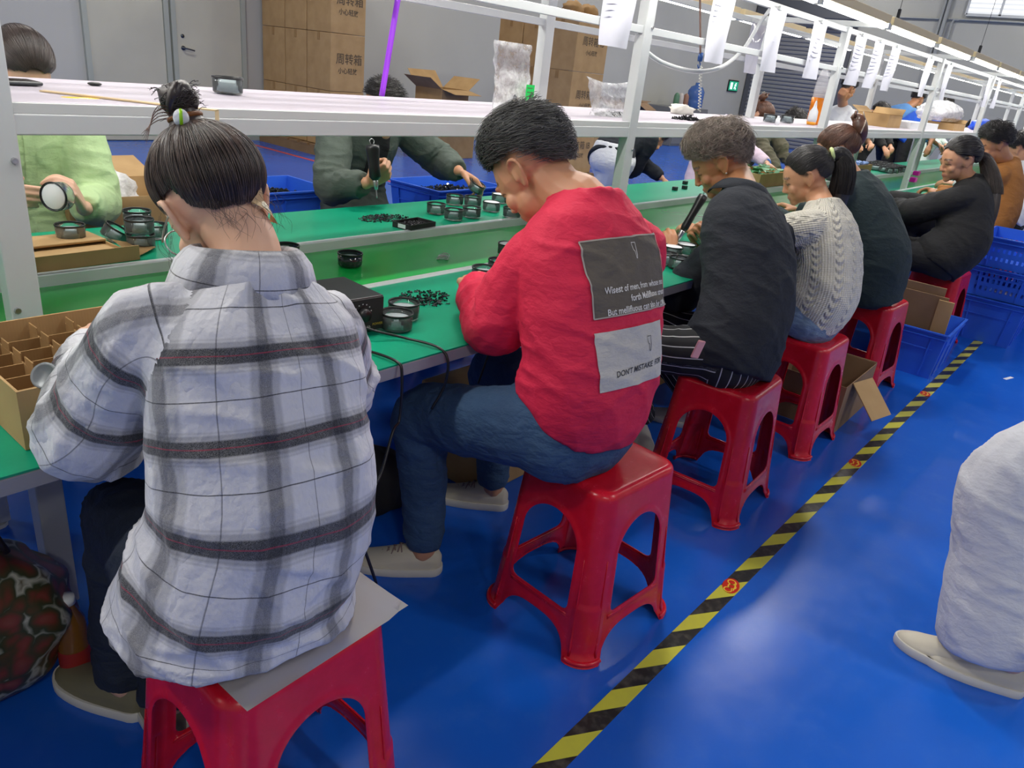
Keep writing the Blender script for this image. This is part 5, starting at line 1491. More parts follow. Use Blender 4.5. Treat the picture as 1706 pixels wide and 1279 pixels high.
def col_dark(I):
    collar('collar', I['top'].data.materials[0], I['body'], I['C7'] + I['fw'] * 0.014 - I['ydir'] * 0.012, I['ydir'] + I['fw'] * 0.1, I['fw'], 0.066, 0.034, 0.026, 0.034, 0.9, nseg=32)
P5 = person('person in a dark green jacket with brown hair twisted up in a beige claw clip', (4.18, 0.98), -0.05, 1.02, True, SK2,
    neck=at(1420, 290, y=1.18), pel=(4.06, 0.99, 0.58), hc=at(1392, 256, y=1.29), head=(0.35, 0.45, 0.0), shw=0.175,
    wrists=[(4.0, 1.5, 0.82), (4.35, 1.5, 0.82)], torso=[(-0.16, 0.175, 0.15, (0, -0.03, 0)), (0.0, 0.19, 0.16, (0, -0.03, 0)), (0.25, 0.185, 0.15, (0, -0.02, 0)), (0.5, 0.18, 0.14), (0.72, 0.18, 0.125), (0.86, 0.158, 0.10), (0.94, 0.115, 0.08), (1.0, 0.076, 0.066)],
    sleeve=(0.078, 0.072, 0.066, 0.054), top_mat=M_dgreen, pant_mat=M_black_tr, shoes=(M_black, M_sole), voxel=0.010, sk_voxel=0.006, fold=0.005, hair_fn=hair5, collar_fn=col_dark, seed=31, top_name='jacket')
# ---- 6: black blazer, long low ponytail
def hair6(I):
    H = I['H']; b = I['body']; ax = (0.0, -1.0, -0.25)
    cap = make_hair(b, H, HB, ax, 'woman', 0.013, 0.0015, 2500, 'updo', rad=0.0009, seed=34)
    top = Vector(on_skull(np.array(ax), 0.010)); T = H @ top
    one('hair_tie', lambda m: tube(m, [H @ (top + Vector((0.018 * math.cos(q), -0.004, 0.018 * math.sin(q)))) for q in np.linspace(0, 2 * PI, 13)], 0.006, 8, 3), M_black, b, True)
    tail(cap, HBR, [T, T + Vector((0.02, -0.04, -0.03)), T + Vector((0.02, -0.10, -0.13)), T + Vector((0.0, -0.14, -0.25)), T + Vector((-0.03, -0.16, -0.38)), T + Vector((-0.05, -0.16, -0.47))], [0.02, 0.034, 0.045, 0.052, 0.045, 0.008], seed=6, n=900, rad=0.001, frizz=0.05)
P6 = person('person in a black blazer with a long low ponytail, seated behind the flattened carton', (5.48, 0.93), 0.05, 1.08, True, SK2,
    neck=at(1624, 300, y=0.885), pel=(5.33, 0.915, 0.58), hc=at(1597, 268, y=0.985), head=(0.7, 0.30, 0.0), shw=0.18,
    wrists=[at(1488, 345, y=1.30), (5.75, 1.4, 0.82)], elbows=[None, None], poles=[Vector((-0.9, 0.1, -0.4)), Vector((0.8, -0.1, -0.7))],
    torso=[(-0.13, 0.185, 0.15, (0, 0.0, 0)), (0.0, 0.195, 0.16, (0, -0.01, 0)), (0.25, 0.185, 0.15, (0, -0.02, 0)), (0.5, 0.185, 0.14), (0.72, 0.19, 0.125), (0.86, 0.168, 0.10), (0.94, 0.115, 0.08), (1.0, 0.076, 0.066)],
    sleeve=(0.08, 0.074, 0.068, 0.056), top_mat=M_blk, pant_mat=M_black_tr, shoes=(M_black, M_sole), voxel=0.010, sk_voxel=0.007, fold=0.006, hair_fn=hair6, collar_fn=col_dark, seed=41, top_name='blazer')
# ---- 7: tan jacket
P7 = person('person in a tan suede jacket with short black hair, beyond the black blazer', (6.75, 0.95), 0.05, 1.08, False, SK3,
    neck=at(1680, 268, y=0.93), pel=(6.72, 0.95, 0.60), hc=at(1656, 242, y=1.03), head=(0.5, 0.45, 0.0), shw=0.19, wrists=[(6.85, 1.30, 0.82), (7.0, 1.35, 0.82)],
    top_mat=M_tan, pant_mat=M_black_tr, shoes=(M_black, M_sole), voxel=0.011, sk_voxel=0.008, hair_fn=plain_hair(HB, 'man', seed=51), collar_fn=col_dark, seed=51, top_name='jacket',
    torso=[(-0.20, 0.19, 0.165, (0, -0.02, 0)), (0.0, 0.195, 0.16, (0, -0.02, 0)), (0.25, 0.19, 0.15), (0.5, 0.19, 0.14), (0.72, 0.19, 0.125), (0.86, 0.168, 0.10), (0.94, 0.12, 0.085), (1.0, 0.082, 0.070)], sleeve=(0.082, 0.076, 0.068, 0.056))
def cap_hat(I):
    H = I['H']
    one('cap', lambda m: lathe(m, [(0, 0.078), (0.03, 0.075), (0.06, 0.058), (0.080, 0.030), (0.090, 0.0), (0.086, 0.0)], 28, mtx=H @ Matrix.Translation((0, -0.01, 0.07))), mat('yellow_cap', rgb(225, 185, 60), 0.7), I['body'], True)
P8 = person('person in a white coat at the right edge, beyond the tan jacket', (8.0, 0.95), 0.0, 1.05, False, SK2, neck=at(1702, 272, y=1.05), pel=(8.2, 0.95, 0.58), hc=at(1690, 250, y=1.12), head=(0.3, 0.5, 0),
    top_mat=M_wht, pant_mat=M_black_tr, shoes=(M_black, M_sole), voxel=0.014, sk_voxel=0.01, hair_fn=plain_hair(HB, 'man', 800, seed=61), seed=61, wrists=[(8.1, 1.45, .82), (8.4, 1.45, .82)])
for k, (x, m, hm, lab) in enumerate([(9.5, M_redc, HB, 'person in a dark red top on the near side, far down the line'), (10.9, M_grey, HB, 'person in a grey top on the near side, near the end of the line'), (12.4, M_navy, HBR, 'person in a navy top on the near side, at the far end of the line')]):
    person(lab, (x, 0.95), 0.0, 1.0, True, SK2, top_mat=m, pant_mat=M_black_tr, shoes=(M_black, M_sole), voxel=0.018, sk_voxel=0.012, hair_fn=plain_hair(hm, 'woman', 300, seed=70 + k), seed=71 + k, fold=0.004)

# ================================================================== far side of the bench (they face the camera side)
FS = PI
def part_hair(m, n=2500, rad=0.0007, seed=3):
    def f(I): make_hair(I['body'], I['H'], m, (0.0, -0.9, -0.3), 'woman', 0.010, 0.0012, n, 'updo', rad=rad, seed=seed, part=True)
    return f
F1 = person('person in a pale green shirt across the bench, wiping a round white lens', (0.98, 3.12), FS, 1.0, True, SK1, neck=(0.99, 3.04, 1.15), pel=(0.98, 3.16, 0.58), hc=at(38, 118, y=2.90), head=(0.0, 0.85, 0), shw=0.185,
    wrists=[at(132, 352, y=2.70), at(26, 304, y=2.57)], elbows=[at(165, 350, y=2.98), at(-95, 350, y=2.98)],
    hands=[dict(d=Vector((-0.35, -0.30, 0.65)), n=Vector((-0.85, 0.35, -0.1)), curl=(0.55, 0.55, 0.55, 0.6), thumb=0.5), dict(d=Vector((1.0, -0.2, -0.12)), n=Vector((0.25, 0.95, -0.2)), curl=(0.12, 0.15, 0.18, 0.22), thumb=0.2)],
    top_mat=M_mint, pant_mat=M_djean, shoes=(M_ol_sh, M_sole), sleeve=(0.088, 0.085, 0.080, 0.050), sleeve_end=0.88, voxel=0.008, sk_voxel=0.005, fold=0.007, hair_fn=part_hair(HBR, 4000, 0.0006), seed=81, hair_tint=(0.03, 0.02, 0.017),
    torso=[(-0.16, 0.19, 0.15), (0.0, 0.20, 0.155), (0.28, 0.185, 0.14), (0.52, 0.19, 0.135), (0.74, 0.185, 0.12), (0.86, 0.16, 0.10), (0.94, 0.115, 0.08), (1.0, 0.072, 0.064)])
F2 = person('person in a dark grey-green jacket across the bench, holding a black screwdriver upright', (2.50, 3.08), FS, 1.06, False, SK2, neck=(2.50, 3.00, 1.14), pel=(2.52, 3.12, 0.58), hc=at(640, 182, y=2.88), head=(0.1, 0.50, 0), shw=0.195,
    wrists=[at(765, 285, y=2.72), at(612, 305, y=2.66)], elbows=[at(735, 268, y=2.95), at(548, 338, y=2.82)],
    hands=[dict(d=Vector((0.45, -0.6, -0.35)), n=Vector((-0.3, -0.2, -0.9)), curl=(0.4, 0.45, 0.5, 0.55), thumb=0.5), dict(d=Vector((0.55, -0.35, 0.45)), n=Vector((0.3, 0.8, 0.1)), curl=(0.85, 0.85, 0.85, 0.85), thumb=0.8)],
    top_mat=M_grey_jk, pant_mat=M_black_tr, shoes=(M_black, M_sole), sleeve=(0.084, 0.078, 0.072, 0.052), sleeve_end=0.90, voxel=0.008, sk_voxel=0.005, fold=0.007, hair_fn=plain_hair(HB, 'top', 1500, 0.002, 0.012, 0.0006, 5, lambda d: 0.0), seed=85, hair_tint=(0.05, 0.045, 0.04), scalp='top', top_name='jacket')
def jacket_front(I):
    c = I['C7']; f = I['fw']; r = I['rt']
    drape('black_undershirt', M_blk, I['body'], I['top'], lerp(I['chest'], I['C7'], 0.35) + f * 0.15 + r * 0.0, -r if False else r * -1, I['ydir'], w=0.12, h=0.36, nx=12, ny=24, off=0.004)
jacket_front(F2)
# button placket of the pale green shirt
def placket(I):
    f = I['fw']; r = I['rt']
    drape('button_placket', M_mint, I['body'], I['top'], lerp(I['chest'], I['C7'], 0.2) + f * 0.15, -r, I['ydir'], w=0.032, h=0.40, nx=6, ny=30, off=0.003)
    collar('collar', M_mint, I['body'], I['C7'] + f * 0.014 - I['ydir'] * 0.012, I['ydir'] + f * 0.1, f, 0.062, 0.030, 0.028, 0.036, 0.6)
placket(F1)
def quick(lab, pt, hc=None, neck=None, face=FS, top_mat=None, hair=HB, female=True, s=1.0, wr=None, seed=90, stand=False, sk=SK2, head=(0, 0.6, 0), style=None, hairf=None, pant=M_black_tr, short=False, vox=0.014, fold=0.005, el=None, shw=0.185, **k):
    return person(lab, pt, face, s, female, sk, hc=hc, neck=neck, wrists=wr, elbows=el, top_mat=top_mat, pant_mat=pant, shoes=(M_black, M_sole), voxel=vox, sk_voxel=vox * 0.7, fold=fold, head=head, seed=seed, stand=stand, shw=shw,
        hair_fn=hairf or plain_hair(hair, style or ('woman' if female else 'man'), 700, rad=0.0014, seed=seed), sleeve_end=0.04 if short else 0.92, **k)
quick('person in a black top and white trousers bending to the right behind the bench', (4.75, 3.35), hc=(5.55, 3.2, 0.98), neck=(5.38, 3.25, 1.02), face=-PI / 2 - 0.2, top_mat=M_navy, pant=M_wht, seed=91, wr=[(5.45, 3.0, 0.7), (5.4, 3.4, 0.7)], pel=(5.02, 3.22, 0.84), head=(0, 0.9, 0), vox=0.010, leg_r=(0.12, 0.10, 0.08), knees=[(5.1, 3.1, 0.45), (5.1, 3.35, 0.45)], ankles=[(4.95, 3.1, 0.1), (4.95, 3.35, 0.1)])
def hair_f4(I):
    hair5(I)
F4 = quick('person in a pale pink blouse with a blue wristband, reaching into a carton of boards', (6.35, 3.1), hc=at(1268, 196, y=2.92), neck=(6.50, 3.02, 1.16), top_mat=M_pink, seed=92, sk=SK1, wr=[at(1278, 272, y=2.60), at(1235, 275, y=2.62)], head=(0, 0.7, 0), hairf=hair_f4, vox=0.010, short=False)
one('wristband', lambda b: tube(b, [F4['wr'][0] + Vector((0.0, 0.030 * math.cos(q), 0.030 * math.sin(q))) for q in np.linspace(0, 2 * PI, 13)], 0.006, 8, 3), mat('blue_wristband', rgb(40, 110, 210), 0.5), F4['body'], True)
F5 = quick('person in an olive padded jacket across the bench, beside the pale pink blouse', (7.0, 3.1), hc=at(1318, 205, y=2.95), neck=(7.35, 3.02, 1.13), top_mat=M_olive, seed=93, wr=[at(1335, 285, y=2.62), at(1300, 290, y=2.62)], head=(0, 0.95, 0), vox=0.010, fold=0.014)
quick('person in a grey top reaching an arm towards the big open carton', (9.3, 3.05), hc=at(1448, 208, y=2.95), neck=at(1440, 222, y=3.05), top_mat=M_grey, seed=94, wr=[at(1462, 264, y=2.5), at(1430, 266, y=2.6)], head=(0, 0.9, 0), short=True)
WM = quick('close-cropped person standing in a white shirt behind the bench', (9.45, 3.35), hc=at(1412, 150, y=3.30), neck=at(1405, 178, y=3.38), face=-PI / 2 - 0.5, top_mat=M_wht, female=False, seed=95, stand=True, s=1.0, head=(0, 0.45, 0), wr=[(10.3, 3.2, 1.05), (10.3, 3.4, 1.05)], sk=SK3, pel=at(1390, 225, y=3.35), style='top', short=True, vox=0.010)
quick('person with black hair hunched behind the shelf, left of the blue shirts', (10.6, 3.1), hc=at(1462, 190, y=3.0), neck=at(1470, 200, y=3.1), top_mat=M_blk, seed=96, head=(0, 1.0, 0))
B1 = quick('person in a light denim-blue shirt bending over the bench, head behind a post', (12.6, 3.2), hc=at(1528, 166, y=3.05), neck=at(1510, 178, y=3.12), face=-PI / 2 - 0.4, top_mat=M_dblue, female=False, seed=97, stand=True, sk=SK3, head=(0, 0.5, 0), wr=[at(1560, 235, y=2.6), at(1545, 235, y=2.7)], pel=at(1478, 222, y=3.2), vox=0.012)
B2 = quick('person in a royal blue polo shirt bending over with both hands on cups', (11.6, 2.9), hc=at(1572, 178, y=2.62), neck=at(1548, 192, y=2.72), face=-PI / 2 - 0.3, top_mat=M_blue, female=False, seed=98, stand=True, sk=SK3, head=(0, 0.6, 0), wr=[at(1582, 262, y=2.35), at(1543, 262, y=2.45)], pel=at(1500, 225, y=2.95), short=True, vox=0.012)
quick('person in a white and green blouse across the bench, right of the blue polo shirt', (13.6, 3.0), hc=(14.3, 2.95, 1.22), neck=(14.3, 3.05, 1.1), top_mat=cloth_mat('pale_mint', rgb(200, 215, 205)), seed=99, wr=[at(1592, 262, y=2.5), at(1580, 265, y=2.5)], head=(0, 0.9, 0))
for k, x in enumerate((15.6, 17.0, 18.3)):
    quick('person in a %s top across the bench at the far end of the line' % ('white', 'blue', 'black')[k], (x, 3.05), top_mat=(M_wht, M_blue, M_blk)[k], seed=101 + k, vox=0.02)

# ================================================================== the person walking through the aisle (white trousers)
M_wtr = cloth_mat('white_cotton_trousers', rgb(200, 202, 208), 0.12, 300, var=0.04)
wk_pel = Vector((2.60, -0.27, 0.93))
WK = person('person walking past in wide white trousers and pale sneakers', (2.6, -0.3), 0.75, 1.0, True, SK1, stand=True, pel=tuple(wk_pel), neck=(2.66, -0.24, 1.42), hc=(2.62, -0.16, 1.57), head=(0, 0.1, 0),
    knees=[(2.22, 0.04, 0.56), (2.50, -0.12, 0.50)], ankles=[at(1640, 1075, z=0.10), at(1690, 1085, z=0.12)], toes=[Vector((-0.12, 1, 0)), Vector((-0.2, 1, 0))],
    leg_r=(0.115, 0.112, 0.120), top_mat=M_wht, pant_mat=M_wtr, shoes=(M_cream_sh, M_sole), voxel=0.009, sk_voxel=0.006, fold=0.007, seed=111, wrists=[(2.62, 0.05, 0.86), (3.0, -0.45, 0.85)],
    elbows=[(2.50, -0.18, 1.10), (3.0, -0.4, 1.1)], hair_fn=plain_hair(HB, 'woman', 1500, seed=111))
# ================================================================== THINGS ON AND AROUND THE BENCH
def m_card(name, c1, c2):
    t = NT(name); o = t.obj()
    w = t.add('ShaderNodeTexWave'); w.bands_direction = 'X'; w.inputs['Scale'].default_value = 55; w.inputs['Distortion'].default_value = 1.5; t.l.new(o, w.inputs[0])
    t.l.new(t.ramp(t.noise(6, 5, o), [(0.3, c1), (0.7, c2)]), t.b.inputs['Base Color']); t.b.inputs['Roughness'].default_value = 0.85
    t.bump(w.outputs[0], 0.06, 0.002); return t.m
M_card = m_card('brown_cardboard', rgb(172, 138, 92), rgb(188, 154, 106)); M_cardd = m_card('dark_cardboard', rgb(132, 104, 76), rgb(146, 116, 86)); M_cardi = m_card('inner_cardboard', rgb(150, 116, 72), rgb(165, 130, 84))
M_ink = mat('box_ink', rgb(96, 82, 64), 0.8)
M_blueP = mat('blue_crate_plastic', rgb(48, 104, 222), 0.38, var=0.08, vscale=4)
M_glass = mat('smoky_glass', (0.80, 0.85, 0.86, 1), 0.06, trans=0.95, ior=1.2)
M_frost = mat('frosted_base', rgb(176, 186, 188), 0.45); M_wins = mat('white_insert', rgb(235, 238, 240), 0.4); M_clear = mat('clear_plastic', (0.90, 0.92, 0.95, 1), 0.10, trans=0.95, ior=1.12)
M_dark_lens = mat('dark_lens', (0.02, 0.024, 0.026, 1), 0.08, coat=0.5)
M_tray = mat('dark_screws', (0.015, 0.015, 0.018, 1), 0.3, 0.6)

def make_cup(label, group, insert=False, dark=False):
    r = thing('lens_cup', label, 'cup', (0, 0, 0), 0, group)
    one('bowl', lambda b: lathe(b, [(0, 0.002), (0.038, 0.002), (0.0415, 0.006), (0.042, 0.044), (0.0405, 0.044), (0.040, 0.007), (0.0, 0.006)], 40), M_dark_lens if dark else M_glass, r, True)
    one('rim', lambda b: lathe(b, [(0.0400, 0.041), (0.0430, 0.041), (0.0435, 0.045), (0.0425, 0.047), (0.0398, 0.046)], 40, close=True), M_black, r, True)
    one('base_disc', lambda b: lathe(b, [(0, 0.0075), (0.0365, 0.0075), (0.0375, 0.030 if not insert else 0.043), (0.036, 0.0315 if not insert else 0.0445), (0, 0.033 if not insert else 0.046)], 32), M_wins if insert else M_frost, r, True)
    return r
CUP0 = {}
def cup(px, py, lab, group, z=TZ, ins=False, dark=False, tilt=(0, 0), xy=None, stack=0):
    k = (ins, dark)
    if k not in CUP0: o = make_cup(lab, group, ins, dark); CUP0[k] = o
    else: o = dup_tree(CUP0[k])
    p = at(px, py, z=z) if xy is None else Vector((xy[0], xy[1], z))
    o.location = p + Vector((0, 0, 0.001 + stack * 0.049)); o.rotation_euler = (tilt[0], tilt[1], random.uniform(0, 6)); o['label'] = lab; o['group'] = group
    return o
random.seed(4)
G1 = 'smoky cups beside the grey-green jacket'
for px, py, lab, ins in [(726, 356, 'smoky glass cup at the left end of the cluster in front of the grey-green jacket', False), (757, 341, 'smoky glass cup at the back of the cluster in front of the grey-green jacket', False), (755, 366, 'smoky glass cup at the front middle of the cluster in front of the grey-green jacket', False),
        (785, 362, 'smoky glass cup at the front right of the cluster in front of the grey-green jacket', False), (787, 343, 'smoky glass cup at the rear right of the cluster in front of the grey-green jacket', False),
        (818, 352, 'cup filled with a white insert, left of the red sweatshirt head', True), (832, 338, 'cup with a white insert half hidden behind the red sweatshirt head', True), (852, 362, 'smoky cup closest to the chin of the person in the red sweatshirt', False)]:
    cup(px, py, lab, G1, ins=ins)
G2 = 'smoky cups on the near table top'
for px, py, lab in [(660, 548, 'smoky glass cup standing in front of the black power supply box'), (672, 530, 'smoky glass cup behind another one beside the power supply box'), (806, 468, 'smoky glass cup touching the left sleeve of the red sweatshirt'), (832, 455, 'smoky glass cup half hidden behind the red sleeve')]:
    cup(px, py, lab, G2)
G3 = 'dark cups in front of the pale green shirt'
cup(119, 398, 'dark cup standing on the brown cardboard sheet in front of the pale green shirt', G3, z=TZ + 0.012)
for px, py, lab, t in [(186, 400, 'dark cup tipped on its side at the edge of the cardboard sheet', (0.5, 0.3)), (236, 414, 'dark cup at the front of the stack left of the plaid shirt', (0, 0)), (232, 398, 'dark cup at the left rear of the stack left of the plaid shirt', (0, 0)), (258, 396, 'dark cup at the right rear of the stack left of the plaid shirt', (0, 0))]:
    cup(px, py, lab, G3, tilt=t)
for px, py, lab, st in [(232, 398, 'dark cup stacked on top at the left of the plaid shirt', 1), (236, 414, 'dark cup balanced on the front of the stack left of the plaid shirt', 1)]:
    cup(px, py, lab, G3, stack=st)
G4 = 'parts riding on the conveyor belt'
BZ = TZ - 0.03
cup(583, 443, 'dark round cup riding on the green belt between the plaid and red shirts', G4, z=BZ, dark=True)
cup(478, 430, 'dark cup on the belt behind the collar of the plaid shirt', G4, z=BZ, dark=True)
cup(846, 425, 'cup with a white insert on the belt beside the red sweatshirt', G4, z=BZ, ins=True)
cl = thing('wire_clip', 'tangle of thin metal clips lying on the green belt', 'clip', at(737, 432, z=BZ))
for k in range(3): one('wire_ring', lambda b: tube(b, [(0.024 * math.cos(q) + 0.008 * k, 0.016 * math.sin(q) + 0.004 * k, 0.004 + 0.004 * k + 0.003 * math.sin(2 * q)) for q in np.linspace(0, 2 * PI, 15)], 0.002, 6, 3), M_steel, cl, True)
# cups at the third person's place
G5 = 'cups at the place of the person in the near-black shirt'
for px, py, lab, ins in [(1118, 428, 'white-topped cup under the screwdriver tip', True), (1140, 424, 'white-topped cup beside the screwdriver tip', True), (1130, 448, 'smoky cup in front of the near-black sleeve', False), (1108, 440, 'smoky cup between the red sweatshirt and the near-black sleeve', False)]:
    cup(px, py, lab, G5, ins=ins)
for px, py, lab in [(1124, 317, 'tiny black part alone on the far green table top'), (1140, 315, 'tiny black part beside the chin of the person in the near-black shirt'), (1141, 307, 'tiny black part at the back of the far green table top')]:
    tag(one('connector', lambda b: box(b, (0, 0, 0.012), (0.035, 0.028, 0.024), 0.003), M_black, None, loc=at(px, py, z=TZ)), lab, 'connector', 'tiny black parts on the far table top')
# blue-lidded cups in front of the blue polo shirt
M_bl = mat('blue_lens', rgb(90, 140, 180), 0.15, trans=0.3)
G6 = 'blue-grey cups in rows before the royal blue polo'
k = 0
rows6 = ('nearest', 'second', 'third', 'fourth', 'back')
for j in range(5):
    for i in range(5):
        p = Vector((9.0 + i * 0.17 + 0.05 * j, 2.26 + j * 0.085, TZ))
        o = cup(0, 0, 'blue-grey cup in the %s row before the royal blue polo, %s from the left' % (rows6[j], ('first', 'second', 'third', 'fourth', 'fifth')[i]), G6, xy=(p.x, p.y)); k += 1
        o.scale = (1.6, 1.0, 1.2)

def m_film(name, alpha, rough, bsc, bst):
    t = NT(name); o = t.obj(); t.b.inputs['Base Color'].default_value = (0.92, 0.93, 0.95, 1); t.b.inputs['Roughness'].default_value = rough; t.b.inputs['Specular IOR Level'].default_value = 0.9
    n_ = t.noise(bsc, 5, o, 0.65); a_ = t.ramp(n_, [(0.35, (alpha * 0.6,) * 3 + (1,)), (0.65, (min(1, alpha * 1.7),) * 3 + (1,))])
    t.l.new(a_, t.b.inputs['Alpha']); t.bump(n_, bst, 0.02); MATS[name] = t.m; return t.m
M_film2 = m_film('crinkled_clear_film', 0.34, 0.12, 26, 1.0); M_clear = m_film('thin_clear_plastic', 0.13, 0.08, 12, 0.4); M_film = m_film('milky_film', 0.62, 0.2, 14, 0.8)
# piles of small black screws: too many to count
def pile(name, lab, c, rx, ry, n, size, seed, m, zt=0.0, mound=0.0):
    rs = np.random.RandomState(seed); bm = bmesh.new()
    for _ in range(n):
        a = rs.uniform(0, 6.28); r = rs.rand() ** 0.6; x, y = rx * r * math.cos(a), ry * r * math.sin(a)
        z = size * 0.5 + mound * (1 - r) * rs.rand()
        M = Matrix.Translation((x, y, z)) @ Matrix.Rotation(rs.uniform(0, 6.28), 4, 'Z') @ Matrix.Rotation(PI / 2 + rs.randn() * 0.3, 4, 'X')
        bmesh.ops.create_cone(bm, cap_ends=True, segments=6, radius1=size * 0.36, radius2=size * 0.32, depth=size * 2.4, matrix=M)
        bmesh.ops.create_cone(bm, cap_ends=True, segments=6, radius1=size * 0.75, radius2=size * 0.7, depth=size * 0.5, matrix=M @ Matrix.Translation((0, 0, size * 1.2)))
    o = bm_obj(name, bm, m, None, loc=c); tag(o, lab, 'screws', kind='stuff'); return o
pile('screws', 'scattered small black screws on the near table top beside the smoky cups', at(710, 497, z=TZ), 0.085, 0.075, 170, 0.0042, 1, M_tray)
pile('screws', 'scattered small black screws on the far table top left of the black tray', at(640, 364, z=TZ), 0.12, 0.07, 230, 0.0042, 2, M_tray)
pile('screws', 'heap of black screws on the white shelf beside the white glove', at(1145, 200, z=SZ), 0.11, 0.05, 120, 0.007, 3, M_tray, mound=0.02)
# shallow black tray with screws
tr = thing('screw_tray', 'shallow black tray holding dark screws on the far table top', 'tray', at(690, 378, z=TZ), 0.12)
def tray(b):
    box2(b, (-0.078, -0.05, 0), (0.078, 0.05, 0.003)); 
    for a, c in (((-0.078, -0.05), (0.078, -0.046)), ((-0.078, 0.046), (0.078, 0.05)), ((-0.078, -0.046), (-0.074, 0.046)), ((0.074, -0.046), (0.078, 0.046))): box2(b, (a[0], a[1], 0.0), (c[0], c[1], 0.024))
one('tray_body', tray, M_blackm, tr)
one('label_sticker', lambda b: box2(b, (-0.0785, -0.02, 0.004), (-0.078, 0.02, 0.02)), M_wins, tr)
pl_ = pile('screws', None, (0, 0, 0.012), 0.066, 0.040, 150, 0.004, 5, M_tray, mound=0.006); pl_.parent = tr
for kx in ('label', 'category'):
    if kx in pl_: del pl_[kx]

# power supply box
psp = at(590, 545, z=TZ)
ps = thing('power_supply', 'black power supply box with a dial on the near table top beside the plaid shirt', 'power supply', (1.125, 1.478, TZ), -0.08)
one('case', lambda b: box2(b, (-0.10, -0.075, 0.006), (0.10, 0.105, 0.096), 0.003), mat('dark_case', (0.02, 0.021, 0.024, 1), 0.42, bump=0.05), ps)
one('front_panel', lambda b: box2(b, (-0.098, -0.079, 0.009), (0.098, -0.075, 0.093), 0.001), M_blackm, ps)
kn = one('dial', lambda b: lathe(b, [(0, 0.018), (0.015, 0.018), (0.0165, 0.014), (0.018, 0.0), (0, 0)], 28, mtx=Matrix.Translation((0.035, -0.079, 0.055)) @ Matrix.Rotation(PI / 2, 4, 'X')), M_black, ps, True)
M_mark = mat('white_mark', rgb(190, 190, 190), 0.6); M_gmk = mat('gold_mark', rgb(190, 160, 60), 0.6)
def marks(b):
    for q in np.linspace(-2.2, 2.2, 11):
        c = (0.035 + 0.026 * math.sin(q), -0.0795, 0.055 + 0.026 * math.cos(q)); box(b, c, (0.003, 0.0006, 0.003))
one('dial_scale', marks, M_mark, ps)
text_flat('logo', 'BAKO', 0.014, M_gmk, ps, (-0.002, -0.0800, 0.083), (PI / 2, 0, 0), 0.0003) if False else None
text_flat('power_word', 'POWER', 0.009, M_gmk, ps, (0.080, -0.0802, 0.024), (PI / 2, 0, 0), 0.0002)
text_flat('brand_word', 'SKR', 0.013, M_gmk, ps, (-0.005, -0.0802, 0.083), (PI / 2, 0, 0), 0.0003)
text_flat('small_print', 'O.F  H.L', 0.008, M_mark, ps, (0.045, -0.0802, 0.020), (PI / 2, 0, 0), 0.0001)
for sx in (-0.08, 0.08):
    for sy in (-0.06, 0.085): one('foot', lambda b: lathe(b, [(0, 0), (0.007, 0), (0.007, 0.007), (0, 0.007)], 12, c=(sx, sy, 0)), M_black, ps)
def cable(lab, pts, r=0.0035, m=M_black, name='cable', **k):
    return tag(one(name, lambda b: tube(b, pts, r, 8, 8), m, None, True), lab, 'cable', **k)
cable('black cable from the power supply over the table edge, the outer of two', [(1.14, 1.375, TZ + 0.03), (1.17, 1.345, TZ + 0.02), (1.215, 1.31, TZ + 0.008), (1.245, 1.22, TZ + 0.006), (1.25, 1.185, TZ - 0.02), (1.25, 1.19, 0.66), (1.22, 1.20, 0.60)])
cable('black cable looping from the table edge down to the floor beside the plaid shirt', [(1.05, 1.375, TZ + 0.02), (1.085, 1.31, TZ + 0.006), (1.10, 1.21, TZ + 0.006), (1.10, 1.185, TZ - 0.02), (1.095, 1.18, 0.62), at(654, 720, y=1.16), at(630, 800, y=1.12), at(590, 845, y=1.08), (0.93, 1.05, 0.30)])
cable('thin dark wire hanging over the far table top', [(1.60, 2.62, TZ + 0.004), (1.55, 2.5, TZ + 0.004), (1.50, 2.35, TZ + 0.004), (1.49, 2.24, TZ + 0.006)], 0.0015)
cable('short black cable hanging below the table edge left of the red sweatshirt', [(1.50, 1.26, TZ - 0.035), (1.50, 1.27, 0.66), (1.47, 1.27, 0.58)], 0.003)

# screwdrivers
def driver(lab, tip, top, wide=0.016, cord=None):
    tip = Vector(tip); top = Vector(top); d = top - tip; L = d.length
    r = thing('electric_screwdriver', lab, 'screwdriver', tip)
    q = Vector((0, 0, 1)).rotation_difference(d.normalized()); r.rotation_mode = 'QUATERNION'; r.rotation_quaternion = q
    one('bit', lambda b: tube(b, [(0, 0, 0), (0, 0, L * 0.22)], 0.003, 8), M_steel, r, True)
    one('chuck', lambda b: lathe(b, [(0, L * 0.16), (0.007, L * 0.16), (0.010, L * 0.22), (0.012, L * 0.30), (0.012, L * 0.34), (0, L * 0.34)], 20), M_steel, r, True)
    one('grip', lambda b: lathe(b, [(0, L * 0.32), (0.012, L * 0.33), (wide, L * 0.40), (wide * 0.92, L * 0.6), (wide * 1.05, L * 0.8), (wide * 1.2, L * 0.9), (wide * 1.1, L * 0.98), (0, L)], 24), M_black, r, True)
    one('hanging_hook', lambda b: tube(b, [(0.008, 0, L), (0.012, 0, L * 1.06), (0, 0, L * 1.1), (-0.012, 0, L * 1.06), (-0.008, 0, L)], 0.0018, 6, 4), M_steel, r, True)
    return r
tip3 = at(1120, 414, y=1.47); top3 = at(1173, 324, y=1.43)
driver('black electric screwdriver gripped in the fist of the person in the near-black shirt', tip3, top3, 0.017)
driver('black electric screwdriver held upright by the person in the grey-green jacket', at(628, 330, y=2.58), at(620, 240, y=2.63), 0.026)
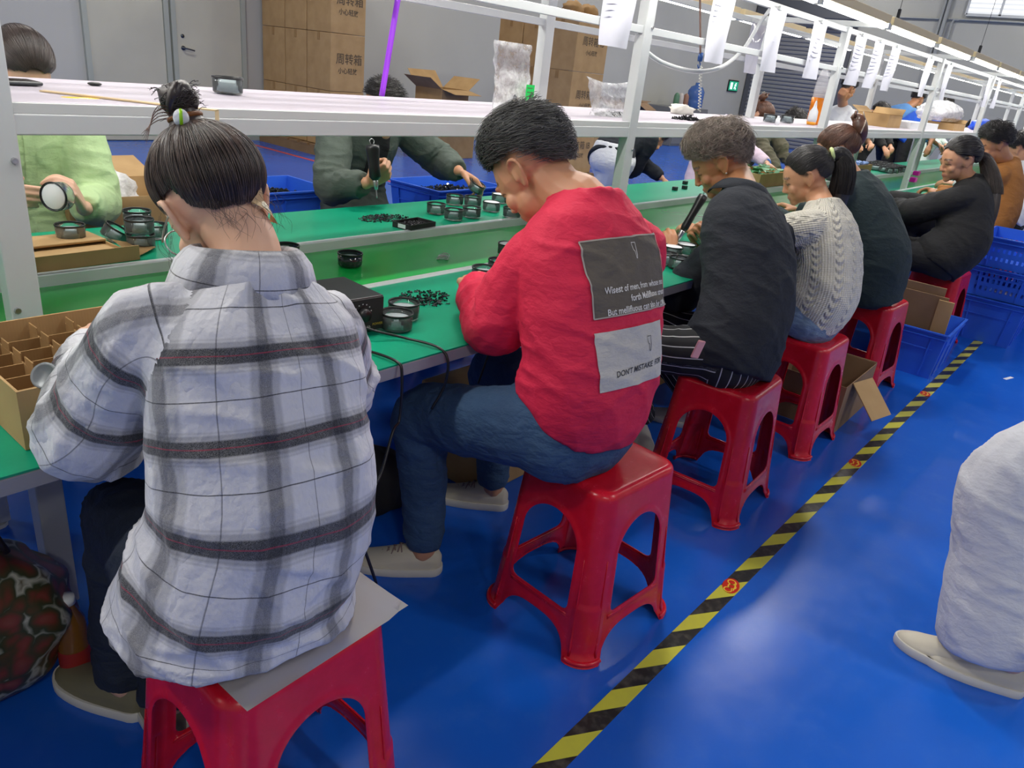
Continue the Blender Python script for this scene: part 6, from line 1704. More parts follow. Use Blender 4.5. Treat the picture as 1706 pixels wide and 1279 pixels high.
# round lens wiped by the first far person
c = make_cup('round lens cup with a white face, held by the pale green shirt', None, True); c.location = at(106, 326, y=2.62); c.rotation_mode = 'QUATERNION'; c.rotation_quaternion = Vector((0, 0, 1)).rotation_difference(Vector((-0.82, -0.52, 0.08)).normalized())
if 'group' in c: del c['group']
c.scale = (1.05, 1.05, 1.05)
c = dup_tree(CUP0[(False, False)]); c.location = at(790, 318, y=2.62); c.rotation_euler = (0.4, 0.2, 0); c['label'] = 'smoky cup being lowered by the hand of the person in the grey-green jacket'
if 'group' in c: del c['group']

# ---------------- cardboard
def open_tray(name, lab, cat, c, rz, sx, sy, h, m=M_card, mi=M_cardi, thick=0.004, flaps=(), group=None):
    r = thing(name, lab, cat, c, rz, group)
    def body(b):
        box2(b, (-sx / 2, -sy / 2, 0), (sx / 2, sy / 2, thick))
        box2(b, (-sx / 2, -sy / 2, thick), (sx / 2, -sy / 2 + thick, h)); box2(b, (-sx / 2, sy / 2 - thick, thick), (sx / 2, sy / 2, h))
        box2(b, (-sx / 2, -sy / 2 + thick, thick), (-sx / 2 + thick, sy / 2 - thick, h)); box2(b, (sx / 2 - thick, -sy / 2 + thick, thick), (sx / 2, sy / 2 - thick, h))
    one('box_body', body, m, r)
    for side, ang, ln in flaps:
        def fl(b):
            w = (sx if side in 'NS' else sy) - 0.006
            box2(b, (-w / 2, 0, 0), (w / 2, ln, thick * 0.8))
        M = {'S': Matrix.Translation((0, -sy / 2, h)) @ Matrix.Rotation(PI, 4, 'Z'), 'N': Matrix.Translation((0, sy / 2, h)), 'E': Matrix.Translation((sx / 2, 0, h)) @ Matrix.Rotation(-PI / 2, 4, 'Z'), 'W': Matrix.Translation((-sx / 2, 0, h)) @ Matrix.Rotation(PI / 2, 4, 'Z')}[side] @ Matrix.Rotation(ang, 4, 'X')
        f = one('flap', fl, m, r); f.matrix_local = M
    return r
# partitioned carton at the left
pc = open_tray('partitioned_carton', 'open carton divided into small cells on the near table at the left edge', 'carton', (0.650, 1.435, TZ + 0.001), 0.0, 0.60, 0.34, 0.105)
def dividers(n, L, other, axis):
    for k in range(1, n):
        t = -L / 2 + L * k / n
        def f(b):
            N = 9
            if axis == 'x': box2(b, (t - 0.0012, -other / 2 + 0.005, 0.006), (t + 0.0012, other / 2 - 0.005, 0.082))
            else: box2(b, (-other / 2 + 0.005, t - 0.0012, 0.006), (other / 2 - 0.005, t + 0.0012, 0.082))
            # rounded tabs standing above the cross strips
            m = 10 if axis == 'x' else 8
            m = {'x': 6, 'y': 9}[axis]
            for q in range(m):
                u0 = -other / 2 + other * (q + 0.16) / m; u1 = -other / 2 + other * (q + 0.84) / m
                if axis == 'x': box2(b, (t - 0.0012, u0, 0.082), (t + 0.0012, u1, 0.098), 0.001)
        one('divider', f, M_cardi, pc)
dividers(9, 0.60, 0.34, 'x'); dividers(6, 0.34, 0.60, 'y')
# metal part in a cell
mp = thing('lens_assembly', 'silver and black round lens part sticking out of the divided carton', 'lens', at(82, 628, z=TZ + 0.115)); mp.rotation_euler = (0.5, -0.9, 0)
one('barrel', lambda b: lathe(b, [(0, -0.03), (0.020, -0.03), (0.020, 0.0), (0.0215, 0.002), (0.0215, 0.012), (0.0, 0.012)], 32), M_steel, mp, True)
one('face_ring', lambda b: lathe(b, [(0.0, 0.0125), (0.017, 0.0125), (0.021, 0.016), (0.0225, 0.013), (0.0225, 0.004), (0.021, 0.002)], 32), mat('grey_ring', rgb(120, 124, 126), 0.35, 0.3), mp, True)
one('black_band', lambda b: lathe(b, [(0.0208, -0.012), (0.0222, -0.012), (0.0222, -0.004), (0.0208, -0.004)], 32, close=True), M_black, mp, True)
# flattened cardboard tray in front of the green shirt
ft = open_tray('cardboard_tray', 'flattened brown cardboard tray with a pointed corner flap in front of the pale green shirt', 'carton', (0.72, 2.42, TZ + 0.001), 0.06, 0.56, 0.30, 0.012, flaps=())
def folds(b):
    bar(b, (-0.28, -0.15, 0.006), (0.27, -0.15, 0.006), 0.004, 0.05)
    box2(b, (-0.28, -0.02, 0.012), (0.27, -0.017, 0.018))
one('front_fold', lambda b: (box(b, (0, -0.165, 0.020), (0.56, 0.004, 0.045), 0, Matrix.Rotation(0.0, 4, 'X')), box2(b, (-0.28, 0.03, 0.012), (0.28, 0.15, 0.020), 0.003)), M_card, ft)
def cornerf(b):
    v = [b.verts.new(p) for p in ((0.27, -0.16, 0.004), (0.27, -0.02, 0.03), (0.37, -0.10, 0.012))]
    b.faces.new(v); bmesh.ops.solidify(b, geom=b.faces[:], thickness=0.003)
one('corner_flap', cornerf, M_card, ft)

# carton on the floor with open flaps (between stools four and five)
oc = open_tray('open_carton', 'open brown carton on the floor with one pale flap hanging out', 'carton', (3.62, 0.985, 0.0), 0.02, 0.50, 0.40, 0.235, m=M_cardd, flaps=(('E', 0.0, 0.01),))
oc.location = (3.47 + 0.20, 0.735 + 0.24, 0.0)
fl = one('flap', lambda b: box2(b, (0, -0.002, 0), (0.17, 0.002, 0.19), 0), M_card, oc); fl.matrix_local = Matrix.Translation((-0.16, -0.20, 0.235)) @ Matrix.Rotation(-0.25, 4, 'Z') @ Matrix.Rotation(2.35, 4, 'X'); fl['label'] = 'pale hanging flap'
one('inner_flap', lambda b: box2(b, (-0.24, -0.002, 0), (0.24, 0.002, 0.13), 0), M_cardi, oc, loc=(0, 0.19, 0.235), rot=(-0.35, 0, 0))
tag(one('plastic_wrap', lambda b: (bmesh.ops.create_icosphere(b, subdivisions=3, radius=1, matrix=Matrix.Translation((0, 0, 0.05)) @ Matrix.Diagonal((0.11, 0.09, 0.045, 1))), [v.co.__iadd__(Vector((noise.noise(v.co * 30) * .012, noise.noise(v.co * 31 + Vector((5, 0, 0))) * .012, noise.noise(v.co * 29) * .012))) for v in b.verts]), M_clear, None, True, loc=(3.55, 0.90, 0.006)), 'crumpled clear plastic wrap lying inside the open carton', 'plastic wrap')

# blue crates
def make_crate(name, lab, sx, sy, h, loc, rz, group=None, slots=False, wall=0.004, taper=0.025, slot_rows=2):
    r = thing(name, lab, 'crate', loc, rz, group)
    def P(side, u, z, off=0):
        hx = sx / 2 - taper * (1 - z / h) + off; hy = sy / 2 - taper * (1 - z / h) + off
        return [(-hx + 2 * hx * u, -hy), (hx, -hy + 2 * hy * u), (hx - 2 * hx * u, hy), (-hx, hy - 2 * hy * u)][side] + (z,)
    def body(b):
        for o_ in (0, -wall):
            N = 24 if slots else 1; J = 14 if slots else 1
            for side in range(4):
                g = [[b.verts.new(P(side, i / N, wall * (o_ < 0) + (h - wall * (o_ < 0)) * j / J, o_)) for i in range(N + 1)] for j in range(J + 1)]
                for j in range(J):
                    for i in range(N):
                        if slots and i % 2 == 1 and 2 <= i <= N - 3 and (j in (3, 4, 7, 8) or (slot_rows > 2 and j in (10, 11))): continue
                        b.faces.new((g[j][i], g[j][i + 1], g[j + 1][i + 1], g[j + 1][i]))
        zz = (0, wall)
        for z, o_ in ((0, 0), (wall, -wall)):
            b.faces.new([b.verts.new(P(s_, 0, z, o_)) for s_ in range(4)])
        bmesh.ops.remove_doubles(b, verts=b.verts, dist=0.0004)
    one('crate_body', body, M_blueP, r)
    def rim(b):
        for z0, z1, o0 in ((h - 0.008, h, 0.014), (h - 0.035, h - 0.029, 0.010)):
            a, c = sx / 2, sy / 2
            for s_ in ((-a - o0, -c - o0, a + o0, -c), (-a - o0, c, a + o0, c + o0), (-a - o0, -c, -a, c), (a, -c, a + o0, c)):
                box2(b, (s_[0], s_[1], z0), (s_[2], s_[3], z1))
    one('crate_rim', rim, M_blueP, r)
    for side in range(4):
        def ribs(b):
            for u in ((0.12, 0.5, 0.88) if side % 2 == 0 else (0.18, 0.82)):
                bar(b, P(side, u, 0.01, 0.003), P(side, u, h - 0.03, 0.004), 0.008, 0.008)
            bar(b, P(side, 0.12, h * 0.62, 0.003), P(side, 0.88, h * 0.62, 0.003), 0.006, 0.006) if not slots else None
        one('side_ribs', ribs, M_blueP, r)
    return r
cr = make_crate('blue_crate', 'blue plastic crate on the floor holding flattened cardboard beside the hazard tape', 0.52, 0.40, 0.28, (4.93, 0.83, 0), 0.02)
# flattened cardboard leaning in it
fc = thing('flattened_carton', 'flattened brown carton standing upright in the blue crate', 'carton', (4.90, 0.86, 0.012), 0.0)
fc.location = (4.80, 0.70, 0.012)
one('board', lambda b: box2(b, (-0.004, -0.010, 0.0), (0.004, 0.30, 0.455), 0.001), M_cardd, fc, rot=(0, -0.10, 0))
one('board', lambda b: box2(b, (0.010, 0.02, 0.0), (0.018, 0.32, 0.50), 0.001), M_cardd, fc, rot=(0, -0.09, 0))
one('board', lambda b: box2(b, (-0.020, -0.045, 0.0), (-0.008, 0.035, 0.44), 0.001), M_card, fc, rot=(0, -0.10, 0))
# stack of blue crates at the right
x, y = 6.18, 0.60
for k, (lab, h, sl, z, sx_) in enumerate([('solid blue crate at the bottom of the stack behind the black blazer', 0.30, False, 0.0, 0.62), ('slotted blue crate with rows of slits on top of the solid one', 0.20, True, 0.302, 0.62), ('blue crate at the top of the stack, just under the tan jacket', 0.20, True, 0.504, 0.62)]):
    make_crate('blue_crate', lab, sx_, 0.40, h, (x, y, z), 0.0, 'stacked blue crates', sl, slot_rows=3 if k == 1 else 2, taper=0.02 if k else 0.03)
for k, (lab, z) in enumerate([('blue crate at the right edge, lower of the second stack', 0.0), ('blue crate at the right edge, upper of the second stack', 0.30), ('blue crate at the right edge, topmost of the second stack', 0.60)]):
    make_crate('blue_crate', lab, 0.6, 0.40, 0.295, (7.05, 0.42, z), 0.02, 'second stack of blue crates', k > 0)
# crates with black parts on stools behind the far workers
def part_crate(lab, loc, rz, seed, plab):
    r = make_crate('blue_crate', lab, 0.56, 0.40, 0.26, loc, rz, 'blue crates behind the bench')
    o = pile('black_parts', plab, (loc[0], loc[1], loc[2] + 0.19), 0.24, 0.165, 200, 0.016, seed, M_dark_lens, mound=0.05); o['category'] = 'black parts'; o.rotation_euler = (0, 0, rz)
    tag(one('stand', lambda b: [box2(b, (-0.26, -0.18, loc[2] - 0.03), (0.26, 0.18, loc[2] - 0.004))] + [box2(b, (a * 0.22 - 0.02, c_ * 0.14 - 0.02, 0), (a * 0.22 + 0.02, c_ * 0.14 + 0.02, loc[2] - 0.03)) for a in (-1, 1) for c_ in (-1, 1)], M_red, None, loc=(loc[0], loc[1], 0), rot=(0, 0, rz)), 'low red stand under the ' + lab.split(' holding')[0], 'stand')
part_crate('blue crate left of the grey-green jacket holding black parts', (2.16, 3.42, 0.46), 0.0, 21, 'heap of black ring parts in the blue crate left of the grey-green jacket')
part_crate('blue crate right of the grey-green jacket holding black parts', (3.28, 3.22, 0.46), 0.02, 22, 'heap of black ring parts in the blue crate right of the grey-green jacket')
# cartons on a stool behind the first far person
oc2 = open_tray('open_carton', 'open carton behind the bench between the pale green shirt and the hair bun', 'carton', (1.36, 3.22, 0.52), 0.0, 0.52, 0.40, 0.26, flaps=(('N', 0.3, 0.2),))
tag(one('stand', lambda b: [box2(b, (-0.24, -0.18, 0.49), (0.24, 0.18, 0.518))] + [box2(b, (a * 0.2 - 0.02, c_ * 0.14 - 0.02, 0), (a * 0.2 + 0.02, c_ * 0.14 + 0.02, 0.49)) for a in (-1, 1) for c_ in (-1, 1)], M_white, None, loc=(1.36, 3.22, 0)), 'white stand under the open carton behind the pale green shirt', 'stand')
def crumple(lab, loc, sc, seed, m=None, name='plastic_bag', cat='plastic bag', sub=4, amp=0.18, f=2.2):
    def g(b):
        bmesh.ops.create_icosphere(b, subdivisions=sub, radius=1)
        for v in b.verts:
            q = v.co * f + Vector((seed, seed * 2, 0)); n_ = abs(noise.noise(q)) * 2 - 0.6 + 0.5 * noise.noise(q * 2.7)
            v.co *= 1 + amp * n_
            if v.co.z < -0.6: v.co.z = -0.6
        for v in b.verts: v.co = Vector((v.co.x * sc[0], v.co.y * sc[1], (v.co.z + 0.6) * sc[2]))
    return tag(one(name, g, m or M_clear, None, True, loc=loc), lab, cat)
crumple('milky plastic bag spilling out of the open carton behind the pale green shirt', (1.30, 3.26, 0.60), (0.17, 0.10, 0.17), 3, M_film)
tag(open_tray('small_carton', 'small brown carton with a black stamp between the hair bun and the blue crate', 'carton', (1.74, 2.98, 0.52), 0.05, 0.26, 0.20, 0.17), kind=None)
tag(one('stand', lambda b: [box2(b, (-0.14, -0.11, 0.49), (0.14, 0.11, 0.518))] + [box2(b, (a * 0.11 - 0.015, c_ * 0.08 - 0.015, 0), (a * 0.11 + 0.015, c_ * 0.08 + 0.015, 0.49)) for a in (-1, 1) for c_ in (-1, 1)], M_white, None, loc=(1.74, 2.98, 0)), 'white stand under the small stamped carton', 'stand')

# ---------------- big cartons along the back wall
def big_carton(lab, p0, p1, text=None, group='big brown cartons stacked by the back wall', tsize=0.10, sub=None):
    cx, cy = (p0[0] + p1[0]) / 2, (p0[1] + p1[1]) / 2; sx, sy, h = p1[0] - p0[0], p1[1] - p0[1], p1[2] - p0[2]
    r = thing('carton', lab, 'carton', (cx, cy, p0[2]), 0, group)
    one('box_body', lambda b: box2(b, (-sx / 2 + .004, -sy / 2 + .004, 0), (sx / 2 - .004, sy / 2 - .004, h - 0.004), 0.006), M_card, r)
    one('tape_strip', lambda b: box2(b, (-sx / 2 - .001, -0.025, h - 0.10), (-sx / 2 + .004, 0.025, h - 0.006)), M_cardi, r)
    if text:
        text_flat('printed_words', text, tsize, M_ink, r, (0.02, -sy / 2 + 0.002, h * 0.56), (PI / 2, 0, 0), 0.0008)
        if sub: text_flat('printed_line', sub, tsize * 0.55, M_ink, r, (0, -sy / 2 + 0.002, h * 0.36), (PI / 2, 0, 0), 0.001)
    return r
lev = [0.14, 0.825, 1.51, 2.19, 2.86]
colw = [(8.42, 8.92), (8.93, 9.40), (9.41, 9.93)]
nm = ['lowest', 'second', 'third', 'topmost']
cn = ['front', 'middle', 'rearmost']
for j in range(4):
    for i, (ya, yb) in enumerate(colw):
        big_carton('big brown carton, %s layer, %s in the stack right of the doors' % (nm[j], cn[i]), (6.32, ya, lev[j]), (6.87, yb, lev[j + 1]), text='周转箱' if i == 0 else None, sub='小心轻放' if i == 0 else None, tsize=0.14)
def pallet(lab, p0, p1):
    r = thing('pallet', lab, 'pallet', ((p0[0] + p1[0]) / 2, (p0[1] + p1[1]) / 2, 0)); sx, sy = p1[0] - p0[0], p1[1] - p0[1]
    wd = mat('pallet_wood', rgb(140, 112, 78), 0.8, var=0.1)
    n = 7
    one('deck', lambda b: [box2(b, (-sx / 2, -sy / 2 + sy * k / n, 0.11), (sx / 2, -sy / 2 + sy * (k + 0.75) / n, 0.135)) for k in range(n)], wd, r)
    for q in (-1, 0, 1): one('runner', lambda b: box2(b, (q * (sx / 2 - 0.05) - 0.045, -sy / 2, 0), (q * (sx / 2 - 0.05) + 0.045, sy / 2, 0.11)), wd, r)
pallet('wooden pallet under the tall carton stack right of the doors', (6.25, 8.36), (6.95, 9.95))
# cartons left and right of the shelf's rear post
for j in range(3):
    for i, (ya, yb) in enumerate([(7.45, 7.92), (7.93, 8.40)]):
        big_carton('big brown carton, %s layer, %s column, left of the second post' % (nm[j], ('front', 'rear')[i]), (9.42, ya, 0.14 + j * 0.62), (10.05, yb, 0.14 + (j + 1) * 0.62), group='brown cartons left of the second post')
pallet('wooden pallet under the cartons left of the second post', (9.35, 7.4), (10.1, 8.45))
for j in range(3):
    big_carton('big brown carton with printed words, %s layer, right of the second post' % nm[j], (8.17, 6.0, 0.14 + j * 0.625), (8.86, 6.5, 0.14 + (j + 1) * 0.625), text='周转箱 IA' if j % 2 else '周转箱 IB', sub='小心轻放', group='brown cartons right of the second post', tsize=0.115)
pallet('wooden pallet under the printed cartons right of the second post', (8.12, 5.95), (8.9, 6.55))
# open cartons with black inside
oc3 = open_tray('open_carton', 'open brown carton with raised flaps against the back wall behind the grey-green jacket', 'carton', (8.35, 8.45, 0.53), 0.1, 0.62, 0.5, 0.42, flaps=(('S', -0.2, 0.25), ('W', 0.5, 0.3), ('E', 0.6, 0.3), ('N', 0.9, 0.28)))
big_carton('closed brown carton beneath the flapped carton behind the grey-green jacket', (7.95, 8.1, 0.0), (8.75, 8.8, 0.52), group='low cartons by the back wall')
for k, (x, y, z, s) in enumerate([(12.6, 8.6, 0.0, 0.7), (13.5, 8.5, 0.0, 0.6)]):
    open_tray('open_carton', ('low open carton by the back wall, left of the blue water bottle', 'second low open carton by the back wall, nearest to the blue water bottle')[k], 'carton', (x, y, z + 0.55), 0.2 * k, s, 0.6, 0.4, m=M_cardd, flaps=(('S', -0.5, 0.25), ('W', 0.2, 0.25), ('E', 0.1, 0.25)))
    big_carton('brown carton under the %s low open carton' % ('first', 'second')[k], (x - 0.35, y - 0.3, 0), (x + 0.35, y + 0.3, 0.54), group='low cartons by the back wall')
# things on top of the printed cartons: bottles and packed goods
tpz = 0.14 + 3 * 0.625
for k, (dx, lab) in enumerate([(0.1, 'brown packed bundle on top of the printed cartons, left'), (0.42, 'brown packed bundle on top of the printed cartons, right')]):
    crumple(lab, (8.12 + dx + 0.12, 6.25, tpz), (0.15, 0.14, 0.11), 7 + k, M_cardi, 'packed_bundle', 'bundle', 3, 0.25)
# blue water bottle on a shelf by the end of the back wall
wb = thing('water_bottle', 'large blue water cooler bottle by the far back wall below the exit sign', 'bottle', (17.6, 9.2, 0.85))
one('bottle_body', lambda b: lathe(b, [(0, 0), (0.13, 0), (0.14, 0.02), (0.14, 0.14), (0.133, 0.16), (0.14, 0.18), (0.14, 0.32), (0.10, 0.40), (0.04, 0.43), (0.035, 0.48), (0, 0.48)], 28), mat('blue_bottle', rgb(90, 130, 200), 0.15, trans=0.4), wb, True)
wb.scale = (1.4, 1.4, 1.2)
cb = thing('cabinet', 'low grey cabinet under the blue water bottle', 'cabinet', (17.4, 9.3, 0))
one('cabinet_body', lambda b: box2(b, (-1.0, -0.3, 0), (0.6, 0.5, 0.85), 0.01), mat('grey_cabinet', rgb(120, 120, 118), 0.5), cb)
one('door', lambda b: box2(b, (-0.98, -0.315, 0.05), (-0.22, -0.3, 0.80), 0.004), mat('grey_cabinet', rgb(120, 120, 118), 0.5), cb); one('door', lambda b: box2(b, (-0.18, -0.315, 0.05), (0.58, -0.3, 0.80), 0.004), mat('grey_cabinet', rgb(120, 120, 118), 0.5), cb)
for k, (x, m_) in enumerate([(-0.7, rgb(90, 130, 100)), (-0.5, rgb(200, 190, 180)), (-0.25, rgb(150, 110, 90))]):
    tag(one('jar', lambda b: lathe(b, [(0, 0), (0.06, 0), (0.07, 0.05), (0.065, 0.25), (0.04, 0.30), (0, 0.32)], 16), mat('jar_%s' % 'abc'[k], m_, 0.4), None, True, loc=(17.4 + x, 9.2, 0.85)), ('green', 'pale', 'brownish')[k] + ' jar on the grey cabinet left of the blue water bottle', 'jar', 'jars on the grey cabinet')

# ---------------- things on the white shelf
cup(380, 157, 'smoky grey cup on the white shelf right of the hair bun', 'cups on the white shelf', z=SZ); o = bpy.context.scene.objects; 
CUPS = cup(1282, 204, 'grey cup on the white shelf, left of a pair', 'cups on the white shelf', z=SZ); cup(1310, 205, 'grey cup on the white shelf, right of a pair', 'cups on the white shelf', z=SZ)
tag(one('small_bottle', lambda b: lathe(b, [(0, 0), (0.012, 0), (0.012, 0.03), (0.006, 0.04), (0.006, 0.05), (0, 0.05)], 14), M_wins, None, True, loc=at(1294, 208, z=SZ)), 'tiny white and black bottle in front of the pair of grey cups', 'bottle')
ph = thing('mobile_phone', 'dark mobile phone lying on the shelf at the left edge', 'phone', (0.66, 2.12, SZ), 0.1)
one('phone_body', lambda b: box2(b, (-0.08, -0.037, 0.002), (0.078, 0.037, 0.011), 0.004), mat('dark_grey_phone', (0.05, 0.055, 0.06, 1), 0.25), ph)
one('screen', lambda b: box2(b, (-0.074, -0.033, 0.0111), (0.072, 0.033, 0.0116)), mat('phone_glass', (0.01, 0.01, 0.012, 1), 0.05), ph)
tag(one('black_bit', lambda b: (bmesh.ops.create_icosphere(b, subdivisions=2, radius=0.014), [setattr(v, 'co', Vector((v.co.x * 1.3, v.co.y, v.co.z * 0.35 + 0.005))) for v in b.verts]), M_black, None, True, loc=at(158, 143, z=SZ)), 'small black scrap on the shelf between the phone and the hair bun', 'scrap')
rp0, rp1 = at(70, 153, z=SZ), at(362, 186, z=SZ)
dr = (rp1 - rp0); ru = thing('wooden_strip', 'thin tan wooden strip lying aslant on the shelf behind the hair bun', 'strip', (rp0 + rp1) / 2, math.atan2(dr.y, dr.x))
ru.location.z = SZ + 0.001
one('strip_body', lambda b: box2(b, (-dr.length / 2, -0.010, 0), (dr.length / 2, 0.010, 0.003)), mat('tan_wood', rgb(205, 180, 140), 0.6), ru)
one('end_fold', lambda b: box2(b, (dr.length / 2 - 0.002, -0.010, -0.03), (dr.length / 2, 0.010, 0.003)), mat('tan_wood', rgb(205, 180, 140), 0.6), ru)
tag(one('yellow_patch', lambda b: lathe(b, [(0, 0.001), (0.03, 0.0008), (0.032, 0.0)], 20), mat('yellow_film', rgb(240, 200, 60), 0.2), None, True, loc=at(135, 163, z=SZ)), 'thin yellow film scrap beside the wooden strip on the shelf', 'scrap').scale = (1.3, 0.6, 1)

def zip_bag(lab, w, h, d, loc, rz, lean=0.0, fill=0.3, seed=0, sag=0.0, label=False, name='zip_bag'):
    r = thing(name, lab, 'bag', loc, rz)
    N, J = 22, 26
    def shell(b):
        F = {}
        for s_ in (-1, 1):
            for j in range(J + 1):
                for i in range(N + 1):
                    u, v = i / N, j / J
                    z = v * h * (1 - sag * math.sin(PI * u) * 0.2)
                    th = d * (1 - v) ** 0.8 * math.sin(PI * min(1, max(0, u))) ** 0.45 * (0.5 if v > fill else 0.5 + 0.5 * (1 - v / fill) ** 0.5)
                    x = (u - .5) * w * (1 - 0.06 * math.sin(PI * v) + 0.05 * noise.noise(Vector((u * 2, v * 3, seed))))
                    y = s_ * (th + 0.002) + lean * v * h + 0.014 * noise.noise(Vector((u * 4, v * 5, seed + 3 * (s_ > 0)))) + 0.006 * noise.noise(Vector((u * 13, v * 9, seed)))
                    F[(s_, i, j)] = b.verts.new((x, y, z + 0.001))
            for j in range(J):
                for i in range(N):
                    b.faces.new((F[(s_, i, j)], F[(s_, i + 1, j)], F[(s_, i + 1, j + 1)], F[(s_, i, j + 1)]))
        for j in range(J):
            for i in (0, N): b.faces.new((F[(-1, i, j)], F[(1, i, j)], F[(1, i, j + 1)], F[(-1, i, j + 1)]))
    M_bag = M_film2
    one('bag_film', shell, M_bag, r, True)
    p = pile('screws_inside', None, (0, 0, 0.004), w * 0.42, d * 0.6, 260, 0.006, 50 + seed, M_tray, mound=h * fill * 0.7); p.parent = r
    for kk in ('label', 'category'):
        if kk in p: del p[kk]
    if label:
        g = one('green_label', lambda b: box2(b, (-0.024, -0.0012, -0.034), (0.024, 0.0, 0.034)), mat('green_sticker', rgb(30, 200, 90), 0.5), r, loc=(w * 0.27, -d - 0.004, h * 0.30))
        def wr_(b):
            for q in range(4): box2(b, (-0.018, -0.0018, 0.022 - q * 0.014), (-0.018 + 0.03 + 0.006 * (q % 2), -0.0013, 0.024 - q * 0.014))
        one('handwriting', wr_, M_ink, g)
    return r
zip_bag('upright clear zip bag of dark screws with a bright green label on the shelf', 0.205, 0.235, 0.026, (2.205, 1.87, SZ), 0.02, 0.1, 0.35, 1, label=True)
zip_bag('slumped clear zip bag with dark screws on the shelf behind the second post', 0.36, 0.15, 0.05, (2.98, 1.93, SZ), 0.0, 0.35, 0.15, 2, sag=0.6)
crumple('white cotton glove crumpled on the shelf right of the second post', at(1135, 190, z=SZ), (0.12, 0.05, 0.035), 9, mat('white_cotton', rgb(235, 232, 222), 0.9), 'glove', 'glove', 3, 0.3)
# orange juice bottle standing between two small white bottles
bo = thing('drink_bottle', 'clear bottle half full of orange drink standing on the shelf', 'bottle', (5.42, 1.93, SZ)); bo.scale = (1.1, 1.1, 1.22)
one('bottle_body', lambda b: lathe(b, [(0, 0.002), (0.030, 0.002), (0.034, 0.008), (0.036, 0.05), (0.034, 0.07), (0.037, 0.09), (0.037, 0.20), (0.033, 0.235), (0.022, 0.275), (0.014, 0.290), (0.013, 0.31), (0.012, 0.31), (0.011, 0.28), (0.020, 0.27), (0.031, 0.23), (0.035, 0.19), (0.035, 0.01), (0, 0.005)], 28), M_clear, bo, True)
one('drink', lambda b: lathe(b, [(0, 0.001), (0.031, 0.001), (0.0352, 0.008), (0.0375, 0.05), (0.0355, 0.07), (0.0382, 0.09), (0.0382, 0.140), (0, 0.140)], 28), mat('orange_drink', rgb(250, 140, 20), 0.3, emit=None), bo, True)
for k, dx in enumerate((-0.105, 0.105)):
    o = thing('white_bottle', ('small white squeeze bottle with an orange base left of the orange drink', 'small white squeeze bottle with an orange base right of the orange drink')[k], 'bottle', (5.42 + dx, 1.90, SZ), 0, 'white squeeze bottles on the shelf')
    one('bottle_body', lambda b: lathe(b, [(0, 0.02), (0.028, 0.02), (0.030, 0.04), (0.027, 0.085), (0.012, 0.11), (0.005, 0.15), (0, 0.152)], 20), M_wins, o, True)
    one('base', lambda b: lathe(b, [(0, 0), (0.028, 0), (0.028, 0.02), (0, 0.02)], 20), mat('orange_cap', rgb(240, 160, 40), 0.4), o, True)
# cartons, trays on the far part of the shelf
open_tray('small_carton', 'small open brown carton on the shelf, left of the white foam tray', 'carton', (7.35, 2.05, SZ), 0.0, 0.40, 0.26, 0.10, flaps=(('E', 0.7, 0.08), ('N', 0.6, 0.08)))
open_tray('foam_tray', 'long low white foam tray on the shelf behind the fourth post', 'tray', (8.25, 2.03, SZ), 0.0, 1.05, 0.30, 0.055, m=M_wins, mi=M_wins, thick=0.02)
open_tray('small_carton', 'flat tan carton on the shelf just past the fourth post', 'carton', (9.6, 1.98, SZ), 0.0, 0.55, 0.26, 0.07, flaps=(('E', 0.5, 0.08),))
crumple('bundle of bubble wrap on the shelf past the blue polo shirt', (9.7, 2.10, SZ + 0.08), (0.62, 0.20, 0.13), 12, M_film, 'bubble_wrap', 'bubble wrap', 4, 0.1, 6)
crumple('blue bag on the shelf above the short black-haired person at the right', (11.7, 2.0, SZ), (0.25, 0.15, 0.09), 14, mat('blue_bag', rgb(40, 90, 220), 0.4), 'blue_bag', 'bag', 3, 0.2)
# magenta clips and cartons on the near table near the black blazer
M_mag = mat('magenta_plastic', rgb(240, 30, 190), 0.35)
for k, (px, py) in enumerate([(1526, 292), (1520, 303)]):
    tag(one('magenta_holder', lambda b: box(b, (0, 0, 0.022), (0.09, 0.06, 0.044), 0.006), M_mag, None, loc=at(px, py, z=TZ)), ('magenta plastic holder by the black blazer, upper', 'magenta plastic holder by the black blazer, lower')[k], 'holder', 'magenta holders')
oc5 = open_tray('open_carton', 'open carton with upright flaps on the near table beside the dark green jacket', 'carton', (5.05, 1.52, TZ), 0.3, 0.26, 0.24, 0.09, flaps=(('S', -0.4, 0.10), ('E', 0.15, 0.16), ('N', 0.4, 0.1)))
hc_ = open_tray('parts_carton', 'small carton of white cable bits jutting over the table edge before the black blazer', 'carton', (4.72, 1.26, TZ), 0.1, 0.22, 0.20, 0.075, flaps=(('E', 0.5, 0.05),))
def wbits(b):
    rs = np.random.RandomState(3)
    for _ in range(22):
        p = Vector((rs.uniform(-.08, .08), rs.uniform(-.07, .07), 0.06 + rs.rand() * 0.03)); d = Vector((rs.randn(), rs.randn(), rs.rand() * 0.6)).normalized() * 0.03
        tube(b, [p - d, p + Vector((0, 0, 0.006)), p + d], 0.004, 6, 3)
w_ = one('cable_bits', wbits, M_wins, None, True, loc=(4.72, 1.26, TZ)); tag(w_, 'white cable bits heaped in the small carton before the black blazer', 'cable bits', kind='stuff')
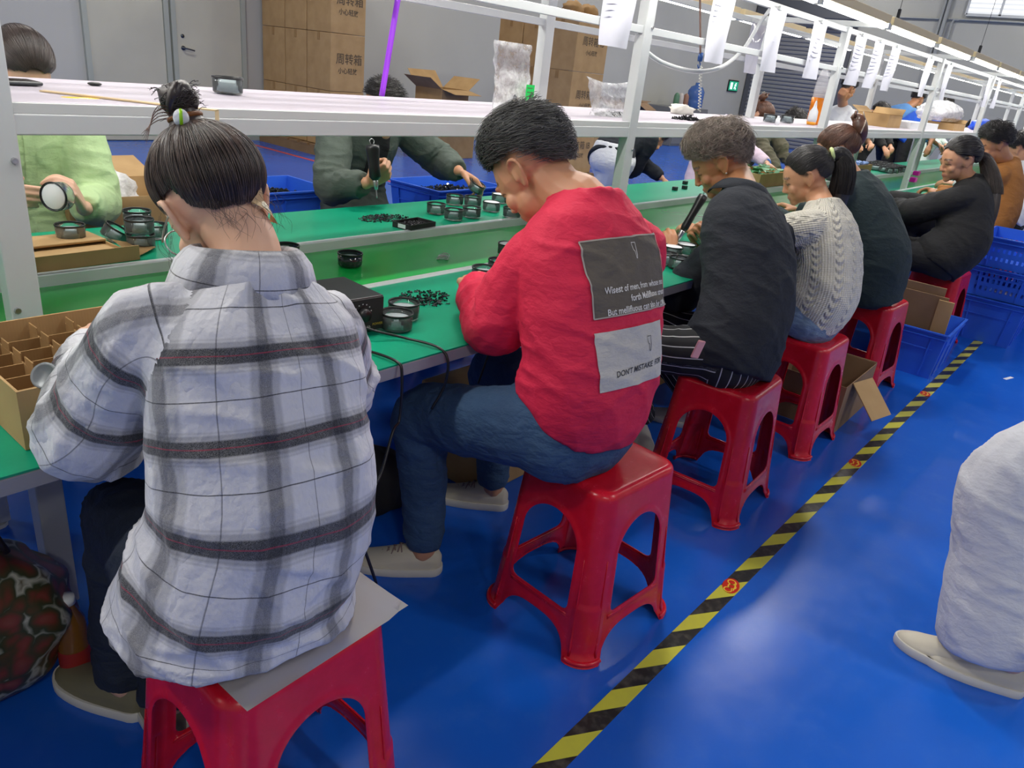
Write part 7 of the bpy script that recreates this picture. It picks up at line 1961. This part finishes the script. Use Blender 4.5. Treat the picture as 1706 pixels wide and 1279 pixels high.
# carton with green boards in front of the pink blouse
bc = open_tray('parts_carton', 'long open carton of green circuit boards in front of the pale pink blouse', 'carton', (5.95, 2.42, TZ), 0.0, 0.72, 0.30, 0.10)
def boards(b):
    rs = np.random.RandomState(8)
    for _ in range(60): box(b, (0, 0, 0), (0.05, 0.03, 0.003), 0, Matrix.Translation((rs.uniform(-.32, .32), rs.uniform(-.12, .12), 0.085 + rs.rand() * 0.03)) @ Matrix.Rotation(rs.uniform(0, 6), 4, 'Z') @ Matrix.Rotation(rs.uniform(-.8, .8), 4, 'X'))
tag(one('circuit_boards', boards, mat('green_pcb', rgb(60, 130, 80), 0.4), None, loc=(5.95, 2.42, TZ)), 'loose green circuit boards filling the carton in front of the pale pink blouse', 'circuit boards', kind='stuff')
bc2 = open_tray('open_carton', 'big open carton with a raised back flap on the far table', 'carton', (8.15, 2.47, TZ), 0.0, 0.62, 0.34, 0.10, flaps=(('N', 1.15, 0.26),))
def bparts(b):
    rs = np.random.RandomState(9)
    for _ in range(50): lathe(b, [(0, 0), (0.03, 0), (0.03, 0.02), (0, 0.02)], 8, mtx=Matrix.Translation((rs.uniform(-.26, .26), rs.uniform(-.13, .13), 0.08 + rs.rand() * 0.03)) @ Matrix.Rotation(rs.uniform(-.6, .6), 4, 'X'))
tag(one('blue_parts', bparts, mat('blue_white_parts', rgb(130, 160, 215), 0.4), None, True, loc=(8.15, 2.47, TZ)), 'blue-white round parts filling the big open carton before the royal blue polo', 'round parts', kind='stuff')
tag(one('violet_disc', lambda b: lathe(b, [(0, 0.02), (0.05, 0.02), (0.055, 0.01), (0.055, 0), (0, 0)], 20), mat('violet_lid', rgb(80, 50, 220), 0.4), None, True, loc=(10.2, 2.4, TZ)), 'violet round lid among the cups before the blouse', 'lid')

# ---------------- hanging things
def paper(px, y, w, h, lab, seed, x=None):
    p = at(px, 40, y=y) if x is None else Vector((x, y, 0))
    r = thing('document_sleeve', lab, 'paper sleeve', (p.x, y, 1.80), 0, 'papers in clear sleeves hanging from the top rail')
    N = 12
    def sh(b, off=0.0, z0=0.0):
        g = [[b.verts.new(((i / N - .5) * w, off + 0.012 * math.sin(i / N * 5 + seed + j * 0.25) * (j / N), z0 - h * j / N)) for i in range(N + 1)] for j in range(N + 1)]
        for j in range(N):
            for i in range(N): b.faces.new((g[j][i], g[j][i + 1], g[j + 1][i + 1], g[j + 1][i]))
    one('paper', lambda b: sh(b, 0.0), mat('sleeved_paper', rgb(200, 200, 210), 0.55, var=0.02, vscale=20, coat=0.6), r, True)
    def tx(b):
        rs = np.random.RandomState(seed)
        for q in range(7): box2(b, (-w * 0.38, -0.0025, -0.06 - q * 0.022), (-w * 0.38 + w * rs.uniform(0.3, 0.75), -0.002, -0.056 - q * 0.022))
    one('print_lines', tx, mat('pale_print', rgb(190, 190, 205), 0.7), r)
    one('clamp', lambda b: box(b, (0, -0.004, 0.004), (0.03, 0.014, 0.02), 0.003), M_white, r)
    return r
PP = [(2.60, 'left of the second post'), (3.42, 'just right of the second post'), (4.02, 'left of the drooping hose'), (4.62, 'behind the drooping white hose'), (5.36, 'just right of the third post'), (5.75, 'second right of the third post'), (6.15, 'third right of the third post'), (7.15, 'left of the fourth post'), (7.85, 'right of the fourth post'), (9.75, 'left of the fifth post'), (10.3, 'right of the fifth post')]
for k, (x_, w_) in enumerate(PP): paper(0, YP - 0.022, 0.21, 0.29, 'white paper in a clear sleeve hanging from the rail, ' + w_, k, x=x_)
paper(0, YQ - 0.03, 0.21, 0.29, 'white paper in a clear sleeve hanging on the rear rail, left of the third post', 20, x=4.9)
# white hose drooping
tag(one('hose', lambda b: tube(b, [(2.86, YP + 0.03, 1.53), at(1105, 105, y=1.80), at(1160, 119, y=1.84), at(1205, 110, y=1.88), at(1240, 80, y=1.92), at(1262, 45, y=1.96), at(1285, 12, y=2.0)], 0.010, 10, 8), M_white, None, True), 'white hose drooping between the second and third posts', 'hose')
# tool balancer: brown cord, blue hook and coiled cable
tb = thing('coiled_cord', 'hanging brown line with a blue hook and a coiled clear cable', 'cord', at(1167, 95, y=1.90))
p0 = tb.location.copy()
one('line', lambda b: tube(b, [at(1166, -150, y=1.90) - p0, at(1166, -60, y=1.90) - p0, at(1167, 92, y=1.90) - p0], 0.005, 8, 2), mat('brown_line', rgb(150, 120, 105), 0.5), tb, True)
one('hook', lambda b: (lathe(b, [(0, -0.02), (0.011, -0.02), (0.013, 0.0), (0.011, 0.02), (0, 0.02)], 14), tube(b, [(0, 0, -0.02), (0.012, 0, -0.035), (0, 0, -0.05), (-0.012, 0, -0.035)], 0.003, 6, 3)), mat('blue_hook', rgb(30, 70, 130), 0.4), tb, True)
def coil(b):
    a = at(1168, 108, y=1.90) - p0; c_ = at(1165, 186, y=1.90) - p0; n = 15
    tube(b, [lerp(a, c_, k / (n * 8)) + Vector((0.007 * math.cos(k * PI / 4), 0.007 * math.sin(k * PI / 4), 0)) for k in range(n * 8 + 1)], 0.0022, 6, 1)
one('coil', coil, mat('pale_cable', rgb(205, 205, 195), 0.4), tb, True)
# purple strap hanging above the shelf
pa, pb = at(664, -10, y=2.20), at(636, 160, y=2.20)
tag(one('purple_strap', lambda b: tube(b, [pa + Vector((0.03, 0, 0.30)), pa + Vector((0.02, 0, 0.14)), pa, lerp(pa, pb, 0.5), pb], 0.0135, 12, 6, flat=0.45), mat('purple_nylon', rgb(160, 60, 230), 0.35), None, True), 'bright purple strap hanging down to the shelf in front of the back wall', 'strap')

# ---------------- under the table
fb = thing('shopping_bag', 'brown floral shopping bag on the floor under the table at the left edge', 'bag', (0.30, 1.62, 0))
def m_floral():
    t = NT('floral_fabric'); o = t.obj()
    v = t.add('ShaderNodeTexVoronoi'); v.inputs['Scale'].default_value = 22; t.l.new(t.mix(0.12, o, t.noise(8, 3, o, out='Color')), v.inputs['Vector'])
    c = t.ramp(v.outputs['Distance'], [(0.0, rgb(150, 90, 75)), (0.35, rgb(130, 62, 50)), (0.5, rgb(90, 70, 45)), (0.62, rgb(60, 70, 45)), (0.75, rgb(190, 190, 170)), (0.9, rgb(90, 80, 55))])
    t.l.new(c, t.b.inputs['Base Color']); t.b.inputs['Roughness'].default_value = 0.35; return t.m
def bagm(b):
    bmesh.ops.create_uvsphere(b, u_segments=40, v_segments=24, radius=1)
    for v in b.verts:
        x, y, z = v.co
        r_ = (abs(x) ** 3 + abs(y) ** 3) ** (1 / 3) + 1e-6; rr = math.hypot(x, y); k = rr / r_ if r_ > 1e-5 else 1
        n_ = 0.05 * noise.noise(Vector((x * 2, y * 2, z * 3)))
        top = max(0, z)
        v.co = Vector((x * k * 0.19 * (1 - 0.45 * top ** 1.5) * (1 + n_ * 3), y * k * 0.13 * (1 - 0.35 * top ** 1.5) * (1 + n_ * 3), (z + 0.92) * 0.21 if z > -0.92 else 0.001))
one('bag_body', bagm, m_floral(), fb, True)
for sy in (-0.05, 0.05): one('handle', lambda b: tube(b, [(-0.07, sy, 0.37), (-0.05, sy, 0.46), (0.03, sy, 0.47), (0.07, sy, 0.37)], 0.007, 8, 5), mat('dark_strap', (0.03, 0.02, 0.02, 1), 0.6), fb, True)
tb_ = thing('tea_bottle', 'plastic bottle of brown tea with a white cap on the floor by the bench leg', 'bottle', at(130, 1120, z=0.0))
one('bottle_body', lambda b: lathe(b, [(0, 0), (0.030, 0), (0.033, 0.01), (0.033, 0.13), (0.030, 0.16), (0.014, 0.195), (0.013, 0.205), (0, 0.205)], 24), mat('amber_tea', rgb(150, 100, 45), 0.12, trans=0.35), tb_, True)
one('bottle_label', lambda b: lathe(b, [(0.0336, 0.03), (0.0336, 0.085)], 24), mat('red_white_label', rgb(150, 40, 35), 0.5), tb_, True)
one('cap', lambda b: lathe(b, [(0, 0.225), (0.016, 0.224), (0.0175, 0.205), (0, 0.203)], 20), M_wins, tb_, True)
# dark boxes stored under the bench
for k, (x, y, s, lab) in enumerate([(2.0, 1.62, (0.5, 0.34, 0.34), 'brown carton stored under the bench between the red sweatshirt and its knees'), (3.1, 1.75, (0.45, 0.34, 0.30), 'brown carton stored under the bench behind the fourth stool')]):
    big_carton(lab, (x - s[0] / 2, y - s[1] / 2, 0), (x + s[0] / 2, y + s[1] / 2, s[2]), group='cartons under the bench')
crumple('small black tool bag hooked under the table edge', (1.45, 1.66, 0.0), (0.12, 0.10, 0.13), 16, M_blackm, 'tool_bag', 'bag', 3, 0.2)
# orange cone bit right of aisle: paper scrap
tag(one('paper_scrap', lambda b: box(b, (0, 0, 0.001), (0.09, 0.02, 0.002), 0.0005), M_wins, None, loc=at(1680, 630, z=0), rot=(0, 0, -0.3)), 'small white scrap on the blue floor at the right', 'scrap')

# pink card in the hip pocket of the striped trousers
pk = at(1163, 582, y=0.93)
tag(one('pink_card', lambda b: box(b, (0, 0, 0), (0.030, 0.006, 0.062), 0.004), mat('pink_card', rgb(220, 160, 160), 0.4), None, loc=pk, rot=(0.1, 0.2, -0.5)), 'small pink card sticking out of the hip pocket of the striped trousers', 'card')
